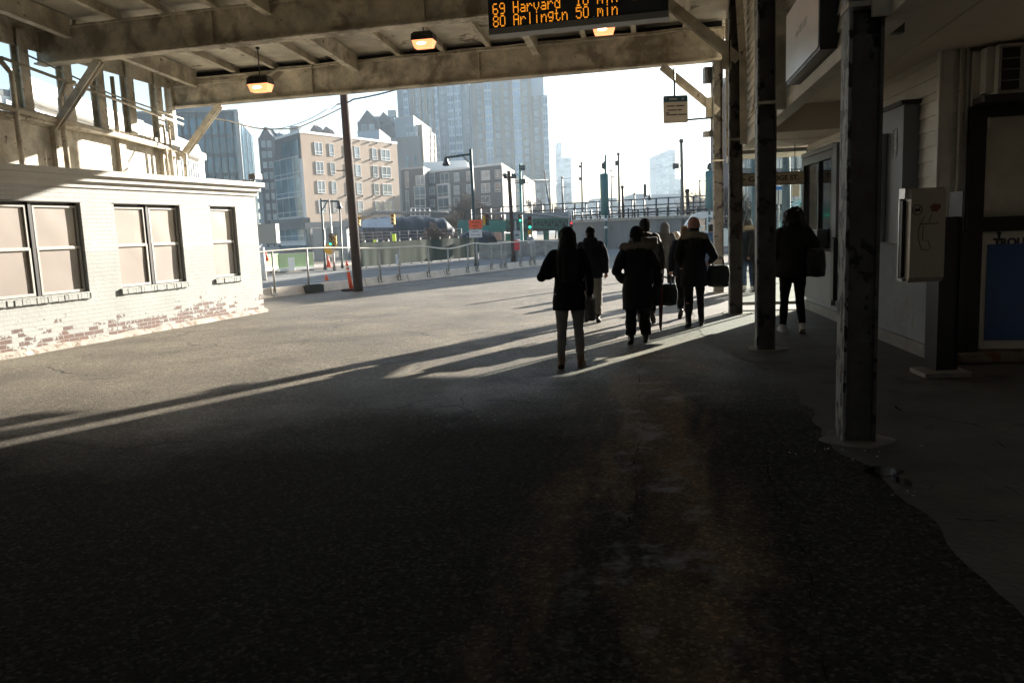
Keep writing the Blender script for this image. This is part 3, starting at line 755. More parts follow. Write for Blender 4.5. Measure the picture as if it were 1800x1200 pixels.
b.prism([(p0.x, 6.3), (p1.x, 6.3), (p1.x, 6.37), (p0.x, 6.37)], p1.z + .07, 3.42); b.prism([(p0.x, 6.3), (p1.x - .07, 6.3), (p1.x - .07, 6.37), (p0.x, 6.37)], p1.z - .06, p1.z + .07); b.world('sign_face', m_grey, hs_)

# ================================================================== WHITE BRICK BUILDING ON THE LEFT
W0, W1 = gnd(0, 632), gnd(465, 548)
wd_ = (W1 - W0).normalized(); WA = math.atan2(wd_.y, wd_.x); WL = (W1 - W0).length
def wu(px, py): u, z = fac(px, py, W0, W1); return u - WL, z
def brick_mat():
    mt, nt, b = nodes('painted_white_brick')
    tc = nt.nodes.new('ShaderNodeTexCoord'); sp = nt.nodes.new('ShaderNodeSeparateXYZ'); L(nt, tc.outputs['Object'], sp.inputs[0])
    ad = nt.nodes.new('ShaderNodeMath'); ad.operation = 'ADD'; L(nt, sp.outputs[0], ad.inputs[0]); L(nt, sp.outputs[1], ad.inputs[1])
    cb = nt.nodes.new('ShaderNodeCombineXYZ'); L(nt, ad.outputs[0], cb.inputs[0]); L(nt, sp.outputs[2], cb.inputs[1])
    br = nt.nodes.new('ShaderNodeTexBrick'); L(nt, cb.outputs[0], br.inputs['Vector'])
    br.inputs['Scale'].default_value = 1.0; br.inputs['Brick Width'].default_value = .215; br.inputs['Row Height'].default_value = .072; br.inputs['Mortar Size'].default_value = .006; br.inputs['Mortar Smooth'].default_value = .3
    br.inputs['Color1'].default_value = (.135, .062, .045, 1); br.inputs['Color2'].default_value = (.10, .06, .05, 1); br.inputs['Mortar'].default_value = (.30, .28, .25, 1)
    br2 = nt.nodes.new('ShaderNodeTexBrick'); L(nt, cb.outputs[0], br2.inputs['Vector'])
    for k in ('Scale', 'Brick Width', 'Row Height', 'Mortar Size'): br2.inputs[k].default_value = br.inputs[k].default_value
    br2.inputs['Color1'].default_value = (0, 0, 0, 1); br2.inputs['Color2'].default_value = (1, 1, 1, 1); br2.inputs['Mortar'].default_value = (.2, .2, .2, 1)
    n1 = N(nt, 'ShaderNodeTexNoise', Scale=1.5, Detail=6.0); L(nt, tc.outputs['Object'], n1.inputs['Vector'])
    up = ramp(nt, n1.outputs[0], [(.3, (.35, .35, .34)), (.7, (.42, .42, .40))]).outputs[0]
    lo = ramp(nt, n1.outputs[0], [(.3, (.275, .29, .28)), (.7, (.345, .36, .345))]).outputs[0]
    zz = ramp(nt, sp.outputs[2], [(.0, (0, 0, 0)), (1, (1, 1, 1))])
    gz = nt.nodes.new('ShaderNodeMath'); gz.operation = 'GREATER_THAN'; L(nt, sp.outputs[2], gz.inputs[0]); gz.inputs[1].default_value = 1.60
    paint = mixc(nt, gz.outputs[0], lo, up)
    # peeling: noise + per-brick random, only low on the wall
    n2 = N(nt, 'ShaderNodeTexNoise', Scale=1.3, Detail=6.0, Roughness=.7); L(nt, tc.outputs['Object'], n2.inputs['Vector'])
    n3 = N(nt, 'ShaderNodeTexNoise', Scale=14.0, Detail=4.0, Roughness=.7); L(nt, tc.outputs['Object'], n3.inputs['Vector'])
    hz = nt.nodes.new('ShaderNodeMapRange'); L(nt, sp.outputs[2], hz.inputs[0]); hz.inputs[1].default_value = .02; hz.inputs[2].default_value = .80; hz.inputs[3].default_value = .16; hz.inputs[4].default_value = -.30
    def add(a, c, f=None):
        n = nt.nodes.new('ShaderNodeMath'); n.operation = 'MULTIPLY_ADD' if f is not None else 'ADD'
        L(nt, a, n.inputs[0])
        if f is not None: n.inputs[1].default_value = f; L(nt, c, n.inputs[2])
        else: L(nt, c, n.inputs[1])
        return n.outputs[0]
    s2 = nt.nodes.new('ShaderNodeSeparateColor'); L(nt, br2.outputs['Color'], s2.inputs[0])
    tot = add(n2.outputs[0], add(n3.outputs[0], add(s2.outputs[0], hz.outputs[0], .26), .42), 1.0)
    pk = ramp(nt, tot, [(.86, (0, 0, 0)), (.885, (1, 1, 1))]).outputs[0]
    n5 = N(nt, 'ShaderNodeTexNoise', Scale=26.0, Detail=2.0); L(nt, tc.outputs['Object'], n5.inputs['Vector'])
    pit = ramp(nt, add(n5.outputs[0], hz.outputs[0], 1.0), [(.70, (0, 0, 0)), (.73, (1, 1, 1))]).outputs[0]
    paint = mixc(nt, pit, paint, (.13, .10, .08))
    n6 = N(nt, 'ShaderNodeTexNoise', Scale=3.0, Detail=5.0); L(nt, cb.outputs[0], n6.inputs['Vector'])
    jm = mixc(nt, ramp(nt, n6.outputs[0], [(.4, (0, 0, 0)), (.6, (1, 1, 1))]).outputs[0], (0, 0, 0), br.outputs['Fac'])
    paint = mixc(nt, jm, paint, (.305, .30, .285))
    L(nt, mixc(nt, pk, paint, br.outputs['Color']), b.inputs['Base Color'])
    b.inputs['Roughness'].default_value = .75
    bp = N(nt, 'ShaderNodeBump', Strength=.6, Distance=.012)
    inv = add(br.outputs['Fac'], n3.outputs[0], -1.0)
    inv2 = add(pk, inv, -1.2)
    L(nt, inv2, bp.inputs['Height']); L(nt, bp.outputs[0], b.inputs['Normal'])
    return mt
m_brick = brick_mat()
brick = thing('white_brick_building', 'low white painted brick building with peeling base and shaded sash windows', 'building', W1, WA)
ops = []
u1r = wu(150, 440)[0]; ops.append((u1r - 1.95, u1r))
ops.append((wu(206, 420)[0], wu(321, 420)[0])); ops.append((wu(374, 420)[0], wu(418, 420)[0]))
ops = [(u1r - 1.95 - 3.9, u1r - 3.9)] + ops
OZ0, OZ1 = .905, 2.44
WTOP = 2.70; TH = .30; XB = -24
b = MB()
us = [XB] + [u for o in ops for u in o] + [0]
for i in range(0, len(us) - 1, 2): b.bx(us[i], us[i + 1], 0, TH, -.02, WTOP)
for (a, c) in ops: b.bx(a, c, 0, TH, -.02, OZ0); b.bx(a, c, 0, TH, OZ1, WTOP)
b.bx(-TH, 0, TH, 3.0, -.02, WTOP); b.bx(XB, -TH, 2.7, 3.0, -.02, WTOP)
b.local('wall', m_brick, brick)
b = MB()
b.bx(XB, .03, -.03, TH, WTOP, WTOP + .07); b.bx(XB, .06, -.06, TH, WTOP + .07, WTOP + .10); b.bx(XB, .10, -.10, TH, WTOP + .10, WTOP + .20); b.bx(XB, .17, -.17, TH + .1, WTOP + .20, WTOP + .30)
b.bx(-.6, .10, TH, 3.1, WTOP + .0, WTOP + .30)
b.local('cornice', M('white_cornice_paint', (.42, .40, .36), .6, 0, .12, 2, .15, 30, ((.35, .29, .22), 9, .70)), brick)
b = MB(); b.bx(XB, -.6, TH + .1, 3.0, WTOP + .18, WTOP + .24); b.local('roof', M('tar_roof', (.12, .11, .10), .9, 0, .3, 1), brick)
b = MB(); v = []
nseg = 130
for i in range(nseg + 1):
    x = XB + (0.05 - XB) * i / nseg; w = .08 + .07 * noise.noise(Vector((x * 1.9, 0, 3))) + .02 * noise.noise(Vector((x * 7, 0, 1))); h = .05 + .035 * noise.noise(Vector((x * 2.3, 5, 0)))
    v += [(x, -w - .02, -.01), (x, -w, max(.012, h * .6)), (x, -.03, h + .03), (x, .01, h + .05)]
f = []
for i in range(nseg):
    for k in range(3): f.append((i * 4 + k, i * 4 + 4 + k, i * 4 + 5 + k, i * 4 + 1 + k))
b.add(v, f, 0, True); b.local('plinth', M('crumbled_white_plinth', (.36, .335, .295), .9, 0, .35, 6, .6, 25, ((.20, .15, .12), 7, .54)), brick)
for j, (a, c) in enumerate(ops):
    dbl = c - a > 1.2
    halves = [(a, a + (c - a) / 2 - .03), (a + (c - a) / 2 + .03, c)] if dbl else [(a, c)]
    b = MB(); y0 = .06
    if dbl: b.bx((a + c) / 2 - .03, (a + c) / 2 + .03, y0 - .01, y0 + .08, OZ0, OZ1)
    b.bx(a, c, y0 + .06, y0 + .09, OZ1 - .03, OZ1); b.bx(a, a + .02, y0 + .06, y0 + .1, OZ0, OZ1); b.bx(c - .02, c, y0 + .06, y0 + .1, OZ0, OZ1)
    wnd = b.local('window', m_dgrey, brick)
    for (p, q) in halves:
        zm = (OZ0 + OZ1) / 2 + .02
        b = MB()
        for (z0, z1, yy) in ((OZ0 + .01, zm, y0), (zm - .03, OZ1 - .05, y0 + .006)):
            b.bx(p + .03, p + .066, yy, yy + .028, z0, z1); b.bx(q - .066, q - .03, yy, yy + .028, z0, z1); b.bx(p + .066, q - .066, yy, yy + .028, z0, z0 + .045); b.bx(p + .066, q - .066, yy, yy + .028, z1 - .036, z1)
        b.local('sash', m_frame, wnd)
        b = MB(); zc = OZ1 - .06
        nx, nz = 10, 18; vs = []
        for i in range(nx + 1):
            for k in range(nz + 1):
                x = p + .05 + (q - p - .10) * i / nx; z = OZ0 + .04 + (OZ1 - OZ0 - .1) * k / nz
                vs.append((x, y0 + .034 + .006 * noise.noise(Vector((x * 2.5, z * 2.2, 3))), z))
        fs = [(i * (nz + 1) + k, (i + 1) * (nz + 1) + k, (i + 1) * (nz + 1) + k + 1, i * (nz + 1) + k + 1) for i in range(nx) for k in range(nz)]
        b.add(vs, fs, 0, True); b.local('shaded_pane', m_tan, wnd)
    b = MB(); x = a - .05; k = 0
    while x < c + .03:
        x2 = min(x + .068, c + .05); rr = random.Random(j * 50 + k); k += 1
        b.bx(x, x2 - .006, -.045 + rr.uniform(-.006, .006), y0, OZ0 - .11 + rr.uniform(-.008, .004), OZ0 - .012 + rr.uniform(-.006, .002)); x = x2
    b.local('sill', m_brick, wnd)
    b = MB(); b.bx(a - .02, c + .02, -.01, .0, OZ1 + .0, OZ1 + .012); b.local('lintel', m_dgrey, wnd)
fl = thing('floodlight', 'small floodlight on the cornice corner of the white brick building', 'floodlight', Matrix.Translation(W1) @ rot2(WA) @ Vector((-.1, -.05, 3.0)), WA)
b = MB(); b.bx(-.13, .13, -.16, .02, .07, .19); b.local('housing', m_galv, fl)
b = MB(); b.tube([(0, -.02, .0), (0, -.02, .08)], .02, 8); b.tube([(-.35, .0, .03), (.05, 0, .03)], .02, 8); b.local('bracket', m_galv, fl)
# ================================================================== LED SIGN AND LAMPS
FONT = {'6': '01110 10000 10000 11110 10001 10001 01110', '9': '01110 10001 10001 01111 00001 00001 01110', '8': '01110 10001 10001 01110 10001 10001 01110',
 '0': '01110 10001 10001 10001 10001 10001 01110', '1': '00100 01100 00100 00100 00100 00100 01110', '5': '11111 10000 11110 00001 00001 10001 01110', '3': '11110 00001 00001 01110 00001 00001 11110', '2': '01110 10001 00001 00110 01000 10000 11111',
 'H': '10001 10001 10001 11111 10001 10001 10001', 'a': '00000 00000 01110 00001 01111 10001 01111', 'r': '00000 00000 10110 11001 10000 10000 10000', 'v': '00000 00000 10001 10001 10001 01010 00100', 'd': '00001 00001 01101 10011 10001 10001 01111',
 'A': '01110 10001 10001 11111 10001 10001 10001', 'l': '00100 00100 00100 00100 00100 00100 00100', 'i': '00100 00000 00100 00100 00100 00100 00100', 'n': '00000 00000 10110 11001 10001 10001 10001', 'g': '00000 01111 10001 10001 01111 00001 01110',
 't': '01000 01000 11100 01000 01000 01001 00110', 'm': '00000 00000 11010 10101 10101 10001 10001', ':': '00000 00100 00100 00000 00100 00100 00000', ' ': '00000 00000 00000 00000 00000 00000 00000'}
LY = 11.6
lA, lB = atY(866, 67, LY), atY(1165, 34, LY)
LR = R(-14) ; LRV = Vector((math.cos(LR), math.sin(LR), 0))
lw = 2.50; LC = Vector(((lA.x + lB.x) / 2, LY, (lA.z + lB.z) / 2 + .085))
led = thing('arrivals_display', 'hanging black arrivals display showing bus times in amber dots', 'display sign', LC, LR)
b = MB(); LHT = .76
b.bx(-lw / 2, lw / 2, -.11, .11, .0, LHT); b.local('case', m_black, led)
b = MB(); b.bx(-lw / 2 + .0, lw / 2, -.13, .13, -.085, -.001); b.bx(-lw / 2, lw / 2, -.12, .12, LHT + .001, LHT + .05); b.local('bottom_rail', M('display_rail_grey', (.30, .29, .27), .5, .2, .12, 3), led)
b = MB(); b.bx(-lw / 2 + .05, lw / 2 - .10, -.118, -.111, .035, LHT - .07); scr = b.local('screen', M('smoked_screen', (.022, .022, .023), .35, 0, .1, 2), led)
m_amber = emit('amber_led', (1.0, .33, .02), .25); cw = .0985; dx = cw / 6.0; dy = .0225
for row, txt in enumerate(('69 Harvard  10 min  3:28', '80 Arlingtn 50 min      ')):
    b = MB(); zt = .325 - row * .166; x0 = -lw / 2 + .075
    for ci, ch in enumerate(txt):
        rows_ = FONT[ch].split()
        for ry, rw in enumerate(rows_):
            for rx, bit in enumerate(rw):
                if bit == '1':
                    cx, cz = x0 + ci * cw + rx * dx, zt - ry * dy
                    b.bx(cx - .0062, cx + .0062, -.1205, -.1185, cz - .0088, cz + .0088)
    b.local('amber_lettering', m_amber, scr)
b = MB()
for x in (-.8, .8): b.tube([(x, 0, LHT + .05), (x, 0, 1.75)], .02, 8)
b.local('hanger', m_dgrey, led)

m_lampglass = emit('sodium_lamp_glass', (1.0, .30, .12), .50)
m_lamphot = emit('sodium_lamp_core', (1.0, .60, .32), 2.2)
m_housing = M('bronze_lamp_housing', (.028, .022, .018), .5, .3, .25, 8)
def lamp(px, py, Y, lab, rod, seed):
    c = atY(px, py, Y)
    t = thing('canopy_lamp', lab, 'ceiling lamp', (c.x, c.y, c.z), R(-12), 'sodium lamps under the canopy')
    b = MB()
    v = [(-.235, -.15, .0), (.235, -.15, 0), (.235, .15, 0), (-.235, .15, 0), (-.225, -.14, .12), (.225, -.14, .12), (.225, .14, .12), (-.225, .14, .12), (-.17, -.1, .17), (.17, -.1, .17), (.17, .1, .17), (-.17, .1, .17)]
    f = [(3, 2, 1, 0)] + [(4 * k + i, 4 * k + (i + 1) % 4, 4 * k + 4 + (i + 1) % 4, 4 * k + 4 + i) for k in (0, 1) for i in range(4)] + [(8, 9, 10, 11)]
    b.add(v, f); 
    for i in range(9): b.bx(-.2 + i * .05 - .006, -.2 + i * .05 + .006, -.156, -.148, .01, .12)
    b.local('housing', m_housing, t)
    b = MB()
    v = [(-.22, -.14, -.002), (.22, -.14, -.002), (.22, .14, -.002), (-.22, .14, -.002), (-.18, -.10, -.145), (.18, -.10, -.145), (.18, .10, -.145), (-.18, .10, -.145)]
    b.add(v, [(0, 1, 5, 4), (1, 2, 6, 5), (2, 3, 7, 6), (3, 0, 4, 7), (7, 6, 5, 4)]); g_ = b.local('glass_lens', m_lampglass, t)
    b = MB(); b.bx(-.13, .10, -.146, -.141, -.10, -.03) if False else b.ball((-.02, -.118, -.065), .11, .016, .034, 10); b.local('glowing_core', m_lamphot, g_)
    b = MB(); b.tube([(0, 0, .17), (0, 0, .17 + rod)], .012, 8); b.ball((0, 0, .17 + rod), .05, .05, .03, 8); b.local('rod', m_housing, t)
lamp(458, 149, 17.0, 'lit orange lamp hanging low on a rod at the left end of the girder', .55, 1)
lamp(745, 72, 17.0, 'lit orange lamp tucked against the joists left of the arrivals display', .35, 2)
lamp(1061, 48, 17.0, 'lit orange lamp showing under the bottom rail of the arrivals display', .35, 3)

# bus stop sign hung from the far right knee brace
BY = 18.9
a, c, e = atY(1166, 169, BY), atY(1209, 168, BY), atY(1168, 217, BY)
bs = thing('bus_stop_sign', 'small hanging bus stop board with blue header under the end brace', 'bus stop sign', (a.x, BY, e.z))
w_, h_ = c.x - a.x, a.z - e.z
b = MB()
pts = []
for (qx, qz) in ((0, 0), (w_, 0), (w_, h_), (0, h_)):
    for t in range(5):
        ang = {(0, 0): PI, (w_, 0): 1.5 * PI, (w_, h_): 0, (0, h_): .5 * PI}[(qx, qz)] + t * PI / 8
        cx = .035 if qx == 0 else w_ - .035; cz = .035 if qz == 0 else h_ - .035
        pts.append((a.x + cx + .035 * math.cos(ang), e.z + cz + .035 * math.sin(ang)))
n = len(pts)
v = [(p[0], BY, p[1]) for p in pts] + [(p[0], BY + .03, p[1]) for p in pts]
b.add(v, [tuple(range(n)), tuple(reversed(range(n, 2 * n)))] + [(i, n + i, n + (i + 1) % n, (i + 1) % n) for i in range(n)])
face = b.world('board', M('beige_board', (.72, .64, .52), .6, 0, .06, 4), bs)
b = MB(); b.bx(a.x + .006, c.x - .006, BY - .004, BY - .002, a.z - h_ * .23, a.z - .012); b.world('header_band', M('dark_blue_header', (.03, .10, .15), .5, 0, .1, 3), face)
m_hw = M('header_white', (.4, .43, .45), .6)
lettering('T', .11, m_hw, face, (a.x + .06, BY - .0055, a.z - .075), (1, 0, 0), (0, 0, 1), .001)
b = MB()
for x0, x1, zc in ((.13, .32, .078), (.42, .48, .078)): b.bx(a.x + x0, a.x + x1, BY - .0055, BY - .0042, a.z - zc - .022, a.z - zc + .022)
b.world('header_mark', m_hw, face)
b = MB()
for row, segs in ((.38, ((.08, .26), (.29, .48))), (.53, ((.09, .31), (.33, .42))), (.63, ((.05, .13),)), (.70, ((.06, .32), (.34, .54)))):
    for x0, x1 in segs: b.bx(a.x + x0, a.x + x1, BY - .004, BY - .002, a.z - h_ * row - .012, a.z - h_ * row + .012)
b.world('route_lines', m_ink, face)
b = MB(); pm = a.lerp(c, .46); b.tube([(pm.x, BY + .015, pm.z - .01), (pm.x, BY + .015, atY(1186, 140, BY).z + .25)], .022, 8)
q = atY(1250, 207, BY); b.tube([(c.x - .01, BY + .015, e.z + .06), (q.x + .05, BY + .02, e.z + .085)], .022, 8); b.world('hanger', m_pole, bs)
# small boxes and floodlight fixed at the end of the upper wall
jb = thing('junction_box', 'grey electrical box with cables at the far end of the upper wall', 'electrical box', SM @ Vector((-.05, .3, 4.3)))
p = atY(1238, 146, 19.2); q = atY(1254, 118, 19.2)
b = MB(); b.bx(p.x, q.x + .12, 19.15, 19.35, p.z, q.z); b.world('case', m_grey, jb)
b = MB(); p2 = atY(1247, 236, 19.2)
b.tube([(q.x - .02, 19.25, p.z), (q.x - .02, 19.25, p2.z + .1)], .03, 8); b.tube([(q.x + .05, 19.3, p.z), (q.x + .04, 19.3, 3.2)], .018, 6); b.world('conduit', m_steel, jb)
wl = thing('wall_floodlight', 'small floodlight arm at the far end of the upper wall', 'floodlight', p2)
b = MB(); b.bx(p2.x - .14, p2.x + .06, 19.1, 19.3, p2.z - .06, p2.z + .06); b.world('housing', m_galv, wl); b = MB(); b.tube([(p2.x, 19.2, p2.z + .06), (p2.x + .15, 19.2, p2.z + .15)], .02, 6); b.world('bracket', m_galv, wl)

# ================================================================== FENCE, POLE, DELINEATOR
fence = thing('chain_link_fence', 'low sagging chain link fence with steel posts along the kerb blocks', 'fence', A0)
NP = [0]; 
def onf(p): return max(0.0, (Vector((p[0], p[1], 0)) - A0).dot(fd))
ts = sorted([onf(p) for i, p in enumerate(FB) if i != 2] + [16.9, 17.9])
ts = [-3.0] + ts
def ftop(t):
    base = 1.36 - .013 * max(t, 0)
    return base + .04 * math.sin(t * .9) - (.20 * math.exp(-((t - 8.9) / 1.3) ** 2)) + .05 * math.exp(-((t - 10.8) / .6) ** 2)
def fpt(t, o=0, z=0): return A0 + fd * t + fn * o + Vector((0, 0, z))
for t in ts:
    b = MB(); lean = .02 * math.sin(t * 5)
    b.tube([fpt(t, 0, 0.01), fpt(t + lean, 0, ftop(t) - .01)], .03, 8)
    b.bar(fpt(t - .16, -.03, .10), fpt(t - .16, -.03, .32), .05, .05) ; b.bar(fpt(t - .18, -.02, .09), fpt(t + .05, -.02, .09), .06, .06)
    b.world('fence_post', m_galv, fence)
b = MB(); b.tube([fpt(-3 + i * .3, 0, ftop(-3 + i * .3)) for i in range(int(22 / .3))], .028, 6); b.world('top_rail', M('bleached_top_rail', (.62, .58, .50), .5, .1, .15, 4), fence)
b = MB(); stp = .14
def wire(p, q):
    d = (q - p).normalized(); a = d.cross(Vector((0, 0, 1))).normalized() * .0008; c_ = d.cross(a).normalized() * .0008
    k = len(b.v); b.v += [p + a, p - a * .5 + c_, p - a * .5 - c_, q + a, q - a * .5 + c_, q - a * .5 - c_]
    for f in ((0, 1, 4, 3), (1, 2, 5, 4), (2, 0, 3, 5)): b.f.append([k + i for i in f]); b.m.append(0); b.sm.append(False)
t = -3.0
while t < 18:
    H1 = ftop(t + .6) - .02
    wire(fpt(t, .035, .22), fpt(t + H1 - .22, .035, H1)); wire(fpt(t + H1 - .22, .038, .22), fpt(t, .038, H1)); t += stp
b.world('chain_link_mesh', m_galv, fence)
# concrete kerb blocks under the fence
segs = [-3.2, -.1, 1.55, 4.0, 6.3, 8.6, 10.9, 13.2, 15.5, 17.8]
labs = ['pale concrete kerb block beside the corner of the white building', 'short concrete kerb block under the fence just past the white building', 'concrete kerb block behind the utility pole and orange post', 'concrete kerb block just right of the utility pole',
        'concrete kerb block under the fence below the white sheet', 'concrete kerb block where the top rail starts to sag', 'concrete kerb block under the sagging top rail', 'concrete kerb block below the green portal', 'last concrete kerb block at the far end of the fence']
for i, (s0, s1) in enumerate(zip(segs, segs[1:])):
    b = MB(); P, Q = fpt(s0 + .02, 0, 0), fpt(s1 - .02, 0, 0); h = .27
    prof = [(-.06, -.005), (.30, -.005), (.26, h * .5), (.22, h), (.02, h), (-.02, h * .5)]
    n = len(prof); v = [P + fn * o + Vector((0, 0, z)) for o, z in prof] + [Q + fn * o + Vector((0, 0, z)) for o, z in prof]
    b.add(v, [tuple(range(n)), tuple(reversed(range(n, 2 * n)))] + [(k, n + k, n + (k + 1) % n, (k + 1) % n) for k in range(n)])
    b.alone('kerb_block', M('pinkish_kerb_concrete', (.62, .54, .46), .9, 0, .2, 3, .3, 20), P, label=labs[i], cat='kerb block', group='concrete kerb blocks under the fence')
rb = MB(); P = fpt(1.15, -.12, 0); rb.bar(P + Vector((0, 0, .12)), P + fd * .62 + Vector((0, 0, .12)), .28, .24); rb.bar(P + fd * .05 + Vector((0, 0, .25)), P + fd * .55 + Vector((0, 0, .25)), .2, .03)
rb.alone('rubber_ballast_block', m_rubber, P, label='dark rubber ballast block at the foot of the second fence post', cat='ballast block')
up = gnd(630, 512)
pole = thing('utility_pole', 'leaning dark brown wooden utility pole standing by the fence', 'utility pole', up)
top = atY(601, 120, up.y + .1)
b = MB(); b.tube([up, up.lerp(top, .5), top], [.15, .135, .115], 12); b.world('pole', m_wood, pole)
pz = lambda px, py: atY(px, py, up.y + .05)
b = MB(); b.bar(pz(592, 184), pz(611, 180), .04, .04); b.bar(pz(598, 178), pz(609, 176), .05, .05)
for z in ((600, 300), (620, 395), (621, 412)): q = pz(*z); b.tube([q + Vector((-.15, 0, 0)), q + Vector((.15, 0, 0))], .02, 6)
b.world('pole_bracket', m_galv, pole)
m_cable = M('black_cable', (.03, .035, .045), .6); m_cablew = M('pale_cable', (.45, .42, .37), .6)
def cable(name, lab, pts, r, mt, sag=0.0):
    pts = [Vector(p) for p in pts]; out = []
    for a, c in zip(pts, pts[1:]):
        n = 10
        for i in range(n): t = i / n; q = a.lerp(c, t); q.z -= sag * 4 * t * (1 - t); out.append(q)
    out.append(pts[-1]); b = MB(); b.tube(out, r, 6)
    return b.alone(name, mt, pts[0], label=lab, cat='cable')
cable('overhead_cable', 'dark overhead cable rising from the wooden pole to the right', [pz(606, 180), atY(620, 175, 24.2), atY(712, 153, 23.6), atY(850, 120, 23)], .022, m_cable, .03)
cable('overhead_cable', 'thin frayed cable running left from the wooden pole', [pz(592, 184), atY(575, 192, 24), atY(510, 222, 23.8), atY(455, 226, 23.5)], .010, m_cable, .05)
cable('overhead_cable', 'pale thick cable from the knee brace past the glass building', [atY(362, 204, 22.8), atY(400, 212, 23), atY(455, 226, 23.5), atY(520, 226, 24), atY(600, 190, up.y)], .020, m_cablew, .02)
dp = gnd(617, 511)
de = thing('delineator_post', 'leaning orange delineator post with white bands at the pole foot', 'delineator', dp)
b = MB(); tp = atY(609, 459, dp.y); bb = Vector((dp.x + .02, dp.y, .03)); b.tube([bb, bb.lerp(tp, .9), bb.lerp(tp, .93), tp], [.065, .05, .03, .028], 10); b.world('tube', m_orange, de)
b = MB()
for q in (.62, .76): c0_, c1_ = bb.lerp(tp, q), bb.lerp(tp, q + .08); b.tube([c0_, c1_], .058, 10)
b.world('reflective_band', m_white, de)
b = MB(); b.bx(dp.x - .26, dp.x + .22, dp.y - .2, dp.y + .2, .008, .06); b.world('base', m_rubber, de)

# ================================================================== STREET BEYOND THE FENCE
def postlike(name, lab, cat, Y, base, top, r, mt=m_pole, extra=None, group=None, zb=None):
    p0 = atY(base[0], base[1], Y); p1 = atY(top[0], top[1], Y)
    if zb is not None: p0.z = zb
    t = thing(name, lab, cat, p0, 0, group)
    b = MB(); b.tube([p0, p0.lerp(p1, .08), p1], [r * 1.5, r, r * .7], 8); b.world('pole', mt, t)
    if extra: extra(t, Y)
    return t
def sighead(t, px, py, Y, h=1.05, col=m_black, lit=None, yaw=0.0, name='signal_head'):
    c = atY(px, py, Y); b = MB(); w = .33 * h
    b.bx(c.x - w / 2, c.x + w / 2, c.y - .12, c.y + .12, c.z - h / 2, c.z + h / 2)
    for i in (-1, 0, 1):
        z = c.z - i * h / 3
        b.tube([(c.x, c.y - .12, z), (c.x, c.y - .30, z - .02)], .145 * h, 10)
    hd = b.world(name, col, t)
    for i, nm in ((-1, 'green'), (0, 'amber'), (1, 'red')):
        z = c.z + i * h / 3; on = lit == nm
        b = MB(); b.tube([(c.x, c.y - .301, z - .02), (c.x, c.y - .312, z - .02)], .12 * h, 10)
        b.world('signal_lens', SIGM[(nm, on)], hd)
SIGM = {('green', True): emit('lit_green_lens', (.05, .9, .5), .30), ('red', True): emit('lit_red_lens', (1, .04, .06), .35), ('amber', True): emit('lit_amber_lens', (1, .5, .05), 2),
        ('green', False): M('dark_green_lens', (.02, .06, .05), .2), ('red', False): M('dark_red_lens', (.10, .02, .015), .2), ('amber', False): M('dark_amber_lens', (.12, .06, .01), .2)}
def panel(t, x0, y0, x1, y1, Y, mt, name='sign_panel', th=.04):
    a, c = atY(x0, y1, Y), atY(x1, y0, Y); b = MB(); b.bx(a.x, c.x, Y - th / 2, Y + th / 2, a.z, c.z); return b.world(name, mt, t)
# lamp posts
def arm_lamp(t, Y, apx, armpx, lpx):
    b = MB(); b.tube([atY(*apx, Y), atY(*armpx, Y)], .05, 8); a, c = atY(*apx, Y), atY(*armpx, Y); b.tube([a.lerp(c, .35), a + Vector((0, 0, -.5))], .03, 6); b.world('arm', m_pole, t)
    q = atY(*lpx, Y); b = MB(); b.stack([(q.z + .20, q.x, q.y, .03, .03), (q.z + .15, q.x, q.y, .08, .08), (q.z, q.x, q.y, .11, .11), (q.z - .12, q.x, q.y, .17, .17), (q.z - .16, q.x, q.y, .17, .17), (q.z - .20, q.x, q.y, .09, .09)], 12); b.world('lantern', m_dgrey, t)
LPm = 'lamp posts along the street'
postlike('street_lamp', 'tall dark street lamp with one long arm behind the orange roadworks sign', 'street lamp', 36.0, (838, 470), (827, 262), .09, extra=lambda t, Y: arm_lamp(t, Y, (828, 271), (784, 277), (784, 284)), group=LPm, zb=0)
postlike('street_lamp', 'dark street lamp whose arm reaches right in front of the brown building', 'street lamp', 43.0, (572, 474), (564, 349), .075, extra=lambda t, Y: arm_lamp(t, Y, (565, 353), (597, 354), (596, 361)), group=LPm, zb=0)
postlike('street_lamp', 'plain dark pole standing under the end of the lamp arm', 'pole', 44.5, (602, 474), (597, 358), .06, group=LPm, zb=0)
def sig_a(t, Y):
    sighead(t, 582.5, 421, Y, .62, m_black, 'green'); sighead(t, 588, 424, Y, .60, m_yellow)
    c = atY(579, 438, Y); b = MB(); b.tube([(c.x, Y - .03, c.z), (c.x, Y + .0, c.z)], .28, 14); b.world('round_sign', m_yellow, t)
postlike('traffic_signal', 'traffic signal with black and yellow heads and round sign near the grey pillars', 'traffic signal', 42.0, (588, 475), (578, 351), .06, m_galv, sig_a, zb=0)
def mast(t, Y):
    b = MB(); pts = [atY(625, 386, Y), atY(660, 374, Y), atY(700, 374, Y), atY(760, 373, Y), atY(788, 374, Y)]; b.tube(pts, [.1, .09, .08, .07, .06], 8); b.world('mast_arm', m_galv, t)
    sighead(t, 630.5, 388, Y, .55, m_yellow); sighead(t, 691, 385, Y, .62, m_yellow)
postlike('mast_arm_signal', 'long mast arm carrying yellow traffic signals in front of the brown building', 'traffic signal', 45.0, (628, 470), (624, 384), .1, m_galv, mast, zb=0)
sg = thing('traffic_signal', 'yellow backed traffic signal hanging above the green portal', 'traffic signal', atY(853, 385, 48))
sighead(sg, 856.5, 386, 48, .68, m_dgrey, None); panel(sg, 849, 379, 853, 396, 48.2, m_yellow, 'back_plate', .3)
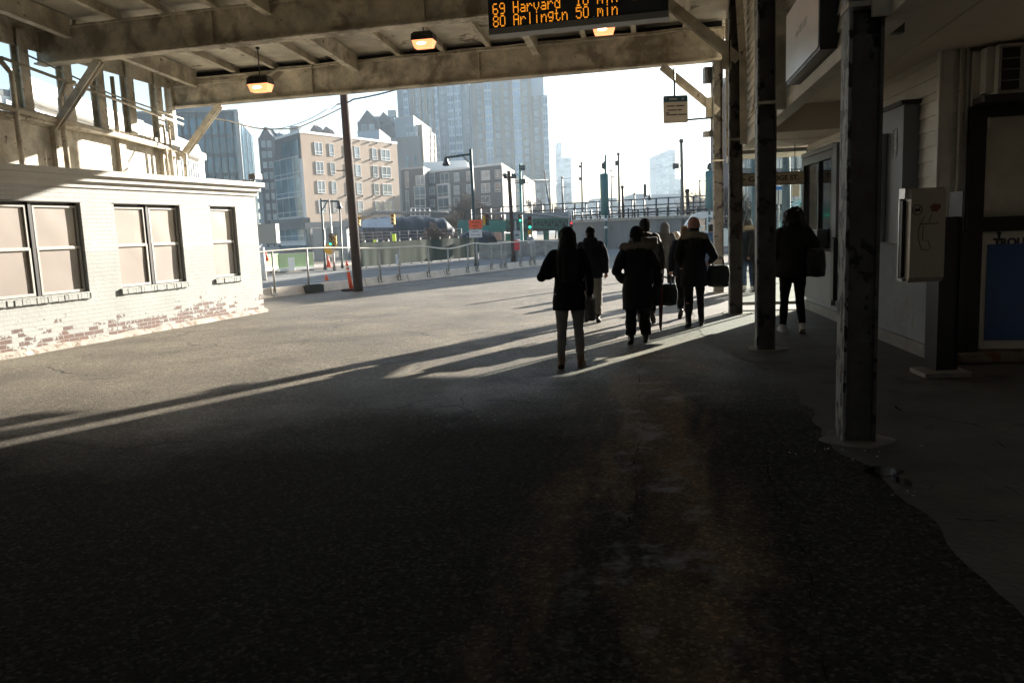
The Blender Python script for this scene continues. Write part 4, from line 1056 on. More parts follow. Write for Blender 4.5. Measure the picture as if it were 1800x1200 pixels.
b = MB(); b.tube([atY(853, 376, 48.1), atY(905, 374, 48.1), atY(960, 378, 48.1), atY(1000, 384, 48.1)], .07, 8); b.tube([atY(856, 376, 48.1), atY(856, 381, 48.1)], .04, 6); b.world('mast_arm', m_galv, sg)
def sig_b(t, Y):
    sighead(t, 914, 381, Y, .70, m_black, 'green')
    for z in (294, 318): 
        q = atY(918, z, Y); b = MB(); b.bx(q.x - .22, q.x + .2, Y - .2, Y + .2, q.z - .2, q.z + .12); b.world('fixture_box', m_pole, t)
postlike('traffic_signal', 'tall green signal pole with lit green light beside the orange barrels', 'traffic signal', 55.0, (918, 445), (914, 288), .11, m_teal, sig_b, zb=0)
def sig_c(t, Y):
    sighead(t, 931, 391, Y, .74, m_black, 'green'); panel(t, 928, 404, 935, 413, Y, m_yellow, 'yellow_plate'); pn = panel(t, 927.5, 416, 938, 428, Y, m_signwh, 'notice_panel')
    q = atY(932.5, 422, Y - .025); b = MB(); b.bx(q.x - .15, q.x + .15, Y - .028, Y - .022, q.z - .05, q.z + .05); b.bx(q.x - .1, q.x + .1, Y - .028, Y - .022, q.z + .1, q.z + .16); b.world('notice_print', m_ink, pn)
postlike('traffic_signal', 'traffic signal with lit green light above a yellow plate and notice', 'traffic signal', 46.0, (936, 455), (934, 380), .06, m_galv, sig_c, zb=0)
def sig_d(t, Y): sighead(t, 1004, 397, Y, .60, m_black, 'red')
postlike('traffic_signal', 'traffic signal with red light over the head of the long haired woman', 'traffic signal', 54.0, (1001, 440), (1000, 370), .08, m_galv, sig_d, zb=0)
# wooden pole with crossarm
def crossarm(t, Y):
    a, c = atY(885, 312, Y), atY(907, 312, Y); b = MB(); b.bar(a, c, .1, .12); b.tube([atY(889, 312, Y), atY(895, 322, Y), atY(902, 312, Y)], .025, 6); b.world('crossarm', m_wood, t)
    for px in (886, 889, 901, 905):
        b = MB(); q = atY(px, 309, Y); b.stack([(q.z - .1, q.x, q.y, .03, .03), (q.z, q.x, q.y, .07, .07), (q.z + .06, q.x, q.y, .08, .08), (q.z + .14, q.x, q.y, .03, .03)], 8); b.world('insulator', m_pole, t)
postlike('utility_pole', 'brown wooden utility pole with crossarm standing behind the low fence', 'utility pole', 43.9, (904, 462), (894, 300), .13, m_wood, crossarm, zb=0)
# orange roadworks sign on its post
ws = thing('roadworks_sign', 'square orange sign above a white sign fixed to the lamp pole', 'road sign', atY(836, 470, 35.4))
op = panel(ws, 824.5, 386, 847.5, 402.5, 35.6, m_signor, 'orange_panel'); wp = panel(ws, 825, 403.5, 847, 418, 35.6, m_signwh, 'white_panel')
def marks(parent, Y, rows_, mt):
    b = MB()
    for x0, x1, yc, hh in rows_:
        a, c = atY(x0, yc + hh, Y), atY(x1, yc - hh, Y); b.bx(a.x, c.x, Y - .003, Y, a.z, c.z)
    b.world('sign_lettering', mt, parent)
marks(op, 35.576, [(829, 833, 391, 1), (834.5, 843, 391, 1), (831, 840, 397, 1)], M('dark_red_letters', (.25, .03, .02), .6))
marks(wp, 35.576, [(829, 840, 407, 1), (828, 835, 413, 1), (837, 844, 413, 1)], M('grey_letters', (.3, .3, .32), .6))
ws2 = thing('roadworks_sign', 'narrow grey sign above a red sign beside the wooden crossarm pole', 'road sign', atY(908, 462, 43.5))
q2 = panel(ws2, 903.5, 405, 913.5, 421, 43.4, M('grey_sign_face', (.33, .36, .37), .6), 'grey_panel'); r2 = panel(ws2, 904, 422, 913, 440, 43.4, M('red_sign_face', (.62, .045, .05), .6), 'red_panel')
marks(q2, 43.37, [(905, 912, 413, 1.2)], m_ink); marks(r2, 43.37, [(905, 912, 427, .5), (905, 912, 433, .5)], M('pink_letters', (.7, .25, .22), .6))
b = MB(); p0 = atY(908.5, 462, 43.5); b.tube([(p0.x, 43.5, 0), (p0.x, 43.5, 2.2)], .05, 8); b.world('post', m_galv, ws2)
# sign cabinet on a white post beyond the building corner
sc_ = thing('equipment_cabinet', 'beige equipment cabinet on a white post past the building corner', 'cabinet', atY(461, 455, 34))
panel(sc_, 456, 393, 487, 429, 34, M('beige_cabinet_paint', (.36, .345, .31), .6, 0, .06, 1), 'cabinet', .5)
b = MB(); q = atY(461, 450, 34); b.tube([(q.x, 34, 0), (q.x, 34, 1.4)], .12, 10); b.world('post', m_white, sc_)
# light green barrier boxes across the road
GBl = ['light green site hoarding panel nearest the white building', 'light green site hoarding panel with a white notice']
for i, (x0, x1) in enumerate(((457, 490), (491.5, 551))):
    a, c = gnd(x0, 482), gnd(x1, 477); c.z = a.z = .14
    t = thing('site_hoarding', GBl[i], 'hoarding', a, 0, 'light green hoarding panels across the road')
    b = MB(); b.bar(a + Vector((0, 0, .45)), c + Vector((0, 0, .45)), .1, .78); b.world('panel', m_ltgreen, t)
    b = MB(); d = (c - a).normalized(); b.bar(a + Vector((0, -.15, .08)), c + Vector((0, -.15, .08)), .3, .14)
    n = 3 + 2 * i
    b.world('base_rail', m_white, t)
    if i: panel(t, 508, 452, 517, 476, a.y - .3, m_white, 'white_notice')
# tall green windscreen fence along the site
a, c = atY(622, 474, 42), atY(838, 468, 52); a.z = c.z = 0
t = thing('windscreen_fence', 'long dark green windscreen fence round the site in front of the black tarpaulin', 'fence', a)
b = MB(); n = 60; vs = []
for i in range(n + 1):
    p = a.lerp(c, i / n); w = .12 * noise.noise(Vector((i * .35, 0, 0)))
    for z in (.1, .5, 1.0, 1.38): vs.append((p.x, p.y + w * (1 - z * .5), z + .03 * noise.noise(Vector((i * .5, 4, 0)))))
fs = [(i * 4 + k, i * 4 + 4 + k, i * 4 + 5 + k, i * 4 + 1 + k) for i in range(n) for k in range(3)]
b.add(vs, fs, 0, True); b.world('fabric', m_screen, t)
for k in range(13):
    b = MB(); p = a.lerp(c, k / 12); b.tube([(p.x, p.y + .1, 0), (p.x, p.y + .1, 1.5)], .03, 6); b.world('fence_post', m_galv, t)
panel(t, 696, 447, 701, 465, 43.8, m_white, 'white_notice')
# grey pillars and beam of the station viaduct end
t = thing('viaduct_portal', 'grey concrete portal with two pillars at the foot of the brown building', 'portal', atY(590, 474, 62))
panel(t, 540, 388, 622, 401, 62, M('blue_grey_concrete', (.23, .245, .26), .8, 0, .1, .6), 'beam', 1.2)
for x0, x1 in ((557, 569), (600, 611)): panel(t, x0, 401, x1, 473, 62, M('blue_grey_pillar', (.20, .22, .235), .8, 0, .1, .6), 'pillar', 1.0)
# elevated deck with railing and black tarpaulin
t = thing('elevated_platform', 'dark elevated track deck with steel railing under a black tarpaulin', 'platform', atY(720, 450, 66))
x0, x1 = fp(628, 66)[0], fp(812, 66)[0]
zt = atY(700, 424, 66).z
b = MB(); b.bx(x0, x1, 65.5, 74, zt - 1.0, zt - .25); b.bx(x0, x1, 65.2, 65.5, zt - .5, zt - .1); b.world('deck', m_dgrey, t)
b = MB()
zr = atY(700, 407, 66).z
for z in (zr, (zr * 2 + zt) / 3, (zr + zt * 2) / 3): b.tube([(x0, 65.3, z), (x1, 65.3, z)], .035, 6)
for i in range(13): x = x0 + (x1 - x0) * i / 12; b.tube([(x, 65.3, zt - .3), (x, 65.3, zr + .05)], .035, 6)
b.world('railing', M('rail_grey_brown', (.2, .18, .17), .6, .2), t)
for i in range(6):
    b = MB(); x = x0 + .5 + (x1 - x0 - 1) * i / 5; b.bx(x - .2, x + .2, 66, 66.4, 0, zt - 1.0); b.world('column', m_dgrey, t)
b = MB(); b.bx(x0, x1, 72, 72.3, 0, zt - .9); b.world('dark_backing', M('dark_site_wall', (.06, .065, .07), .9, 0, .3, .5), t)
tp_ = thing('tarpaulin', 'large black tarpaulin draped over the equipment on the elevated deck', 'tarpaulin', atY(715, 405, 68))
b = MB(); nx, ny = 60, 14; vs = []
for i in range(nx + 1):
    for k in range(ny + 1):
        u, v_ = i / nx, k / ny; px = 631 + 168 * u; p = fp(px, 67 + 5 * v_)
        prof = [(0, 402), (.05, 384), (.3, 380), (.38, 378), (.5, 379.5), (.62, 378.5), (.8, 380), (.9, 383), (.96, 392), (1, 402)]
        for (ua, ya), (ub, yb) in zip(prof, prof[1:]):
            if ua <= u <= ub: yy = ya + (yb - ya) * (u - ua) / (ub - ua); break
        ztop = atY(px, yy, 67).z; zl = zt - .2
        s_ = math.sin(PI * min(1, max(0, v_))) ** .4
        z = zl + (ztop - zl) * s_ + .25 * noise.noise(Vector((u * 14, v_ * 3, 0))) * s_ + .08 * noise.noise(Vector((u * 50, v_ * 9, 2)))
        vs.append((p[0], p[1] + .3 * noise.noise(Vector((u * 20, 0, v_ * 4))), z))
fs = [(i * (ny + 1) + k, (i + 1) * (ny + 1) + k, (i + 1) * (ny + 1) + k + 1, i * (ny + 1) + k + 1) for i in range(nx) for k in range(ny)]
b.add(vs, fs, 0, True); b.world('cover', m_tarp, tp_)
b = MB(); vs = []
for i in range(25):
    u = i / 24; px = 635 + 56 * u; 
    for k in range(5): q = atY(px, 400 - (400 - (387 - 5 * u)) * k / 4, 66.6); vs.append((q.x, 66.7 + k * .12 + .1 * noise.noise(Vector((u * 9, k, 0))), q.z))
b.add(vs, [(i * 5 + k, i * 5 + 5 + k, i * 5 + 6 + k, i * 5 + 1 + k) for i in range(24) for k in range(4)], 0, True); b.world('pale_sheet', M('pale_blue_sheet', (.30, .36, .44), .6, 0, .15, 1), tp_)
# scaffold frame at the right end of the deck
t = thing('scaffold_frame', 'small pale scaffold frame on the deck in front of the grey apartment block', 'scaffold', atY(738, 380, 70))
b = MB()
for yy in (366, 372, 379): b.tube([atY(722, yy, 70), atY(755, yy, 70)], .05, 6)
for px in (722, 730, 738, 746, 755): b.tube([atY(px, 366, 70), atY(px, 384, 70)], .05, 6)
b.world('rails', m_alu, t)
# clutter below the deck: yellow lamp stand, worker-yellow vest sheet, timber stack
rg = random.Random(8)
t = thing('timber_stack', 'pale jumbled timber and pipes stacked under the elevated deck', 'timber stack', atY(700, 448, 58))
b = MB()
for i in range(40):
    q = atY(rg.uniform(668, 748), rg.uniform(431, 448), 58); d = Vector((rg.uniform(-.8, .8), rg.uniform(-.3, .3), rg.uniform(-.5, .6)))
    b.bar(q - d, q + d, rg.uniform(.05, .16), rg.uniform(.05, .2))
tag(b.world('timber', M('pale_timber', (.42, .36, .30), .8, 0, .4, 3), t), kind='stuff')
for px, py, lab in ((660, 433, 'lime yellow safety post standing in front of the dark deck'), (693, 423, 'lime yellow warning light below the deck railing')):
    q = atY(px, py, 55); b = MB(); b.bx(q.x - .12, q.x + .12, 54.9, 55.1, q.z - .35, q.z + .45); b.tube([(q.x, 55, 0), (q.x, 55, q.z)], .04, 6)
    b.alone('safety_post', M('lime_vest_yellow', (.6, .75, .05), .6), (q.x, 55, 0), label=lab, cat='safety post')
for px, py, s, lab in ((766, 433, .25, 'red capped site marker post behind the fence'), (577, 458, .30, 'orange traffic cone leaning against the signal post'), (468, 449, .25, 'orange cone on the hoarding beside the white post'), (574, 489, .2, 'small orange cone standing alone on the road')):
    q = atY(px, py, 41.5 if px in (577, 468) else (32 if px == 574 else 52)); b = MB(); b.stack([(q.z - s, q.x, q.y, .11, .11), (q.z, q.x, q.y, .07, .07), (q.z + s * .8, q.x, q.y, .025, .025)], 10)
    b.bx(q.x - .14, q.x + .14, q.y - .14, q.y + .14, q.z - s - .04, q.z - s); b.alone('traffic_cone', m_orange, (q.x, q.y, q.z - s), label=lab, cat='traffic cone')
# green steel portal bridge
t = thing('green_portal', 'green painted steel portal of the old viaduct with hazard striped legs', 'bridge portal', atY(850, 445, 72))
panel(t, 806, 388, 897, 410, 72, m_teal, 'beam', 1.2); panel(t, 806, 410, 815, 444, 72, m_teal, 'leg', .8); panel(t, 889, 410, 898, 424, 72, m_teal, 'leg', .8)
b = MB(); a_, c_ = atY(806, 389, 71.4), atY(897, 389, 71.4); b.bar(a_, c_, .3, .15); 
for px in (830, 860, 885): b.bar(atY(px, 390, 71.35), atY(px, 410, 71.35), .06, .12)
b.world('flange', m_teal, t)
for px in (893, 917, 942):
    b = MB(); x0_, z0_ = atY(px - 3, 440, 70).x, atY(px, 440, 70).z; x1_, z1_ = atY(px + 3, 425, 70).x, atY(px, 425, 70).z
    b.bx(x0_, x1_, 69.9, 70.1, 0, z1_); o_ = b.world('hazard_board', m_yellow, t)
    b = MB(); h3 = (z1_ - z0_) / 4
    for k in range(4): z = z0_ + k * h3; b.add([(x0_, 69.88, z), (x1_, 69.88, z + h3 * .6), (x1_, 69.88, z + h3 * 1.1), (x0_, 69.88, z + h3 * .5)], [(0, 1, 2, 3)])
    b.world('hazard_stripe', m_black, o_)
dz = thing('dark_site_mound', 'black covered mound of site material under the green portal', 'covered mound', atY(835, 440, 69))
b = MB(); q = atY(834, 428, 69); rings = [(0, q.x, 69, 2.1, 1.4), (.5, q.x, 69, 2.2, 1.4), (1.2, q.x, 69, 1.8, 1.1), (1.7, q.x + .1, 69, 1.1, .7), (1.9, q.x, 69, .3, .2)]
b.stack(rings, 24); 
for i, v in enumerate(b.v): v += Vector((noise.noise(v * 1.3) * .3, noise.noise(v * 1.7 + Vector((5, 0, 0))) * .3, noise.noise(v * 2) * .12))
b.world('cover', m_tarp, dz)
panel(thing('site_notice', 'pinkish notice board hanging under the green portal beam', 'notice board', atY(875, 420, 71)), 869.5, 408, 881.5, 422, 71, M('pink_notice', (.62, .42, .33), .6, 0, .2, 3), 'notice')
# site barriers on the right of the portal: pale concrete
for i, (px, py, lab) in enumerate(((868, 455, 'pale concrete barrier behind the far end of the fence'), (885, 452, 'pale concrete barrier left of the crossarm pole'), (925, 440, 'pale board barrier with a slanted top by the signal pole'), (972, 435, 'pale barrier half hidden by the long haired woman'))):
    q = atY(px, py, 50); b = MB(); prof = [(-.35, 0), (.35, 0), (.3, .25), (.12, .5), (.1, 1.0), (-.1, 1.0), (-.12, .5), (-.3, .25)]
    n = len(prof); v = [(q.x - .9, 50 + i * 1.3 + o, z) for o, z in prof] + [(q.x + .9, 50 + i * 1.3 + o, z) for o, z in prof]
    b.add(v, [tuple(range(n)), tuple(reversed(range(n, 2 * n)))] + [(k, n + k, n + (k + 1) % n, (k + 1) % n) for k in range(n)]); b.alone('concrete_barrier', m_conc, (q.x, 50 + i * 1.3, 0), label=lab, cat='barrier')
# green girder span and concrete viaduct wall
VY = 66
t = thing('green_girder_bridge', 'green steel truss bridge span leading into the concrete viaduct wall', 'bridge', atY(950, 400, VY))
x0, x1 = fp(890, VY)[0], fp(1004, VY)[0]
zA, zB, zC = atY(950, 372, VY).z, atY(950, 384, VY).z, atY(950, 404, VY).z
b = MB(); b.bx(x0, x1, VY, VY + 7, zB, zA - .1); b.world('parapet_deck', M('grey_blue_parapet', (.20, .215, .225), .8, 0, .15, .5), t)
b = MB(); b.bar((x0, VY - .1, zB - .1), (x1, VY - .1, zB - .1), .25, .2); b.bar((x0, VY - .1, zC + .45), (x1, VY - .1, zC), .25, .2)
n = 9
for i in range(n):
    xa, xb, xm = x0 + (x1 - x0) * i / n, x0 + (x1 - x0) * (i + 1) / n, x0 + (x1 - x0) * (i + .5) / n
    b.bar((xa, VY - .1, zB - .1), (xm, VY - .1, zC + .2), .12, .12); b.bar((xm, VY - .1, zC + .2), (xb, VY - .1, zB - .1), .12, .12)
b.world('truss', M('dark_green_girder', (.035, .10, .07), .7, 0, .2, .8), t)
b = MB(); b.bx(x0, x1, VY + .4, VY + 6, zC - .1, zB - .05); b.world('floor_beams', m_dgrey, t)
for px in (903, 925, 960, 985):
    b = MB(); x = fp(px, VY + 1)[0]; b.bx(x - .22, x + .22, VY + 1, VY + 1.4, 0, zC); b.world('bent_leg', M('green_leg_%d' % px, (.04, .13, .10), .7), t)
t = thing('viaduct_wall', 'stained grey concrete viaduct retaining wall behind the walking people', 'retaining wall', atY(1130, 438, 60))
xa, xb = fp(1006, 64)[0], fp(1420, 56)[0]
Pv, Qv = Vector((xa, 64, 0)), Vector((xb, 56, 0))
zw = atY(1130, 386, 61).z
dv = (Qv - Pv).normalized(); nv = Vector((-dv.y, dv.x, 0))
b = MB(); b.bar(Pv + nv * 1 + Vector((0, 0, zw / 2)), Qv + nv * 1 + Vector((0, 0, zw / 2)), 2.0, zw); b.world('wall', M('stained_wall_concrete', (.16, .16, .155), .85, 0, .35, .5, .2, 3, ((.10, .10, .10), .4, .56), streak=.3), t)
b = MB(); b.bar(Pv - nv * .05 + Vector((0, 0, zw + .1)), Qv - nv * .05 + Vector((0, 0, zw + .1)), .4, .22); b.world('coping', m_conc, t)
fz = thing('viaduct_fence', 'dark post and rail fence along the top of the concrete viaduct wall', 'fence', Pv + Vector((0, 0, zw)))
LV = (Qv - Pv).length; zf = atY(1130, 364, 61).z
for i in range(24):
    b = MB(); p = Pv + dv * (LV * i / 23) + nv * .2; hgt = zf - .12 * (i % 2); b.tube([p + Vector((0, 0, zw)), p + Vector((0, 0, hgt))], .07, 6); b.world('fence_post', m_dgrey, fz)
b = MB()
for z in (zf - .15, (zf + zw) / 2 + .1, zw + .35): b.tube([Pv + nv * .2 + Vector((0, 0, z)), Qv + nv * .2 + Vector((0, 0, z))], .035, 6)
for i in range(160): p = Pv + dv * (LV * i / 159) + nv * .2; b.tube([p + Vector((0, 0, zw + .35)), p + Vector((0, 0, zf - .15))], .012, 4)
b.world('rail', m_dgrey, fz)
b = MB(); P2, Q2 = Pv - dv * 12 + nv * 5, Qv + nv * 5
for z in (zw + .6, zw + 1.2, zw + 1.7): b.tube([P2 + Vector((0, 0, z)), Q2 + Vector((0, 0, z))], .05, 5)
for i in range(30): p = P2.lerp(Q2, i / 29); b.tube([p + Vector((0, 0, zw - .5)), p + Vector((0, 0, zw + 1.75))], .07, 5)
b.alone('track_fence', m_dgrey, P2, label='second dark rail fence on the far side of the viaduct track', cat='fence')
# ------------------------------------------------------------------ poles on and beyond the viaduct
def simple_pole(lab, Y, base, top, r, boxes=(), mt=m_pole, cat='pole', name='track_pole', group='poles along the viaduct'):
    p0 = atY(base[0], base[1], Y); p1 = atY(top[0], top[1], Y)
    t = thing(name, lab, cat, p0, 0, group)
    b = MB(); b.tube([p0, p1], [r, r * .75], 8); b.ball((p1.x, p1.y, p1.z), r * 1.3, r * 1.3, r * 1.3, 8); b.world('pole', mt, t)
    for (px, py, w, h, nm) in boxes:
        q = atY(px, py, Y); ww, hh = w * Y / 1400, h * Y / 1400; b = MB()
        b.bx(q.x - ww / 2, q.x + ww / 2, Y - ww / 2, Y + ww / 2, q.z - hh / 2, q.z + hh / 2); b.bar((q.x, Y, q.z), (p0.x + (p1.x - p0.x) * (base[1] - py) / (base[1] - top[1]), Y, q.z), .05, .05)
        b.world(nm, mt, t)
m_gpole = M('weathered_grey_pole', (.11, .10, .095), .7, .1, .2, 4)
simple_pole('slim pole with two lamp boxes on its left side', 70, (1024, 384), (1022, 287), .09, ((1019, 293, 4, 4, 'lamp_box'), (1019.5, 315, 4, 4, 'lamp_box')), m_gpole)
simple_pole('grey pole with one square lamp box near its top', 66, (1090, 420), (1087, 271), .11, ((1084.5, 287, 6, 8, 'lamp_box'),), m_gpole)
simple_pole('tall pole by the shed end with a dark loudspeaker box on its left', 60, (1201, 420), (1197.5, 248), .14, ((1188, 292, 9, 9, 'loudspeaker'),), m_gpole)
simple_pole('thin pole with a small bracket right of the green canister', 72, (1076, 384), (1074, 300), .07, ((1078, 311, 3, 2, 'bracket'),), m_gpole)
simple_pole('short brown stump pole right of the square lamp box pole', 66, (1096, 386), (1094, 329), .12, (), m_wood)
simple_pole('short post standing left of the hanging track signal', 68, (1116, 385), (1115, 341), .08)
simple_pole('brown stump pole right of the loudspeaker pole', 64, (1210, 385), (1208, 336), .16, (), m_wood)
simple_pole('thin pole with a bracket arm near the shed end', 74, (1231, 384), (1230, 318), .08, ((1237, 318, 8, 1, 'bracket'),))
simple_pole('thin mast standing close beside the big tower edge', 110, (969, 380), (957, 302), .12, (), m_gpole)
simple_pole('thin catenary mast with bracket left of the white towers', 110, (990, 384), (988, 312), .13, ((992, 329, 5, 1.4, 'bracket'),), m_dgrey)
simple_pole('thin mast left of the bracketed catenary mast', 110, (968, 372), (966, 316), .1, (), m_dgrey)
sgn = thing('track_signal', 'slim dark track signal head on a pole over the viaduct', 'track signal', atY(1134, 384, 68))
b = MB(); q0_, q1_ = atY(1134, 385, 68), atY(1133, 323, 68); b.tube([q0_, q1_], .06, 8); b.world('pole', m_pole, sgn)
b = MB(); q = atY(1133.5, 335, 68); b.bx(q.x - .1, q.x + .1, 67.8, 68.1, q.z - .5, q.z + .5); q = atY(1142, 348, 68); b.stack([(q.z - .2, q.x, 68, .17, .17), (q.z + .1, q.x, 68, .1, .1), (q.z + .35, q.x, 68, .03, .03)], 8); b.world('signal_head', m_pole, sgn)
# green antenna canister
def canister(lab, Y, x0, x1, y0, y1, base, top, mt):
    t = thing('antenna_pole', lab, 'antenna pole', atY(base[0], base[1], Y))
    a, c = atY(x0, y1, Y), atY(x1, y0, Y); cx = (a.x + c.x) / 2; r = (c.x - a.x) / 2
    q0, q1 = atY(base[0], base[1], Y), atY(top[0], top[1], Y); q0.z = 0
    b = MB(); b.tube([q0, q1], [r * .35, r * .22], 10); b.world('pole', mt, t)
    b = MB(); b.stack([(a.z, cx, Y, r * .8, r * .8), (a.z + .05, cx, Y, r, r), (c.z - .05, cx, Y, r, r), (c.z, cx, Y, r * .8, r * .8)], 16); b.world('canister', mt, t)
    b = MB(); zz = c.z + (q1.z - c.z) * .38
    for i in range(5): ang = i * 1.26; b.bx(cx + .35 * r * math.cos(ang) - .04, cx + .35 * r * math.cos(ang) + .04, Y + .35 * r * math.sin(ang) - .04, Y + .35 * r * math.sin(ang) + .04, zz - .2 + .05 * i, zz + .0 + .06 * i)
    b.world('antenna_cluster', m_pole, t)
    b = MB()
    for z in (1.6, 2.0): b.tube([(q0.x, Y, z), (q0.x, Y, z + .12)], r * .40, 10)
    b.world('pole_band', m_signwh, t)
m_can = M('teal_canister_paint', (.045, .125, .13), .5, .1, .1, .8)
canister('green antenna pole with a long cylindrical canister in front of the viaduct', 42, 1056, 1069, 305, 379, (1066, 450), (1064, 272), m_can)
canister('blue green antenna canister close to the shed end column', 44, 1240, 1254, 300, 366, (1247, 450), (1247, 286), m_can)
# catenary wires beyond
m_wire = M('thin_dark_wire', (.05, .05, .055), .6)
for i, (pts, r) in enumerate((([(900, 318, 60), (960, 316, 100), (990, 314, 110), (1024, 312, 75)], .03), ([(900, 322, 60), (966, 319, 110), (988, 318, 110)], .035), ([(1024, 318, 75), (1060, 305, 75), (1130, 280, 72), (1198, 250, 62), (1240, 222, 50)], .012), ([(1088, 275, 66), (1150, 262, 64), (1198, 256, 60)], .010), ([(1074, 302, 72), (1130, 300, 70), (1250, 280, 60)], .008))):
    b = MB(); b.tube([atY(*p) for p in pts], r, 5)
    b.alone('catenary_wire', m_wire, atY(*pts[0]), label=['upper dark overhead wire running right from the crossarm pole', 'lower dark overhead wire beside the big tower', 'faint long wire rising towards the shed end', 'faint wire between the lamp box pole and loudspeaker pole', 'faint level wire over the viaduct poles'][i], cat='wire')

# ================================================================== BUILDINGS
def V2(p): return Vector((p[0], p[1], 0))
m_wframe = M('white_window_frame', (.62, .62, .62), .5, 0, .06, 1)
m_wglass = glass_far('window_glass_far', (.07, .095, .11))
m_wglass_l = glass_far('window_glass_pale', (.24, .27, .30))
m_roof = M('flat_roof_membrane', (.3, .3, .3), .9)
WM = {}
def win_mesh(key, w, h, style, mats):
    if key in WM: return WM[key]
    b = MB(); f = min(.07, w * .05)
    b.bx(0, w, -.04, -.005, 0, h, 1)
    b.bx(0, f, -.09, -.001, 0, h); b.bx(w - f, w, -.09, -.001, 0, h); b.bx(f, w - f, -.09, -.001, 0, f); b.bx(f, w - f, -.09, -.001, h - f, h)
    if 'v' in style: b.bx(w / 2 - f * .5, w / 2 + f * .5, -.085, -.041, f, h - f)
    if 'l' in style: b.bx(f, w - f, -.086, -.042, h * .24, h * .24 + f)
    if '3' in style:
        for q in (1 / 3, 2 / 3): b.bx(w * q - f * .5, w * q + f * .5, -.085, -.041, f, h - f)
    if 'h' in style: b.bx(f, w - f, -.086, -.042, h * .5, h * .5 + f)
    if 's' in style: b.bx(-.1, w + .1, -.14, -.0, -.1, -.002)
    WM[key] = b.mesh('window', mats); return WM[key]
def put(name, me, P, Q, u, z, parent, off=0.0):
    d = (V2(Q) - V2(P)); ang = math.atan2(d.y, d.x); d.normalize(); n = Vector((d.y, -d.x, 0))
    loc = V2(P) + d * u + n * off + Vector((0, 0, z))
    return link(name, me, parent, loc - ABS[parent], ang)
def bld(name, lab, cat, pts, z1, mt, z0=-.3, parapet=None, group=None):
    base = V2(pts[0]); t = thing(name, lab, cat, base, 0, group)
    b = MB(); b.prism(pts, z0, z1); b.world('wall', mt, t)
    cx = sum(p[0] for p in pts) / len(pts); cy = sum(p[1] for p in pts) / len(pts)
    big = [((p[0] - cx) * 1.008 + cx, (p[1] - cy) * 1.008 + cy) for p in pts]
    b = MB(); b.prism(big, z1, z1 + (.35 if z1 < 40 else .9)); b.world('roof', parapet or m_roof, t)
    return t
def grid(t, P, Q, us, zs, w, h, style, mats, key, jit=None, name='window'):
    me = win_mesh(key, w, h, style, mats)
    for u in us:
        for z in zs: put(name, me, P, Q, u, z, t)
def slab(t, P, Q, u0, u1, z0, z1, mt, name, out=.12, back=.02):
    d = (V2(Q) - V2(P)).normalized(); n = Vector((d.y, -d.x, 0)); b = MB()
    v = [V2(P) + d * u + n * o + Vector((0, 0, z)) for u in (u0, u1) for o in (-back, out) for z in (z0, z1)]
    b.add(v, [(0, 1, 3, 2), (4, 6, 7, 5), (0, 4, 5, 1), (2, 3, 7, 6), (0, 2, 6, 4), (1, 5, 7, 3)]); return b.world(name, mt, t)

# --- beige brick building with glazed corner
P0, P1 = fp(541, 110), fp(707, 128); Pl = fp(498, 117)
zt = atY(541, 233, 110).z
m_beige = M('beige_brick_cladding', (.38, .29, .22), .85, 0, .07, .35, .05, 2)
m_taupe = M('grey_metal_cladding', (.13, .125, .122), .6, 0, .06, .4)
t = bld('brick_apartment_block', 'five storey beige brick block with white framed glass corner bay', 'apartment building', [Pl, P0, P1, (P1[0] - 3, P1[1] + 14), (Pl[0] + 4, Pl[1] + 22)], zt, m_beige, parapet=m_white)
FL = math.hypot(P1[0] - P0[0], P1[1] - P0[1])
rowz = [(fac(560, yb, P0, P1)[1], fac(560, ya, P0, P1)[1]) for ya, yb in ((250.5, 272.5), (284, 306), (319, 339.5), (353, 373.5))]
slab(t, Pl, P0, 0, math.hypot(P0[0] - Pl[0], P0[1] - Pl[1]) + .0, rowz[0][0] - .6, zt - .01, m_taupe, 'upper_cladding', .15)
cols = [(553.5, 567, 'vl'), (579, 587, 'l'), (606, 614, 'l'), (623, 632, 'l'), (654, 662, 'l'), (669, 685, 'vl')]
for ci, (xa, xb, stl) in enumerate(cols):
    ym = 275
    ua, ub = fac(xa, ym, P0, P1)[0], fac(xb, ym, P0, P1)[0]
    for ri, (za, zb) in enumerate(rowz):
        me = win_mesh('beige%d_%d' % (ci, ri < 1), ub - ua, zb - za, stl, [m_wframe, m_wglass_l if ri < 1 or (ri < 2 and ci < 4) else m_wglass])
        put('window', me, P0, P1, ua, za, t)
for ri, (za, zb) in enumerate(rowz):
    for px in (601, 617, 631, 648, 662, 687):
        u = fac(px, 260, P0, P1)[0]; d = (V2(P1) - V2(P0)).normalized(); n = Vector((d.y, -d.x, 0)); c = V2(P0) + d * u + n * .1 + Vector((0, 0, zb + .8)); b = MB(); b.bx(c.x - .12, c.x + .12, c.y - .1, c.y + .1, c.z - .1, c.z + .1); b.world('wall_vent', m_dgrey, t)
CL = math.hypot(P0[0] - Pl[0], P0[1] - Pl[1])
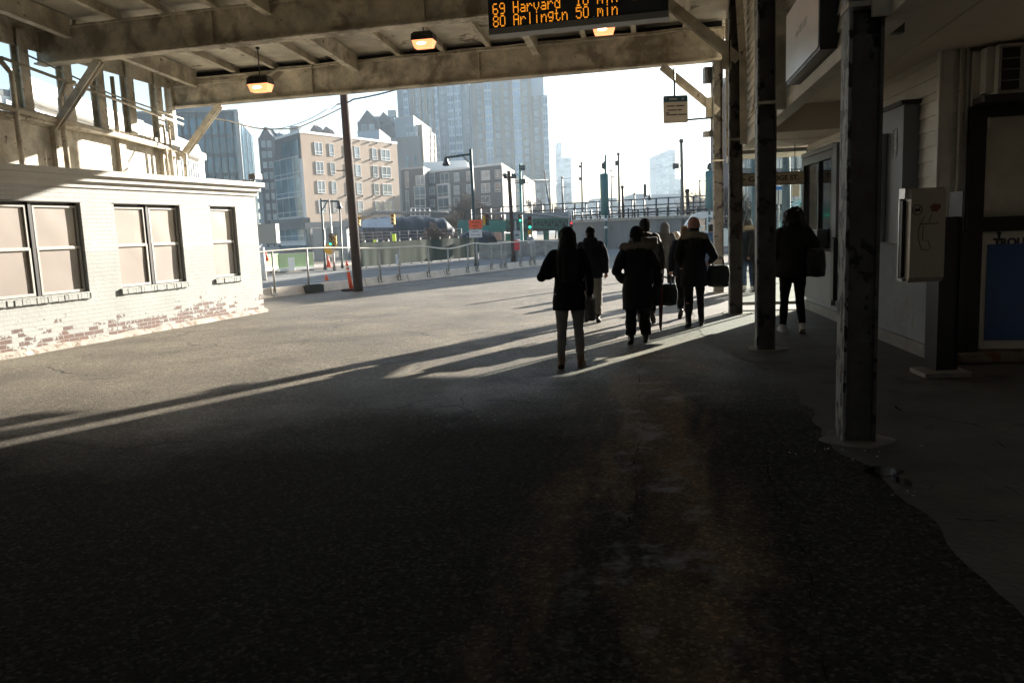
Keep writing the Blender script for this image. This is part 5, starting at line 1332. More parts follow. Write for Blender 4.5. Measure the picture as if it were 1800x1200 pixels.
# glass corner bay
m_bay = glass_far('bay_glass', (.12, .20, .24), .06, .5, .15)
me = win_mesh('beige_top', CL * .7, rowz[0][1] - rowz[0][0] + .5, 'v', [m_taupe, m_bay]); put('window', me, Pl, P0, CL * .27, rowz[0][0] - .2, t, .15)
for ri, (za, zb) in enumerate(rowz[1:] + [(rowz[3][0] - 3.3, rowz[3][1] - 3.3)]):
    me = win_mesh('beige_bay', CL * .78, zb - za + 1.1, '3l', [m_wframe, m_bay]); put('bay_window', me, Pl, P0, .1, za - .5, t, .5)
    me = win_mesh('beige_bay2', 1.9, zb - za + 1.1, 'l', [m_wframe, m_bay]); put('bay_window', me, Pl, P0, CL * .80 + .1, za - .5, t, .5)
slab(t, Pl, P0, .0, CL + .2, rowz[3][0] - 4.4, rowz[0][0] - .7, m_wframe, 'bay_frame', .45)
slab(t, Pl, P0, -1.0, CL + .5, .2, 3.0, m_teal if False else m_bay, 'ground_floor_glazing', .3)
slab(t, Pl, P0, -1.6, CL + 1.2, 3.1, 4.6, m_taupe, 'canopy_band', 1.1)
slab(t, P0, P1, .5, FL, .0, 3.3, m_taupe, 'ground_floor', .1)

# --- grey four storey block
Y = 150
G0, G1 = fp(748, 150), fp(886, 138); G2 = fp(908, 158)
zt = atY(884, 290, 138).z
m_gblk = M('dark_grey_panel', (.07, .067, .068), .7, 0, .06, .3)
t = bld('grey_apartment_block', 'dark grey four storey apartment block with white window surrounds', 'apartment building', [G0, G1, G2, (G0[0] + 9, G0[1] + 18)], zt, m_gblk, parapet=m_wframe)
def px_u(px, py, P, Q): return fac(px, py, P, Q)
for (xa, xb, rows_, stl, gl) in ((755, 765, ((304, 321), (329, 343), (351, 364)), 'l', m_wglass_l), (774, 790, ((305, 321),), 'vl', m_wglass), (798, 808, ((304, 319), (327, 342), (347, 362)), 'l', m_wglass_l), (820, 829, ((302, 317), (325, 340)), 'l', m_wglass_l), (846, 862, ((301, 316), (323, 338), (345, 360)), 'vl', m_wglass_l), (870, 880, ((299, 314), (322, 337)), 'l', m_wglass)):
    for (ya, yb) in rows_:
        ua, zb = fac(xa, ya, G0, G1); ub, za = fac(xb, yb, G0, G1)
        me = win_mesh('g%d%d' % (xa, ya), ub - ua, abs(zb - za), stl, [m_wframe, gl]); put('window', me, G0, G1, ua, min(za, zb), t)
for (xa, xb, ya, yb) in ((769, 794, 324, 371),):
    ua, zb = fac(xa, ya, G0, G1); ub, za = fac(xb, yb, G0, G1); slab(t, G0, G1, ua, ub, za, zb, m_wframe, 'bay_frame', .3)
    for k in (0, 1):
        me = win_mesh('gbay', (ub - ua) * .84, (zb - za) * .42, 'vl', [m_wframe, m_bay]); put('bay_window', me, G0, G1, ua + (ub - ua) * .08, za + (zb - za) * (.06 + .48 * k), t, .31)
slab(t, G1, G2, .3, 40 if False else math.hypot(G2[0] - G1[0], G2[1] - G1[1]) - .3, zt - 9, zt - .05, M('cream_side_render', (.62, .56, .46), .8, 0, .05, .3), 'side_render', .1)
b = MB(); q = fp(766, 158); b.bx(q[0] - 1.5, q[0] + 7, 156, 160, zt, zt + 2.6); b.world('roof_plant', m_white, t)
# left lower wing between beige and grey block
H0, H1 = fp(711, 146), fp(750, 144)
t = bld('low_wing_block', 'narrow grey wing with white framed balcony windows between two apartment blocks', 'apartment building', [H0, H1, (H1[0] + 1, H1[1] + 12), (H0[0] + 1, H0[1] + 14)], atY(730, 298, 146).z, m_gblk)
for (xa, xb, ya, yb, stl, g_) in ((712, 720, 302, 330, 'h', m_wglass_l), (713, 721, 335, 372, 'h', m_wglass_l), (731, 748, 309, 325, 'v', m_wglass_l), (728, 749, 328, 348, 'vl', m_bay), (729, 749, 350, 366, 'vl', m_bay)):
    ua, zb = fac(xa, ya, H0, H1); ub, za = fac(xb, yb, H0, H1)
    me = win_mesh('h%d%d' % (xa, ya), ub - ua, abs(zb - za), stl, [m_wframe, g_]); put('window', me, H0, H1, ua, min(za, zb), t, .05)
# white building right of grey block
I0, I1, I2 = fp(908, 170), fp(924, 166), fp(943, 190)
t = bld('white_block', 'small sunlit white block with rows of narrow windows behind the crossarm pole', 'apartment building', [I0, I1, I2, (I2[0] - 8, I2[1] + 10)], atY(924, 311, 166).z, M('sunlit_white_render', (.66, .60, .50), .8, 0, .05, .3))
il = math.hypot(I2[0] - I1[0], I2[1] - I1[1])
grid(t, I1, I2, [il * q for q in (.08, .28, .5, .7, .86)], [atY(930, yy, 175).z for yy in (330, 345, 360)], 1.0, 1.5, '', [m_wframe, m_wglass], 'iw')
grid(t, I0, I1, [.6], [atY(915, yy, 170).z for yy in (333, 348)], 1.6, 1.2, 'v', [m_wframe, m_wglass], 'iw2')

# --- main tower
TY = 300
m_tow = M('tower_brick', (.15, .142, .135), .85, 0, .08, .1); m_tow2 = M('tower_grey_panel', (.14, .165, .195), .8, 0, .06, .1)
m_pil = M('tower_pilaster', (.20, .165, .13), .85, 0, .05, .1); m_sp = M('tower_white_spandrel', (.30, .36, .43), .6, 0, .05, .2)
m_tg = glass_far('tower_glass', (.10, .16, .25), .1, .4, .12); m_tg2 = glass_far('tower_window_glass', (.19, .22, .25), .12, .5, .2)
zR = atY(880, 141, TY).z; zL = atY(770, 120, TY).z + 4
A_, B_, C_, D_ = fp(712, TY + 14), fp(767, TY + 8), fp(837, TY + 2), fp(965, TY)
tw = bld('residential_tower', 'tall pale brick residential tower with glazed bays rising behind the other blocks', 'tower', [A_, fp(836, TY + 2), (fp(836, TY + 2)[0], TY + 30), (A_[0] + 3, TY + 40)], zL, m_tow2)
b = MB(); b.prism([fp(838, TY), fp(938, TY), fp(939, TY + 1), (fp(938, TY)[0], TY + 28), (fp(838, TY)[0], TY + 28)], -.3, zR); b.world('wall', m_tow, tw)
zR2 = atY(950, 167, TY).z; b = MB(); b.prism([fp(937.5, TY + .6), (fp(965, TY)[0], TY + .6), (fp(965, TY)[0], TY + 24), (fp(937.5, TY)[0], TY + 24)], -.3, zR2); b.world('wall', m_tow, tw)
b = MB(); b.prism([fp(900, TY + 5), fp(964, TY + 5), (fp(964, TY)[0], TY + 20), (fp(900, TY)[0], TY + 20)], zR2, atY(930, 128, TY).z); b.world('roof_plant', m_sp, tw)
F0, F1 = fp(838, TY), fp(965, TY)
fl_h = 2.95; nfl = 19
def fu(px): return fac(px, 250, F0, F1)[0]
zbase = zR - 2.2
for (xa, xb) in ((837.5, 840), (850, 854), (868, 872), (883, 888), (900, 904), (918, 922), (932, 937), (953, 955)):
    slab(tw, F0, F1, fu(xa), fu(xb), 8, (zR + .6) if xb < 938 else zR2 - .5, m_pil, 'pilaster', .5)
for (xa, xb, ztop) in ((855, 867, zR - .6), (904.5, 917.5, zR - .6), (956, 964.5, zR2 - .4)):
    b = MB(); ua, ub = fu(xa), fu(xb); d = (V2(F1) - V2(F0)).normalized(); n = Vector((d.y, -d.x, 0))
    def bq(u, o, z): return V2(F0) + d * u + n * o + Vector((0, 0, z))
    kbox(b, bq, ua, ub, .02, .35, 8, ztop, 1)
    k = 0
    while 8 + k * fl_h < ztop: kbox(b, bq, ua - .05, ub + .05, .0, .45, 8 + k * fl_h, 8 + k * fl_h + .95); k += 1
    for q in (.0, .5, 1.0): kbox(b, bq, ua + (ub - ua) * q - .08, ua + (ub - ua) * q + .08, .0, .42, 8, ztop)
    b.world('glazed_bay', [m_sp, m_tg], tw)
me = win_mesh('tw', 1.5 * 1.0, 1.75, 'v', [m_sp, m_tg2])
for px in (844, 876, 892.5, 925.5, 944):
    for k in range(17):
        z = zbase - .6 - k * fl_h - (4.5 if px > 938 else 0)
        if z > 12: put('window', me, F0, F1, fu(px) - .75 + (.25 if px == 844 else 0), z, tw)
# left mass: bays and one mass of small windows
E0, E1 = A_, fp(836, TY + 2)
def eu(px): return fac(px, 250, E0, E1)[0]
for (xa, xb) in ((714, 722), (768, 774), (791, 801), (803, 814), (831, 835.5)):
    b = MB(); ua, ub = eu(xa), eu(xb); d = (V2(E1) - V2(E0)).normalized(); n = Vector((d.y, -d.x, 0))
    def bq(u, o, z): return V2(E0) + d * u + n * o + Vector((0, 0, z))
    kbox(b, bq, ua, ub, .02, .35, 8, zL - .5, 1); k = 0
    while 8 + k * fl_h < zL: kbox(b, bq, ua - .05, ub + .05, .0, .45, 8 + k * fl_h, 8 + k * fl_h + .95); k += 1
    for q in (0, .5, 1.0): kbox(b, bq, ua + (ub - ua) * q - .08, ua + (ub - ua) * q + .08, .0, .42, 8, zL)
    b.world('glazed_bay', [m_sp, m_tg], tw)
for (xa, xb) in ((727, 733), (741, 745), (750, 755), (763, 767)): slab(tw, E0, E1, eu(xa), eu(xb), 8, zL - .5, m_pil, 'pilaster', .4)
b = MB(); d = (V2(E1) - V2(E0)).normalized(); n = Vector((d.y, -d.x, 0))
for px in (737, 747.5, 759, 781, 823.5):
    for k in range(20):
        z = 9.2 + k * fl_h; u = eu(px)
        kbox(b, bq, u - .75, u + .75, .01, .05, z, z + 1.75, 1); kbox(b, bq, u - .06, u + .06, .05, .09, z, z + 1.75); kbox(b, bq, u - .8, u + .8, .0, .1, z - .12, z - .01)
tag(b.world('window_rows', [m_sp, m_tg2], tw), kind='stuff')

# --- mid height beige and white block in front of the tower
MY = 210
t = bld('stepped_block', 'stepped pale block with white top in front of the tower', 'apartment building', [fp(706, MY), fp(738, MY - 3), fp(768, MY + 24), (fp(706, MY)[0], MY + 30)], atY(735, 208, MY).z, M('pale_blue_white_panel', (.24, .27, .31), .8, 0, .05, .2))
zz = atY(735, 243, MY).z
b = MB(); b.prism([fp(700, MY - 3), fp(722, MY - 3.5), fp(748, MY - 5), fp(747, MY + 5), fp(700, MY + 5)], -.3, zz); b.world('lower_wall', m_tow, t)
b = MB(); b.prism([fp(741, MY), fp(752, MY - 1), fp(775, MY + 22), (fp(741, MY)[0], MY + 26)], -.3, atY(752, 219, MY).z); b.world('side_wall', m_pil, t)
Q0, Q1 = fp(706, MY), fp(738, MY - 3)
for px in (716, 724, 731):
    for yy in (233, 243.5):
        u, z = fac(px, yy, Q0, Q1); me = win_mesh('mid', 1.0 if px != 724 else 1.6, 1.5, '', [m_sp, m_wglass_l]); put('window', me, Q0, Q1, u - .5, z, t)
Q0, Q1 = fp(700, MY - 3), fp(748, MY - 5)
for px in (718, 732):
    for yy in (284, 298): u, z = fac(px, yy, Q0, Q1); me = win_mesh('mid2', 1.5 if px > 720 else .7, 1.5, 'v', [m_dgrey, m_bay]); put('window', me, Q0, Q1, u - .5, z, t, .3)
Q0, Q1 = fp(752, MY - 1), fp(775, MY + 22)
for px in (757, 764, 771):
    for k in range(6): u, z = fac(px, 236 + k * 12, Q0, Q1); me = win_mesh('mid3', 1.1, 1.6, '', [m_pil, m_wglass]); put('window', me, Q0, Q1, u - .5, z, t, .05)

# --- dark gabled towers
m_gab = M('dark_brick_gable', (.058, .05, .05), .9, 0, .1, .3); m_slate = M('slate_roof', (.15, .165, .18), .8, 0, .08, .4); m_bal = M('pale_balcony', (.34, .36, .38), .8, 0, .1, .4)
def gabled(lab, xs, Y, ytop, yeave, xr, rows_, dx):
    """front gable face then flank"""
    P, Q = fp(xs[0], Y), fp(xs[1], Y - 1); Rr_ = fp(xr, Y + 22)
    ze, zp = atY(xs[0], yeave, Y).z, atY((xs[0] + xs[1]) / 2, ytop, Y).z
    t = thing('gabled_tower', lab, 'tower', V2(P)); w = Q[0] - P[0]
    dep = 26
    b = MB(); x0, x1, y0, y1 = P[0], Q[0], Y, Y + dep
    b.bx(x0, x1, y0, y1, -.3, ze); b.bx(x1, Rr_[0], y0 + 5, y1, -.3, ze - .5)
    xm = (x0 + x1) / 2
    b.add([(x0 + w * .1, y0, ze), (x1 - w * .1, y0, ze), (xm, y0, zp), (x0 + w * .1, y0 + 8, ze), (x1 - w * .1, y0 + 8, ze), (xm, y0 + 8, zp)], [(0, 1, 2), (5, 4, 3), (0, 3, 4, 1)])
    x2, x3 = Rr_[0] - w * .9, Rr_[0]; xm2 = (x2 + x3) / 2
    b.add([(x2, y0 + 4.8, ze), (x3, y0 + 4.8, ze), (xm2, y0 + 4.8, zp), (x2, y0 + 12, ze), (x3, y0 + 12, ze), (xm2, y0 + 12, zp)], [(0, 1, 2), (5, 4, 3), (0, 3, 4, 1)])
    b.world('wall', m_gab, t)
    b = MB()
    b.add([(x0, y0 + .3, ze), (x0, y0 + dep, ze), (Rr_[0], y0 + dep, ze), (Rr_[0], y0 + 5, ze), (x0 + 2, y0 + 10, zp - .6), (Rr_[0] - 1, y0 + 12, zp - .6), (x1, y0 + 5, ze)], [(0, 1, 4), (1, 2, 5, 4), (2, 3, 5), (6, 0, 4), (3, 6, 4, 5)])
    b.add([(xm, y0 + .05, zp + .1), (x1 - w * .05, y0 + .05, ze), (x1 - w * .05, y0 + 8, ze), (xm, y0 + 8, zp + .1)], [(0, 1, 2, 3)]); b.add([(xm, y0 + .05, zp + .1), (x0 + w * .05, y0 + .05, ze), (x0 + w * .05, y0 + 8, ze), (xm, y0 + 8, zp + .1)], [(3, 2, 1, 0)])
    b.world('roof', m_slate, t)
    b = MB(); b.bx(x1 + 2, x1 + 4.5, y0 + 10, y0 + 13, zp - 1, zp + 1.2); b.world('chimney', m_bal, t)
    me = win_mesh('gab%s' % xs[0], w * .24, 1.7, '', [m_sp, m_tg2])
    for k in range(rows_):
        for q in (.2, .56): put('window', me, (x0, y0), (x1, y0), w * q, ze - 2.6 - k * 2.9, t)
    b = MB(); k = 0
    while ze - 12 - k * 2.9 > 4: b.bx(x0 - dx, x0 - .02, y0 + 1, y0 + 6, ze - 12 - k * 2.9, ze - 10.9 - k * 2.9); k += 1
    b.bx(x0 - dx * .8, x0 - .02, y0 + 2, y0 + 7, 0, ze - 9.8); b.world('balconies', m_bal, t)
    return t
gabled('dark gabled high rise with rows of white windows left of the beige block', (468, 494), 230, 222, 242, 532, 17, 2.2)
gabled('dark gabled high rise peeping out above the beige block beside the tower', (641, 676), 270, 193, 214, 714, 4, .6)
# small gabled roofs and white mass behind the beige block
t = bld('white_link_block', 'blank white block rising between the beige block and the gabled tower', 'building', [fp(640, 180), fp(678, 178), (fp(678, 178)[0], 195), (fp(640, 180)[0], 195)], atY(660, 232, 180).z, m_sp)
b = MB(); b.prism([fp(618, 181), fp(640, 181), (fp(640, 181)[0], 192), (fp(618, 181)[0], 192)], 0, atY(630, 240, 181).z); b.world('lower_wall', m_sp, t)
for i, (x0, x1, ya, yb) in enumerate(((545, 560, 219, 233), (564, 581, 223, 236))):
    Y = 240; a, c = atY(x0, yb, Y), atY(x1, yb, Y); p = atY((x0 + x1) / 2, ya, Y)
    b = MB(); b.bx(a.x, c.x, Y, Y + 10, 0, a.z); b.add([(a.x, Y, a.z), (c.x, Y, a.z), (p.x, Y, p.z), (a.x, Y + 10, a.z), (c.x, Y + 10, a.z), (p.x, Y + 10, p.z)], [(0, 1, 2), (5, 4, 3), (0, 2, 5, 3), (1, 4, 5, 2)])
    t = thing('gabled_house_top', ['left one of two brown gable roofs over the beige block', 'second brown gable roof, the right one over the beige block'][i], 'building', (a.x, Y, 0)); b.world('wall', M('rust_brown_gable%d' % i, (.22, .13, .09), .9), t)
    b = MB(); b.add([(p.x, Y - .1, p.z + .15), (a.x - .3, Y - .1, a.z), (a.x - .3, Y + 10, a.z), (p.x, Y + 10, p.z + .15)], [(0, 1, 2, 3)]); b.world('roof', m_slate, t)

# --- glass block on the left
LYf = 130
L0, L1, L2 = fp(250, 128), fp(437, LYf), fp(458, 150)
zt = atY(437, 196, LYf).z
m_fin = M('glass_block_fin', (.21, .215, .22), .6, 0, .06, .3); m_lg = glass_far('glass_block_pane', (.09, .18, .26), .06, .5, .18)
t = bld('glass_office_block', 'blue glass office block with grey vertical fins seen past the shed end', 'office building', [L0, L1, L2, (L2[0] - 4, L2[1] + 12), (L0[0], 155)], zt, m_fin)
zc = atY(410, 181, 136).z
b = MB(); b.prism([fp(330, 136), fp(409, 136), fp(424, 146), (fp(330, 136)[0], 150)], zt, zc); b.world('penthouse', M('penthouse_metal', (.24, .27, .30), .6), t)
gl = math.hypot(L1[0] - L0[0], L1[1] - L0[1]); ncol = 15; cw_ = gl / ncol
flh = (zt - 1) / 7
kk = 0
for r_ in range(7):
    for cidx in range(5, ncol):
        me = win_mesh('lg%d' % (r_ % 2), cw_ * .72, flh * .84, 'v' if r_ % 2 else 'h', [m_fin, m_lg])
        put('window', me, L0, L1, cw_ * (cidx + .14 + (.12 if (r_ // 2) % 2 else 0)), .6 + r_ * flh, t, .02)
for cidx in range(5, ncol + 1):
    slab(t, L0, L1, cw_ * cidx - .12, cw_ * cidx + .12, .2, zt, m_fin, 'fin', .25)
b = MB()
slab(t, L0, L1, gl - .5, gl, .2, zt + .1, M('pale_corner_fin', (.5, .48, .46), .6), 'corner_fin', .3)
sl_ = math.hypot(L2[0] - L1[0], L2[1] - L1[1])
for q in range(6):
    me = win_mesh('lgs', sl_ / 6 * .86, zt - 2, 'h', [m_fin, m_lg]); put('side_glazing', me, L1, L2, sl_ * q / 6 + .1, .8, t, .02)
# --- white building behind the clerestory
Wp0, Wp1 = fp(60, 33), fp(364, 60)
zt = atY(364, 263, 60).z
t = bld('white_low_building', 'long white low building with tall windows seen through the shed clerestory', 'building', [Wp0, Wp1, (Wp1[0] - 3, Wp1[1] + 9), (Wp0[0] - 3, Wp0[1] + 9)], zt, M('bright_white_render', (.78, .76, .72), .7, 0, .04, .3), parapet=m_white)
wl_ = math.hypot(Wp1[0] - Wp0[0], Wp1[1] - Wp0[1])
me = win_mesh('wlb', 1.15, 2.6, 'vl', [m_wframe, m_wglass_l])
for k in range(22):
    for z in (zt - 3.6, zt - 7.2): put('window', me, Wp0, Wp1, wl_ - 1.9 - k * 1.75, z, t)
slab(t, Wp0, Wp1, 0, wl_, zt - .75, zt - .3, m_white, 'cornice', .5)
t = bld('distant_white_house', 'sunlit white house roof with dark windows left of the clerestory gaps', 'building', [fp(20, 46), fp(150, 50), (fp(150, 50)[0], 60), (fp(20, 46)[0], 60)], atY(120, 172, 48).z, m_white)
Pq, Qq = fp(20, 46), fp(150, 50)
grid(t, Pq, Qq, [1, 2.2, 3.4, 4.0], [atY(100, 196, 48).z], .9, 1.2, 'v', [m_wframe, m_wglass], 'dwh')

# --- far hazy towers and low slabs
def far(name, lab, blocks, Y, mt, cat='tower'):
    t = thing(name, lab, cat, V2(fp(blocks[0][0], Y)))
    for (x0, x1, yt) in blocks:
        a, c = atY(x0, yt, Y), atY(x1, yt, Y); b = MB(); b.bx(a.x, c.x, Y, Y + 25, -.3, a.z); b.world('wall', mt, t)
        b = MB(); k = 0
        while 4 + k * 4.0 < a.z - 3:
            nb = max(2, int((x1 - x0) / 2.2))
            for i in range(nb): xx = a.x + (c.x - a.x) * (i + .15) / nb; b.bx(xx, xx + (c.x - a.x) / nb * .7, Y - .25, Y - .05, 4 + k * 4.0, 6.6 + k * 4.0)
            k += 1
        if b.v: tag(b.world('window_rows', m_wglass_l, t), kind='stuff')
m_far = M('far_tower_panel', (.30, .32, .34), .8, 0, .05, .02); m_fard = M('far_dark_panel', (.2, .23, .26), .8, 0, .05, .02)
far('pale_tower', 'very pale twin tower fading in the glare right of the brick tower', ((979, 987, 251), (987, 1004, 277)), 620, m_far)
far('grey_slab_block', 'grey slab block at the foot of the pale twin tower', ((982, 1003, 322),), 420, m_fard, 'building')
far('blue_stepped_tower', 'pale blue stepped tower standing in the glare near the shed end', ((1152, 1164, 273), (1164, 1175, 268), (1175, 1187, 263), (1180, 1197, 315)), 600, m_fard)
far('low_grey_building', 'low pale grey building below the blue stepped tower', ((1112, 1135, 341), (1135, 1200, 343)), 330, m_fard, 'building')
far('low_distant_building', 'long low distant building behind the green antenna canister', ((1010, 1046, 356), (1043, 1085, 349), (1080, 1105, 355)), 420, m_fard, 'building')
# --- dark block seen through the glazed screen
D0, D1 = fp(1262, 62), fp(1450, 54)
t = bld('purple_grey_block', 'purple grey block with white windows seen through the glazed screen', 'apartment building', [D0, D1, (D1[0] + 4, D1[1] + 12), (D0[0] + 3, D0[1] + 14)], 12, M('purple_grey_brick', (.13, .115, .12), .85, 0, .08, .4))
for px in (1306, 1320, 1352, 1372, 1392, 1404):
    for yy in (288, 346): u, z = fac(px, yy, D0, D1); me = win_mesh('dg', .7, 1.1, 'v', [m_wframe, m_wglass_l]); put('window', me, D0, D1, u - .4, z - .3, t, .03)
postlike('street_pole', 'thick greenish pole standing behind the glazed screen', 'pole', 30.0, (1382, 460), (1382, 240), .19, M('greenish_pole', (.09, .115, .11), .6, .1, .15, 3), zb=0)
postlike('street_pole', 'pale green pole at the left part of the glazed screen', 'pole', 32.0, (1326, 460), (1324, 240), .11, M('pale_green_pole', (.10, .15, .15), .6, .1, .15, 3), zb=0)
def bsg(t, Y):
    p = panel(t, 1363, 327, 1374, 359, Y, m_white, 'board'); panel(t, 1362.8, 328, 1374.2, 334, Y, M('bus_blue', (.02, .20, .60), .5), 'header_band', .06)
postlike('bus_stop_flag', 'white bus stop flag with blue header behind the glazed screen', 'bus stop sign', 26.0, (1368, 480), (1368, 326), .04, m_galv, bsg, zb=0)
dl = thing('drum_lantern', 'beige drum shaped lantern on a bracket outside the glazed screen', 'street lamp', atY(1399, 460, 24)); q0, q1 = atY(1399, 345, 24), atY(1399, 300, 24)
b = MB(); b.stack([(q0.z, q0.x, 24, .09, .09), (q0.z + .04, q0.x, 24, .115, .115), (q1.z - .03, q0.x, 24, .11, .11), (q1.z, q0.x, 24, .07, .07)], 16); b.world('shade', M('beige_drum', (.45, .38, .28), .6), dl)
b = MB(); b.tube([(q0.x, 24, q1.z), (q0.x, 24, q1.z + 1.2)], .02, 6); b.tube([(q0.x, 24, q1.z + 1.2), (q0.x + .8, 24, q1.z + 1.2), (q0.x + .8, 24, 0)], .04, 8); b.world('bracket', m_pole, dl)

# ================================================================== VEHICLES
def van(name, lab, cat, loc, rz, body, L_=5.2, W_=1.95, H_=2.3):
    t = thing(name, lab, cat, loc, rz)
    prof = [(-L_ / 2, .35), (L_ / 2 - .1, .35), (L_ / 2, .6), (L_ / 2 - .05, .95), (L_ / 2 - .9, 1.15), (L_ / 2 - 1.65, H_ - .15), (L_ / 2 - 2.0, H_), (-L_ / 2 + .1, H_), (-L_ / 2, H_ - .15)]
    b = MB(); n = len(prof); v = []
    for s in (-1, 1): v += [(p[0], s * (W_ / 2 - (.12 if p[1] > 1.3 else 0)), p[1]) for p in prof]
    b.add(v, [tuple(reversed(range(n))), tuple(range(n, 2 * n))] + [(i, (i + 1) % n, n + (i + 1) % n, n + i) for i in range(n)]); b.local('body', body, t)
    b = MB()
    for s in (-1, 1):
        y = s * (W_ / 2 - .06); b.bx(L_ / 2 - 2.4, L_ / 2 - 1.5, y - .02, y + .02, 1.25, H_ - .35); b.bx(-L_ / 2 + .4, L_ / 2 - 2.6, y - .02, y + .02, 1.35, H_ - .35)
    b.add([(L_ / 2 - .93, -.75, 1.18), (L_ / 2 - .93, .75, 1.18), (L_ / 2 - 1.62, .72, H_ - .2), (L_ / 2 - 1.62, -.72, H_ - .2)], [(0, 1, 2, 3)]); b.bx(-L_ / 2 - .01, -L_ / 2 + .02, -.75, .75, 1.3, H_ - .35)
    b.local('windows', m_dglass, t)
    for x in (-L_ / 2 + .95, L_ / 2 - .95):
        for s in (-1, 1):
            b = MB(); b.tube([(x, s * W_ / 2 - .12, .33), (x, s * W_ / 2 + .1 * s, .33)] if s > 0 else [(x, -W_ / 2 + .12, .33), (x, -W_ / 2 - .02, .33)], .33, 16); w = b.local('wheel', m_rubber, t)
            b = MB(); b.tube([(x, s * (W_ / 2 + .015), .33), (x, s * (W_ / 2 + .03), .33)], .18, 12); b.local('rim', m_alu, w)
    for s in (-1, 1):
        b = MB(); b.ball((L_ / 2 - .06, s * .75, .78), .06, .16, .10, 8); b.local('headlight', m_alu, t)
        b = MB(); b.bx(-L_ / 2 - .02, -L_ / 2 + .01, s * .85 - .07, s * .85 + .07, .9, 1.3); b.local('tail_light', M('tail_red%d' % s, (.3, .02, .02), .3), t)
    return t
q = fp(1246, 46)
van('white_van', 'white van parked beyond the far column at the shed end', 'van', (q[0], 46, .01), R(170), m_white)
q = fp(1398, 38)
van('green_van', 'mint green van parked outside behind the glazed screen', 'van', (q[0] + 1, 38, .01), R(175), M('mint_green_paint', (.10, .33, .26), .4), 5.2, 1.95, 2.6)

# ================================================================== BARE TREES
def bare_tree(lab, px, Y, zbase, hgt, spread, seed, dens=6, group='bare winter trees beyond the site'):
    rg = random.Random(seed); p = fp(px, Y); base = Vector((p[0], p[1], zbase))
    t = thing('bare_tree', lab, 'tree', base, 0, group)
    tr = MB(); cr = MB()
    def grow(b, a, d, ln, r, lv):
        pts = [a]; dd = d.copy()
        for i in range(3):
            dd = (dd + Vector((rg.gauss(0, .16), rg.gauss(0, .16), rg.gauss(.05, .1)))).normalized(); pts.append(pts[-1] + dd * ln / 3)
        r = max(r, .011 + Y * .00004); b.tube(pts, [r, r * .85, r * .7, r * .5], 5 if lv < 2 else 3)
        if lv >= 5: return
        for i in range(rg.randint(3, 5) if lv else dens + 3):
            s = rg.uniform(.35, 1); k = min(2, int(s * 3)); q = pts[k].lerp(pts[k + 1], rg.random())
            nd = (dd + Vector((rg.gauss(0, .55 * spread), rg.gauss(0, .55 * spread), rg.gauss(.12, .3)))).normalized()
            grow(cr, q, nd, ln * rg.uniform(.55, .8), r * .5, lv + 1)
    grow(tr, base, Vector((0, 0, 1)), hgt * .36, hgt * .016 + .03, 0)
    tr.world('trunk', m_twig, t); cr.world('crown', m_twig, t)
bare_tree('wide bare tree in front of the grey apartment block', 815, 84, 0, 6.6, 1.1, 1, 8)
bare_tree('bare tree left of the lamp pole over the tarpaulin', 780, 80, 0, 4.6, 1.2, 2, 7)
bare_tree('bare tree right of the lamp pole by the grey block', 850, 88, 0, 6.0, 1.1, 3, 7)
bare_tree('small twiggy shrub tree at the windscreen fence by the deck', 762, 56, 0, 3.0, 1.1, 4, 7)
bare_tree('bare tree below the big tower near the masts', 960, 140, 0, 9.5, 1.0, 5, 7)
bare_tree('bare tree left of the pale twin tower base', 976, 150, 0, 8.0, 1.0, 6, 7)
bare_tree('hazy bare tree on the horizon left of the shed end', 1222, 200, 0, 13, 1.2, 7, 8)
bare_tree('hazy bare tree on the horizon beside the loudspeaker pole', 1206, 210, 0, 12.5, 1.2, 8, 8)
bare_tree('hazy bare tree on the horizon close to the shed end', 1240, 205, 0, 12.5, 1.2, 9, 8)
bare_tree('bare street tree seen through the left of the glazed screen', 1312, 42, 0, 4.2, 1.0, 10, 6)
# ================================================================== PEOPLE
def fuse(mb, name, mats, vox, sm=3, folds=0.0, fs=(5, 5, 2.5), seed=0.0):
    """weld overlapping closed shapes into ONE continuous skin"""
    me = mb.mesh('tmp', mats); o = bpy.data.objects.new('tmp', me); COL.objects.link(o)
    md = o.modifiers.new('r', 'REMESH'); md.mode = 'VOXEL'; md.voxel_size = vox; md.use_smooth_shade = True
    s_ = o.modifiers.new('s', 'SMOOTH'); s_.factor = .5; s_.iterations = sm
    bpy.context.view_layer.update()
    out = bpy.data.meshes.new_from_object(o.evaluated_get(bpy.context.evaluated_depsgraph_get()))
    bpy.data.objects.remove(o); bpy.data.meshes.remove(me); out.name = name
    if folds:
        nn = [v.normal.copy() for v in out.vertices]
        for v, n in zip(out.vertices, nn):
            c = v.co; k = noise.noise(Vector((c.x * fs[0] + seed, c.y * fs[1], c.z * fs[2]))) + .5 * noise.noise(Vector((c.x * fs[0] * 2.3, c.y * fs[1] * 2.3 + seed, c.z * fs[2] * 2.6)))
            v.co = c + n * (k * folds)
    out.materials.clear()
    for mm in (mats if isinstance(mats, (list, tuple)) else [mats]): out.materials.append(mm)
    for p in out.polygons: p.use_smooth = True; p.material_index = 0
    return out
m_skin = M('skin', (.36, .20, .14), .5, 0, .08, 12)
m_skin2 = M('brown_skin', (.17, .09, .06), .5, 0, .08, 12)
m_hairb = M('black_hair', (.007, .006, .0055), .6, 0, .3, 30, .3, 90, streak=.1, spec=.32)
m_hairbl = M('blond_hair', (.30, .22, .13), .5, 0, .3, 30, .3, 90, streak=.1)
m_fur = M('grey_brown_fur', (.25, .205, .16), .9, 0, .5, 60); m_furt = M('tan_fur', (.34, .27, .19), .9, 0, .5, 60)
m_eye = M('eye_white', (.6, .58, .55), .3)
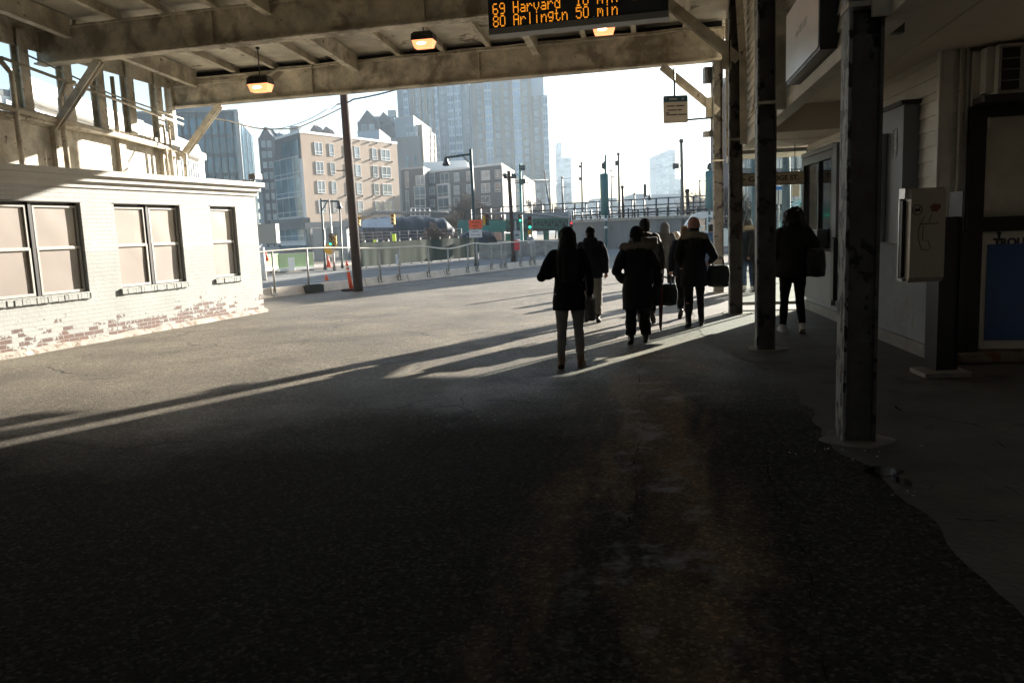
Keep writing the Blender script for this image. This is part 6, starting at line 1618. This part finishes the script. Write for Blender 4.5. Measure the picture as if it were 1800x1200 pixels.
def cloth(n, c, r=.9): return M(n, c, r, 0, .2, 6, .25, 120, spec=.15)
def person(lab, loc, rz, h, legs, arms, coat, pants, shoes, head, skin=m_skin, vox=.010, sd=0.0):
    """legs: {s:(knee,ankle,pitch)} arms: {s:(elbow,wrist)} for s in -1,+1 (left,right) at 1.70 m scale"""
    S_ = h / 1.70
    t = thing('person', lab, 'person', loc, rz, None); t.scale = (S_, S_, S_)
    hip = lambda s: Vector((s * .088, 0, .90)); sh = lambda s: Vector((s * .175, -.005, 1.385))
    # --- body, one skin
    b = MB()
    b.stack([(.82, 0, 0, .13, .10), (.90, 0, 0, .165, .115), (1.0, 0, 0, .15, .105), (1.1, 0, .005, .135, .10), (1.25, 0, .01, .155, .11), (1.36, 0, 0, .165, .10), (1.42, 0, -.005, .11, .075), (1.45, 0, -.005, .06, .06)], 18)
    hl = head.get('tilt', 0.0); hy = head.get('fwd', .02)
    b.tube([(0, 0, 1.40), (0, hy * .5, 1.50)], .055, 10)
    b.stack([(1.468, 0, hy + .045, .03, .035), (1.49, 0, hy + .025, .05, .065), (1.53, 0, hy + .01, .066, .088), (1.58, 0, hy, .074, .097), (1.63, 0, hy - .005, .074, .095), (1.67, 0, hy - .01, .058, .075), (1.695, 0, hy - .01, .028, .038)], 18)
    b.tube([(0, hy + .085, 1.61), (0, hy + .118, 1.565), (0, hy + .10, 1.555)], [.010, .017, .012], 6); b.ball((0, hy + .095, 1.525), .026, .014, .010, 8)
    for s in (-1, 1): b.ball((s * .078, hy - .01, 1.575), .012, .022, .034, 8)
    for s in (-1, 1):
        kn, an, pit = legs[s]; kn, an = Vector(kn), Vector(an)
        b.tube([hip(s), hip(s).lerp(kn, .5), kn, kn.lerp(an, .35), an], [.085, .075, .052, .054, .036], 10)
        fdv = Vector((s * .12, math.cos(pit), -math.sin(pit))).normalized()
        b.tube([an - fdv * .05 + Vector((0, 0, -.035)), an + fdv * .06 + Vector((0, 0, -.035)), an + fdv * .17 + Vector((0, 0, -.05))], [.034, .036, .026], 8)
        el, wr = Vector(arms[s][0]), Vector(arms[s][1])
        b.tube([sh(s), sh(s).lerp(el, .5), el, el.lerp(wr, .4), wr], [.052, .047, .039, .038, .026], 10)
        # hand: palm, four bent fingers, thumb
        d = (wr - el).normalized(); side = Vector((s, 0, 0)); 
        curl = (Vector((-s * .6, .45, -.2)) - d * d.dot(Vector((-s * .6, .45, -.2)))).normalized(); lat = d.cross(curl).normalized()
        b.tube([wr - d * .01, wr + d * .035, wr + d * .075], [.026, .034, .035], 8, sq=.62)
        for i, (o, ln) in enumerate(((-.030, .066), (-.010, .076), (.010, .072), (.029, .056))):
            k0 = wr + d * .07 + lat * o; k1 = k0 + (d * .85 + curl * .5).normalized() * ln * .5; k2 = k1 + (d * .4 + curl * .9).normalized() * ln * .5
            b.tube([k0, k1, k2], [.0095, .009, .0078], 6)
        th0 = wr + d * .02 - lat * .026; b.tube([th0, th0 + (d * .6 - lat * .5 + curl * .5).normalized() * .035, th0 + (d * .9 - lat * .25 + curl * .7).normalized() * .062], [.012, .0105, .0085], 6)
    link('body', fuse(b, 'body', skin, vox, 2), t)
    for s in (-1, 1):
        e = MB(); e.ball((s * .031, hy + .088, 1.592), .011, .008, .008, 8); e.local('eye', m_eye, t)
    # --- trousers
    b = MB(); w = pants[1]
    b.stack([(.80, 0, 0, .14, .11), (.88, 0, 0, .178, .13), (1.0, 0, 0, .165, .12)], 16)
    for s in (-1, 1):
        kn, an, pit = legs[s]; kn, an = Vector(kn), Vector(an)
        b.tube([hip(s) + Vector((0, 0, .03)), hip(s).lerp(kn, .5), kn, kn.lerp(an, .4), an + Vector((0, 0, .03))], [.105, .085 + w * .35, .062 + w * .6, .060 + w * .8, .046 + w], 12)
    link('trousers', fuse(b, 'trousers', pants[0], .012, 3, .008 + w * .15, (6, 6, 9), sd), t)
    # --- shoes
    for s in (-1, 1):
        kn, an, pit = legs[s]; an = Vector(an); b = MB(); fdv = Vector((s * .12, math.cos(pit), -math.sin(pit))).normalized(); upv = Vector((0, math.sin(pit), math.cos(pit)))
        hb = shoes[1]
        b.tube([an + upv * hb, an - upv * .02, an - fdv * .015 - upv * .045], [.050, .050, .046], 10)
        b.tube([an - fdv * .065 - upv * .048, an - upv * .045, an + fdv * .09 - upv * .05, an + fdv * .16 - upv * .056, an + fdv * .195 - upv * .062], [.032, .040, .042, .036, .018], 10)
        sp = an - upv * .083
        b.add([sp + fdv * a_ + Vector((c_, 0, 0)) + upv * z_ for z_ in (0, .022) for a_, c_ in ((-.09, -.03), (-.09, .03), (.05, .045), (.17, .035), (.205, 0), (.17, -.035), (.05, -.045))], [(6, 5, 4, 3, 2, 1, 0), (7, 8, 9, 10, 11, 12, 13)] + [(i, (i + 1) % 7, 7 + (i + 1) % 7, 7 + i) for i in range(7)])
        link('shoe', fuse(b, 'shoe', shoes[0], .010, 1), t)
    # --- coat
    cm, hem, puff, flare = coat['m'], coat['hem'], coat.get('puff', .0), coat.get('flare', .0)
    b = MB(); z = hem; rr = []
    rr.append((hem, 0, 0, .185 + puff + flare, .135 + puff + flare * .6)); 
    if hem < .8: rr.append((.82, 0, 0, .192 + puff + flare * .5, .145 + puff + flare * .3))
    rr += [(.95, 0, 0, .182 + puff, .135 + puff), (1.08, 0, .005, .165 + puff, .128 + puff), (1.25, 0, .005, .185 + puff, .135 + puff), (1.36, 0, -.005, .19 + puff * .8, .125 + puff * .8), (1.43, 0, -.01, .125 + puff * .5, .10 + puff * .5), (1.475, 0, -.005, .088 + puff * .3, .085 + puff * .3)]
    b.stack(rr, 24)
    for s in (-1, 1):
        el, wr = Vector(arms[s][0]), Vector(arms[s][1])
        b.tube([sh(s) + Vector((-s * .02, 0, 0)), sh(s).lerp(el, .4), el, el.lerp(wr, .5), wr + (wr - el).normalized() * .0], [.075 + puff * .6, .072 + puff * .6, .062 + puff * .5, .058 + puff * .4, .046 + puff * .3], 12)
        for q_, r_ in ((el, .062 + puff * .5), (sh(s) + Vector((-s * .015, 0, -.01)), .080 + puff * .6)): b.ball(q_, r_, r_, r_, 14)
    if coat.get('hood'): b.stack([(1.36, 0, -.13, .13, .05), (1.43, 0, -.12, .15, .07), (1.49, 0, -.09, .13, .075), (1.53, 0, -.07, .10, .05)], 16)
    link('coat', fuse(b, 'coat', cm, .012, 3, .010 + puff * .12, coat.get('fold', (5, 5, 3.5)), sd), t)
    # --- head wear
    k = head['kind']
    if k in ('long', 'short', 'bun', 'curly'):
        b = MB()
        if k == 'long':
            b.stack([(1.06, .0, -.115, .075, .02), (1.12, 0, -.12, .115, .032), (1.25, 0, -.115, .135, .045), (1.38, 0, -.10, .128, .062), (1.47, 0, -.06, .112, .085), (1.56, 0, hy - .035, .102, .098), (1.64, 0, hy - .025, .098, .105), (1.69, 0, hy - .02, .07, .08), (1.722, 0, hy - .02, .03, .035)], 24)
        elif k == 'curly':
            b.stack([(1.42, 0, -.06, .10, .07), (1.48, 0, -.045, .135, .11), (1.56, 0, -.04, .15, .125), (1.65, 0, -.03, .14, .125), (1.72, 0, -.02, .10, .10), (1.765, 0, -.02, .045, .05)], 24)
        else:
            b.stack([(1.50, 0, hy - .05, .07, .05), (1.55, 0, hy - .035, .085, .085), (1.62, 0, hy - .022, .088, .098), (1.67, 0, hy - .015, .075, .088), (1.705, 0, hy - .012, .04, .05), (1.712, 0, hy - .012, .015, .02)], 20)
            if k == 'bun': b.ball((0, hy - .03, 1.73), .05, .05, .045, 12)
        link('hair', fuse(b, 'hair', head['m'], .010, 2, .012 if k != 'curly' else .03, (38, 38, 3) if k != 'curly' else (14, 14, 14), sd), t)
    if k in ('beanie', 'cap', 'hoodup'):
        b = MB()
        if k == 'beanie':
            b.stack([(1.585, 0, hy - .01, .093, .112), (1.60, 0, hy - .01, .099, .118), (1.635, 0, hy - .01, .100, .118), (1.645, 0, hy - .012, .096, .112), (1.70, 0, hy - .015, .088, .102), (1.745, 0, hy - .02, .062, .07), (1.768, 0, hy - .02, .025, .03)], 24)
        elif k == 'cap':
            b.stack([(1.60, 0, hy - .005, .084, .104), (1.64, 0, hy - .005, .086, .105), (1.69, 0, hy - .005, .07, .085), (1.72, 0, hy - .005, .035, .045), (1.726, 0, hy, .01, .01)], 22)
            b.tube([(0, hy + .07, 1.612), (0, hy + .15, 1.60), (0, hy + .185, 1.592)], [.07, .062, .035], 12, sq=.14)
        else:
            b.stack([(1.40, 0, -.04, .15, .11), (1.47, 0, -.035, .125, .115), (1.55, 0, hy - .04, .118, .118), (1.63, 0, hy - .035, .115, .118), (1.69, 0, hy - .04, .085, .095), (1.735, 0, hy - .05, .03, .04)], 22)
        link({'beanie': 'beanie', 'cap': 'cap', 'hoodup': 'hood'}[k], fuse(b, k, head['m'], .010, 2, .006, (9, 9, 40) if k == 'beanie' else (6, 6, 4), sd), t)
        if k != 'hoodup':
            b = MB()
            if head.get('under') == 'long': b.stack([(1.30, 0, -.12, .10, .03), (1.42, 0, -.085, .10, .06), (1.5, 0, hy - .05, .09, .06), (1.60, 0, hy - .03, .088, .09), (1.64, 0, hy - .02, .08, .085)], 20)
            else: b.stack([(1.52, 0, hy - .055, .065, .04), (1.56, 0, hy - .035, .08, .075), (1.62, 0, hy - .02, .080, .095)], 18)
            link('hair', fuse(b, 'hair', head.get('hm', m_hairb), .010, 2, .008, (38, 38, 3), sd), t)
    if coat.get('fur'):
        b = MB(); rg = random.Random(int(sd * 10) + 4); rx, ry, zc, r, tilt = coat.get('fur_shape', (.175, .14, 1.45, .05, .04)); ring = []
        for i in range(30):
            a = 2 * PI * i / 30; ring.append(Vector((rx * math.cos(a), -.03 + ry * math.sin(a), zc - tilt * math.sin(a))))
        b.tube(ring + [ring[0]], r * .8, 10)
        for i in range(1700):
            j = rg.randrange(30); p = ring[j].lerp(ring[(j + 1) % 30], rg.random()); tn = (ring[(j + 1) % 30] - ring[j]).normalized()
            a = rg.random() * 2 * PI; n1 = tn.cross(Vector((0, 0, 1))).normalized(); n2 = tn.cross(n1)
            d = (n1 * math.cos(a) + n2 * math.sin(a) + tn * rg.uniform(-.3, .3)).normalized(); q = p + d * r * .72; e = p + d * r * rg.uniform(1.05, 1.55); ww = tn * .004
            b.add([q - ww, q + ww, e], [(0, 1, 2)]); b.add([q - d.cross(tn) * .004, q + d.cross(tn) * .004, e], [(0, 1, 2)])
        b.local('fur_trim', coat['fur'], t)
    return t
WALK_L = {-1: ((-.09, .13, .49), (-.10, .20, .085), 0.0), 1: ((.09, .03, .48), (.10, -.24, .17), .75)}   # left leg leads
WALK_R = {1: ((.09, .13, .49), (.10, .20, .085), 0.0), -1: ((-.09, .03, .48), (-.10, -.24, .17), .75)}
STAND = {1: ((.10, .03, .48), (.11, .0, .085), 0.0), -1: ((-.10, .03, .48), (-.11, .0, .085), 0.0)}
SMALLR = {1: ((.10, .07, .485), (.115, .10, .085), 0.0), -1: ((-.10, .03, .48), (-.105, -.14, .12), .42)}
SMALLL = {-1: ((-.10, .07, .485), (-.115, .10, .085), 0.0), 1: ((.10, .03, .48), (.105, -.14, .12), .42)}
HANG = {-1: ((-.25, -.02, 1.12), (-.26, .07, .88)), 1: ((.25, -.02, 1.12), (.26, .07, .88))}
BENTL = {-1: ((-.32, -.03, 1.13), (-.17, .20, 1.16)), 1: ((.25, -.03, 1.11), (.25, .10, .90))}
m_blk = cloth('black_wool', (.011, .011, .012)); m_blk2 = cloth('black_puffer_nylon', (.010, .0105, .0125), .75); m_navy = cloth('navy_cloth', (.013, .016, .027)); m_brn = cloth('dark_brown_jacket', (.035, .028, .020), .7)
m_lgrey = cloth('grey_leggings', (.25, .23, .215)); m_pgrey = cloth('grey_trousers', (.24, .235, .21)); m_char = cloth('charcoal_parka', (.028, .027, .025)); m_gryc = cloth('grey_hooded_coat', (.06, .058, .052)); m_denim = cloth('blue_denim', (.045, .075, .13))
m_boot = M('tan_ankle_boot', (.20, .12, .075), .6, 0, .2, 8); m_bboot = M('black_boot', (.010, .010, .010), .45); m_sneak = M('white_sneaker', (.58, .56, .54), .6, 0, .1, 8); m_pink = M('dusty_pink_knit', (.40, .22, .18), .9, 0, .25, 30, .5, 60)
RW = R(-9)
p = gnd(1004, 646)
P1 = person('long haired woman in black coat and grey leggings nearest the camera', p, RW, 1.66, SMALLR, BENTL, dict(m=m_blk, hem=.72, puff=.005, flare=.015), (m_lgrey, .0), (m_boot, .10), dict(kind='long', m=m_hairb), sd=1)
p2 = gnd(1122, 603)
P2 = person('person in black parka with fur hood trim and wide dark trousers', p2, RW, 1.60, SMALLR, {-1: ((-.31, -.05, 1.10), (-.20, .12, .93)), 1: ((.29, -.03, 1.10), (.30, .07, .87))}, dict(m=m_blk2, hem=.52, puff=.028, flare=.01, hood=True, fur=m_fur, fur_shape=(.195, .13, 1.45, .055, .02)), (m_blk, .035), (m_bboot, .05), dict(kind='beanie', m=m_blk, fwd=.05), sd=2)
p3 = gnd(1042, 566)
P3 = person('man in dark cap and jacket with loose grey trousers', p3, RW, 1.66, SMALLL, HANG, dict(m=m_navy, hem=.80, puff=.02, hood=True), (m_pgrey, .03), (m_bboot, .04), dict(kind='cap', m=m_blk), sd=3)
p4 = gnd(1136, 566)
P4 = person('dark haired man in brown jacket walking just beyond the parka wearer', p4, RW, 1.77, WALK_L, HANG, dict(m=m_brn, hem=.78, puff=.02), (m_blk, .01), (m_bboot, .04), dict(kind='short', m=m_hairb), vox=.012, sd=4)
p5 = gnd(1170, 509)
P5 = person('person in long grey coat with the hood pulled up', p5, RW, 1.70, STAND, HANG, dict(m=m_gryc, hem=.55, puff=.02), (m_blk, .01), (m_bboot, .04), dict(kind='hoodup', m=m_gryc), vox=.013, sd=5)
p6 = gnd(1221, 574)
P6 = person('woman in dusty pink beanie and black fur collared coat carrying a tote', p6, RW, 1.70, SMALLR, {-1: ((-.26, -.03, 1.12), (-.20, .16, .98)), 1: ((.31, -.06, 1.13), (.27, .14, 1.04))}, dict(m=m_blk, hem=.66, puff=.012, flare=.02, fur=m_furt, fur_shape=(.17, .13, 1.44, .05, .05)), (m_blk, .0), (m_bboot, .22), dict(kind='beanie', m=m_pink, under='long', hm=m_hairb), sd=6)
p7 = gnd(1205, 558)
P7b = person('person in dark jacket half hidden behind the pink beanie woman', p7, RW, 1.62, WALK_R, HANG, dict(m=m_navy, hem=.78, puff=.015), (m_blk, .015), (m_bboot, .05), dict(kind='short', m=m_hairbl), vox=.013, sd=7)
p8 = gnd(1189, 503)
P8 = person('distant fair haired person in dark coat between the grey hood and pink beanie', p8, RW, 1.42, STAND, HANG, dict(m=m_char, hem=.6, puff=.015), (m_blk, .01), (m_bboot, .04), dict(kind='curly', m=m_hairbl), vox=.014, sd=8)
p9 = gnd(1393, 585)
P9 = person('curly haired person in charcoal parka and black leggings with white sneakers', p9, RW, 1.77, SMALLL, {-1: ((-.26, -.03, 1.13), (-.22, .12, .95)), 1: ((.28, -.05, 1.13), (.24, .13, 1.0))}, dict(m=m_char, hem=.80, puff=.075, hood=True), (m_blk, .0), (m_sneak, .03), dict(kind='curly', m=m_hairb, fwd=.03), m_skin2, sd=9)
pA = gnd(1315, 512)
PA = person('person in navy coat with pale fur hood and jeans beyond the second column', pA, RW, 1.66, SMALLR, HANG, dict(m=m_navy, hem=.72, puff=.025, hood=True, fur=m_furt, fur_shape=(.14, .12, 1.50, .06, .05)), (m_denim, .01), (m_sneak, .05), dict(kind='beanie', m=m_char), vox=.012, sd=10)
pB = gnd(1336, 513)
PB = person('person in black coat mostly hidden behind the second column', pB, RW, 1.64, STAND, HANG, dict(m=m_blk, hem=.75, puff=.02), (m_blk, .01), (m_bboot, .05), dict(kind='short', m=m_hairb), vox=.014, sd=11)
pC = gnd(1251, 496)
PC = person('distant person in blue jacket just left of the far column', pC, RW, 1.62, STAND, HANG, dict(m=cloth('blue_jacket', (.05, .10, .20)), hem=.8, puff=.02), (m_denim, .01), (m_bboot, .04), dict(kind='short', m=m_hairb), vox=.014, sd=12)

# ------------------------------------------------------------------ bags carried
def pl(P, x, y, z):
    s = P.scale.x; a = P.rotation_euler.z; v = Vector((x * s, y * s, z * s)); return Vector(P.location) + Vector((v.x * math.cos(a) - v.y * math.sin(a), v.x * math.sin(a) + v.y * math.cos(a), v.z))
def bag(name, lab, cat, P, c, w, d, h, mt, taper=.85, handle=.0, strap=None, soft=.012, yaw=None):
    o = pl(P, *c); t = thing(name, lab, cat, o, P.rotation_euler.z if yaw is None else yaw)
    b = MB(); n = 7; rings = []
    for i in range(n + 1):
        q = i / n; k = taper + (1 - taper) * math.sin(PI * min(1, .25 + q * .6)); rings.append((h * q, 0, 0, w / 2 * k * (1.12), d / 2 * k * (1.1 if 0 < i < n else .8)))
    b.stack(rings, 24)
    me = fuse(b, 'bag_body', mt, .012, 2, soft, (7, 7, 7), w * 9); link('bag_body', me, t)
    if handle:
        for s in (-1, 1):
            b = MB(); b.tube([(-w * .28, s * d * .3, h - .02), (-w * .24, s * d * .2, h + handle * .7), (0, s * d * .1, h + handle), (w * .24, s * d * .2, h + handle * .7), (w * .28, s * d * .3, h - .02)], .010, 6); b.local('handle', mt, t)
    if strap:
        b = MB(); b.tube([tuple(x) for x in strap], .011, 6); b.local('strap', mt, t)
    return t
m_bagb = M('black_leather', (.014, .014, .014), .4, 0, .2, 5, .1, 60); m_bagg = M('grey_canvas', (.11, .11, .115), .8, 0, .2, 8, .2, 90); m_bagt = M('black_shiny_bag', (.016, .02, .022), .3, 0, .2, 5, .1, 30)
bag('shoulder_bag', 'grey cloth bag hanging at the right hip of the long haired woman', 'bag', P1, (.255, -.02, .58), .12, .26, .26, m_bagg, strap=[(-.02, -.08, .24), (-.07, -.03, .82), (-.02, .08, .24)])
bag('tote_bag', 'large black tote bag held beside the parka wearer', 'bag', P2, (.40, .10, .56), .34, .17, .30, m_bagt, .72, .10)
um = thing('umbrella', 'folded red brown umbrella hanging down from the large tote bag', 'umbrella', pl(P2, .34, -.04, .20), RW)
b = MB(); b.tube([(0, 0, -.02), (-.005, 0, .06), (.005, .02, .35), (.02, .05, .62)], [.008, .022, .030, .020], 10); b.local('canopy', M('red_brown_nylon', (.10, .022, .016), .5, 0, .25, 12), um)
b = MB(); b.tube([(.02, .05, .62), (.025, .055, .74)], .012, 8); b.local('handle', m_wood, um)
bag('tote_bag', 'black leather tote under the right arm of the pink beanie woman', 'bag', P6, (.38, .03, .64), .32, .18, .34, m_bagb, .85, .16)
bag('backpack', 'dark rucksack hanging off the right shoulder of the charcoal parka wearer', 'backpack', P9, (.27, -.16, .80), .25, .19, .40, m_bagb, .6, .0, strap=[(-.06, .05, .40), (-.10, .08, .55), (-.10, .16, .58)])
bag('backpack', 'brown rucksack worn by the man in the brown jacket', 'backpack', P4, (.05, -.22, 1.0), .30, .16, .42, M('brown_rucksack', (.06, .05, .036), .8, 0, .2, 8, .2, 60), .85)

# ================================================================== LIGHT, SKY, AIR
SUN_AZ, SUN_EL = R(38.5), R(16)
w = bpy.data.worlds.new('World'); SC.world = w; w.use_nodes = True
nt = w.node_tree; bg = nt.nodes['Background']
sky = nt.nodes.new('ShaderNodeTexSky'); sky.sky_type = 'NISHITA'; sky.sun_disc = False
sky.sun_elevation = SUN_EL; sky.sun_rotation = SUN_AZ; sky.altitude = 0; sky.air_density = 1.0; sky.dust_density = 0.6; sky.ozone_density = 1.0
nt.links.new(sky.outputs[0], bg.inputs[0]); bg.inputs[1].default_value = 0.05
sn_ = bpy.data.lights.new('sun', 'SUN'); sn_.energy = 5.0; sn_.angle = R(.5); sn_.color = (1.0, .92, .80)
so = bpy.data.objects.new('sun', sn_); COL.objects.link(so)
sdv = Vector((math.sin(SUN_AZ) * math.cos(SUN_EL), math.cos(SUN_AZ) * math.cos(SUN_EL), math.sin(SUN_EL)))
so.rotation_euler = sdv.to_track_quat('Z', 'Y').to_euler(); so.location = sdv * 50
b = MB(); b.bx(-420, 520, -60, 720, -1.2, 100)
mt = bpy.data.materials.new('haze_air'); mt.use_nodes = True; nt = mt.node_tree; nt.nodes.remove(nt.nodes['Principled BSDF'])
pv = nt.nodes.new('ShaderNodeVolumePrincipled'); pv.inputs['Color'].default_value = (.66, .83, 1.0, 1); pv.inputs['Density'].default_value = 0.00037; pv.inputs['Anisotropy'].default_value = .35
nt.links.new(pv.outputs[0], nt.nodes['Material Output'].inputs['Volume'])
tag(b.world('haze', mt), kind='stuff')
vs_ = SC.view_settings; vs_.view_transform = 'Standard'; vs_.look = 'None'; vs_.exposure = 2.2; vs_.gamma = 1.0; vs_.use_curve_mapping = False
SC.cycles.max_bounces = 8; SC.cycles.volume_bounces = 1; SC.cycles.use_denoising = True
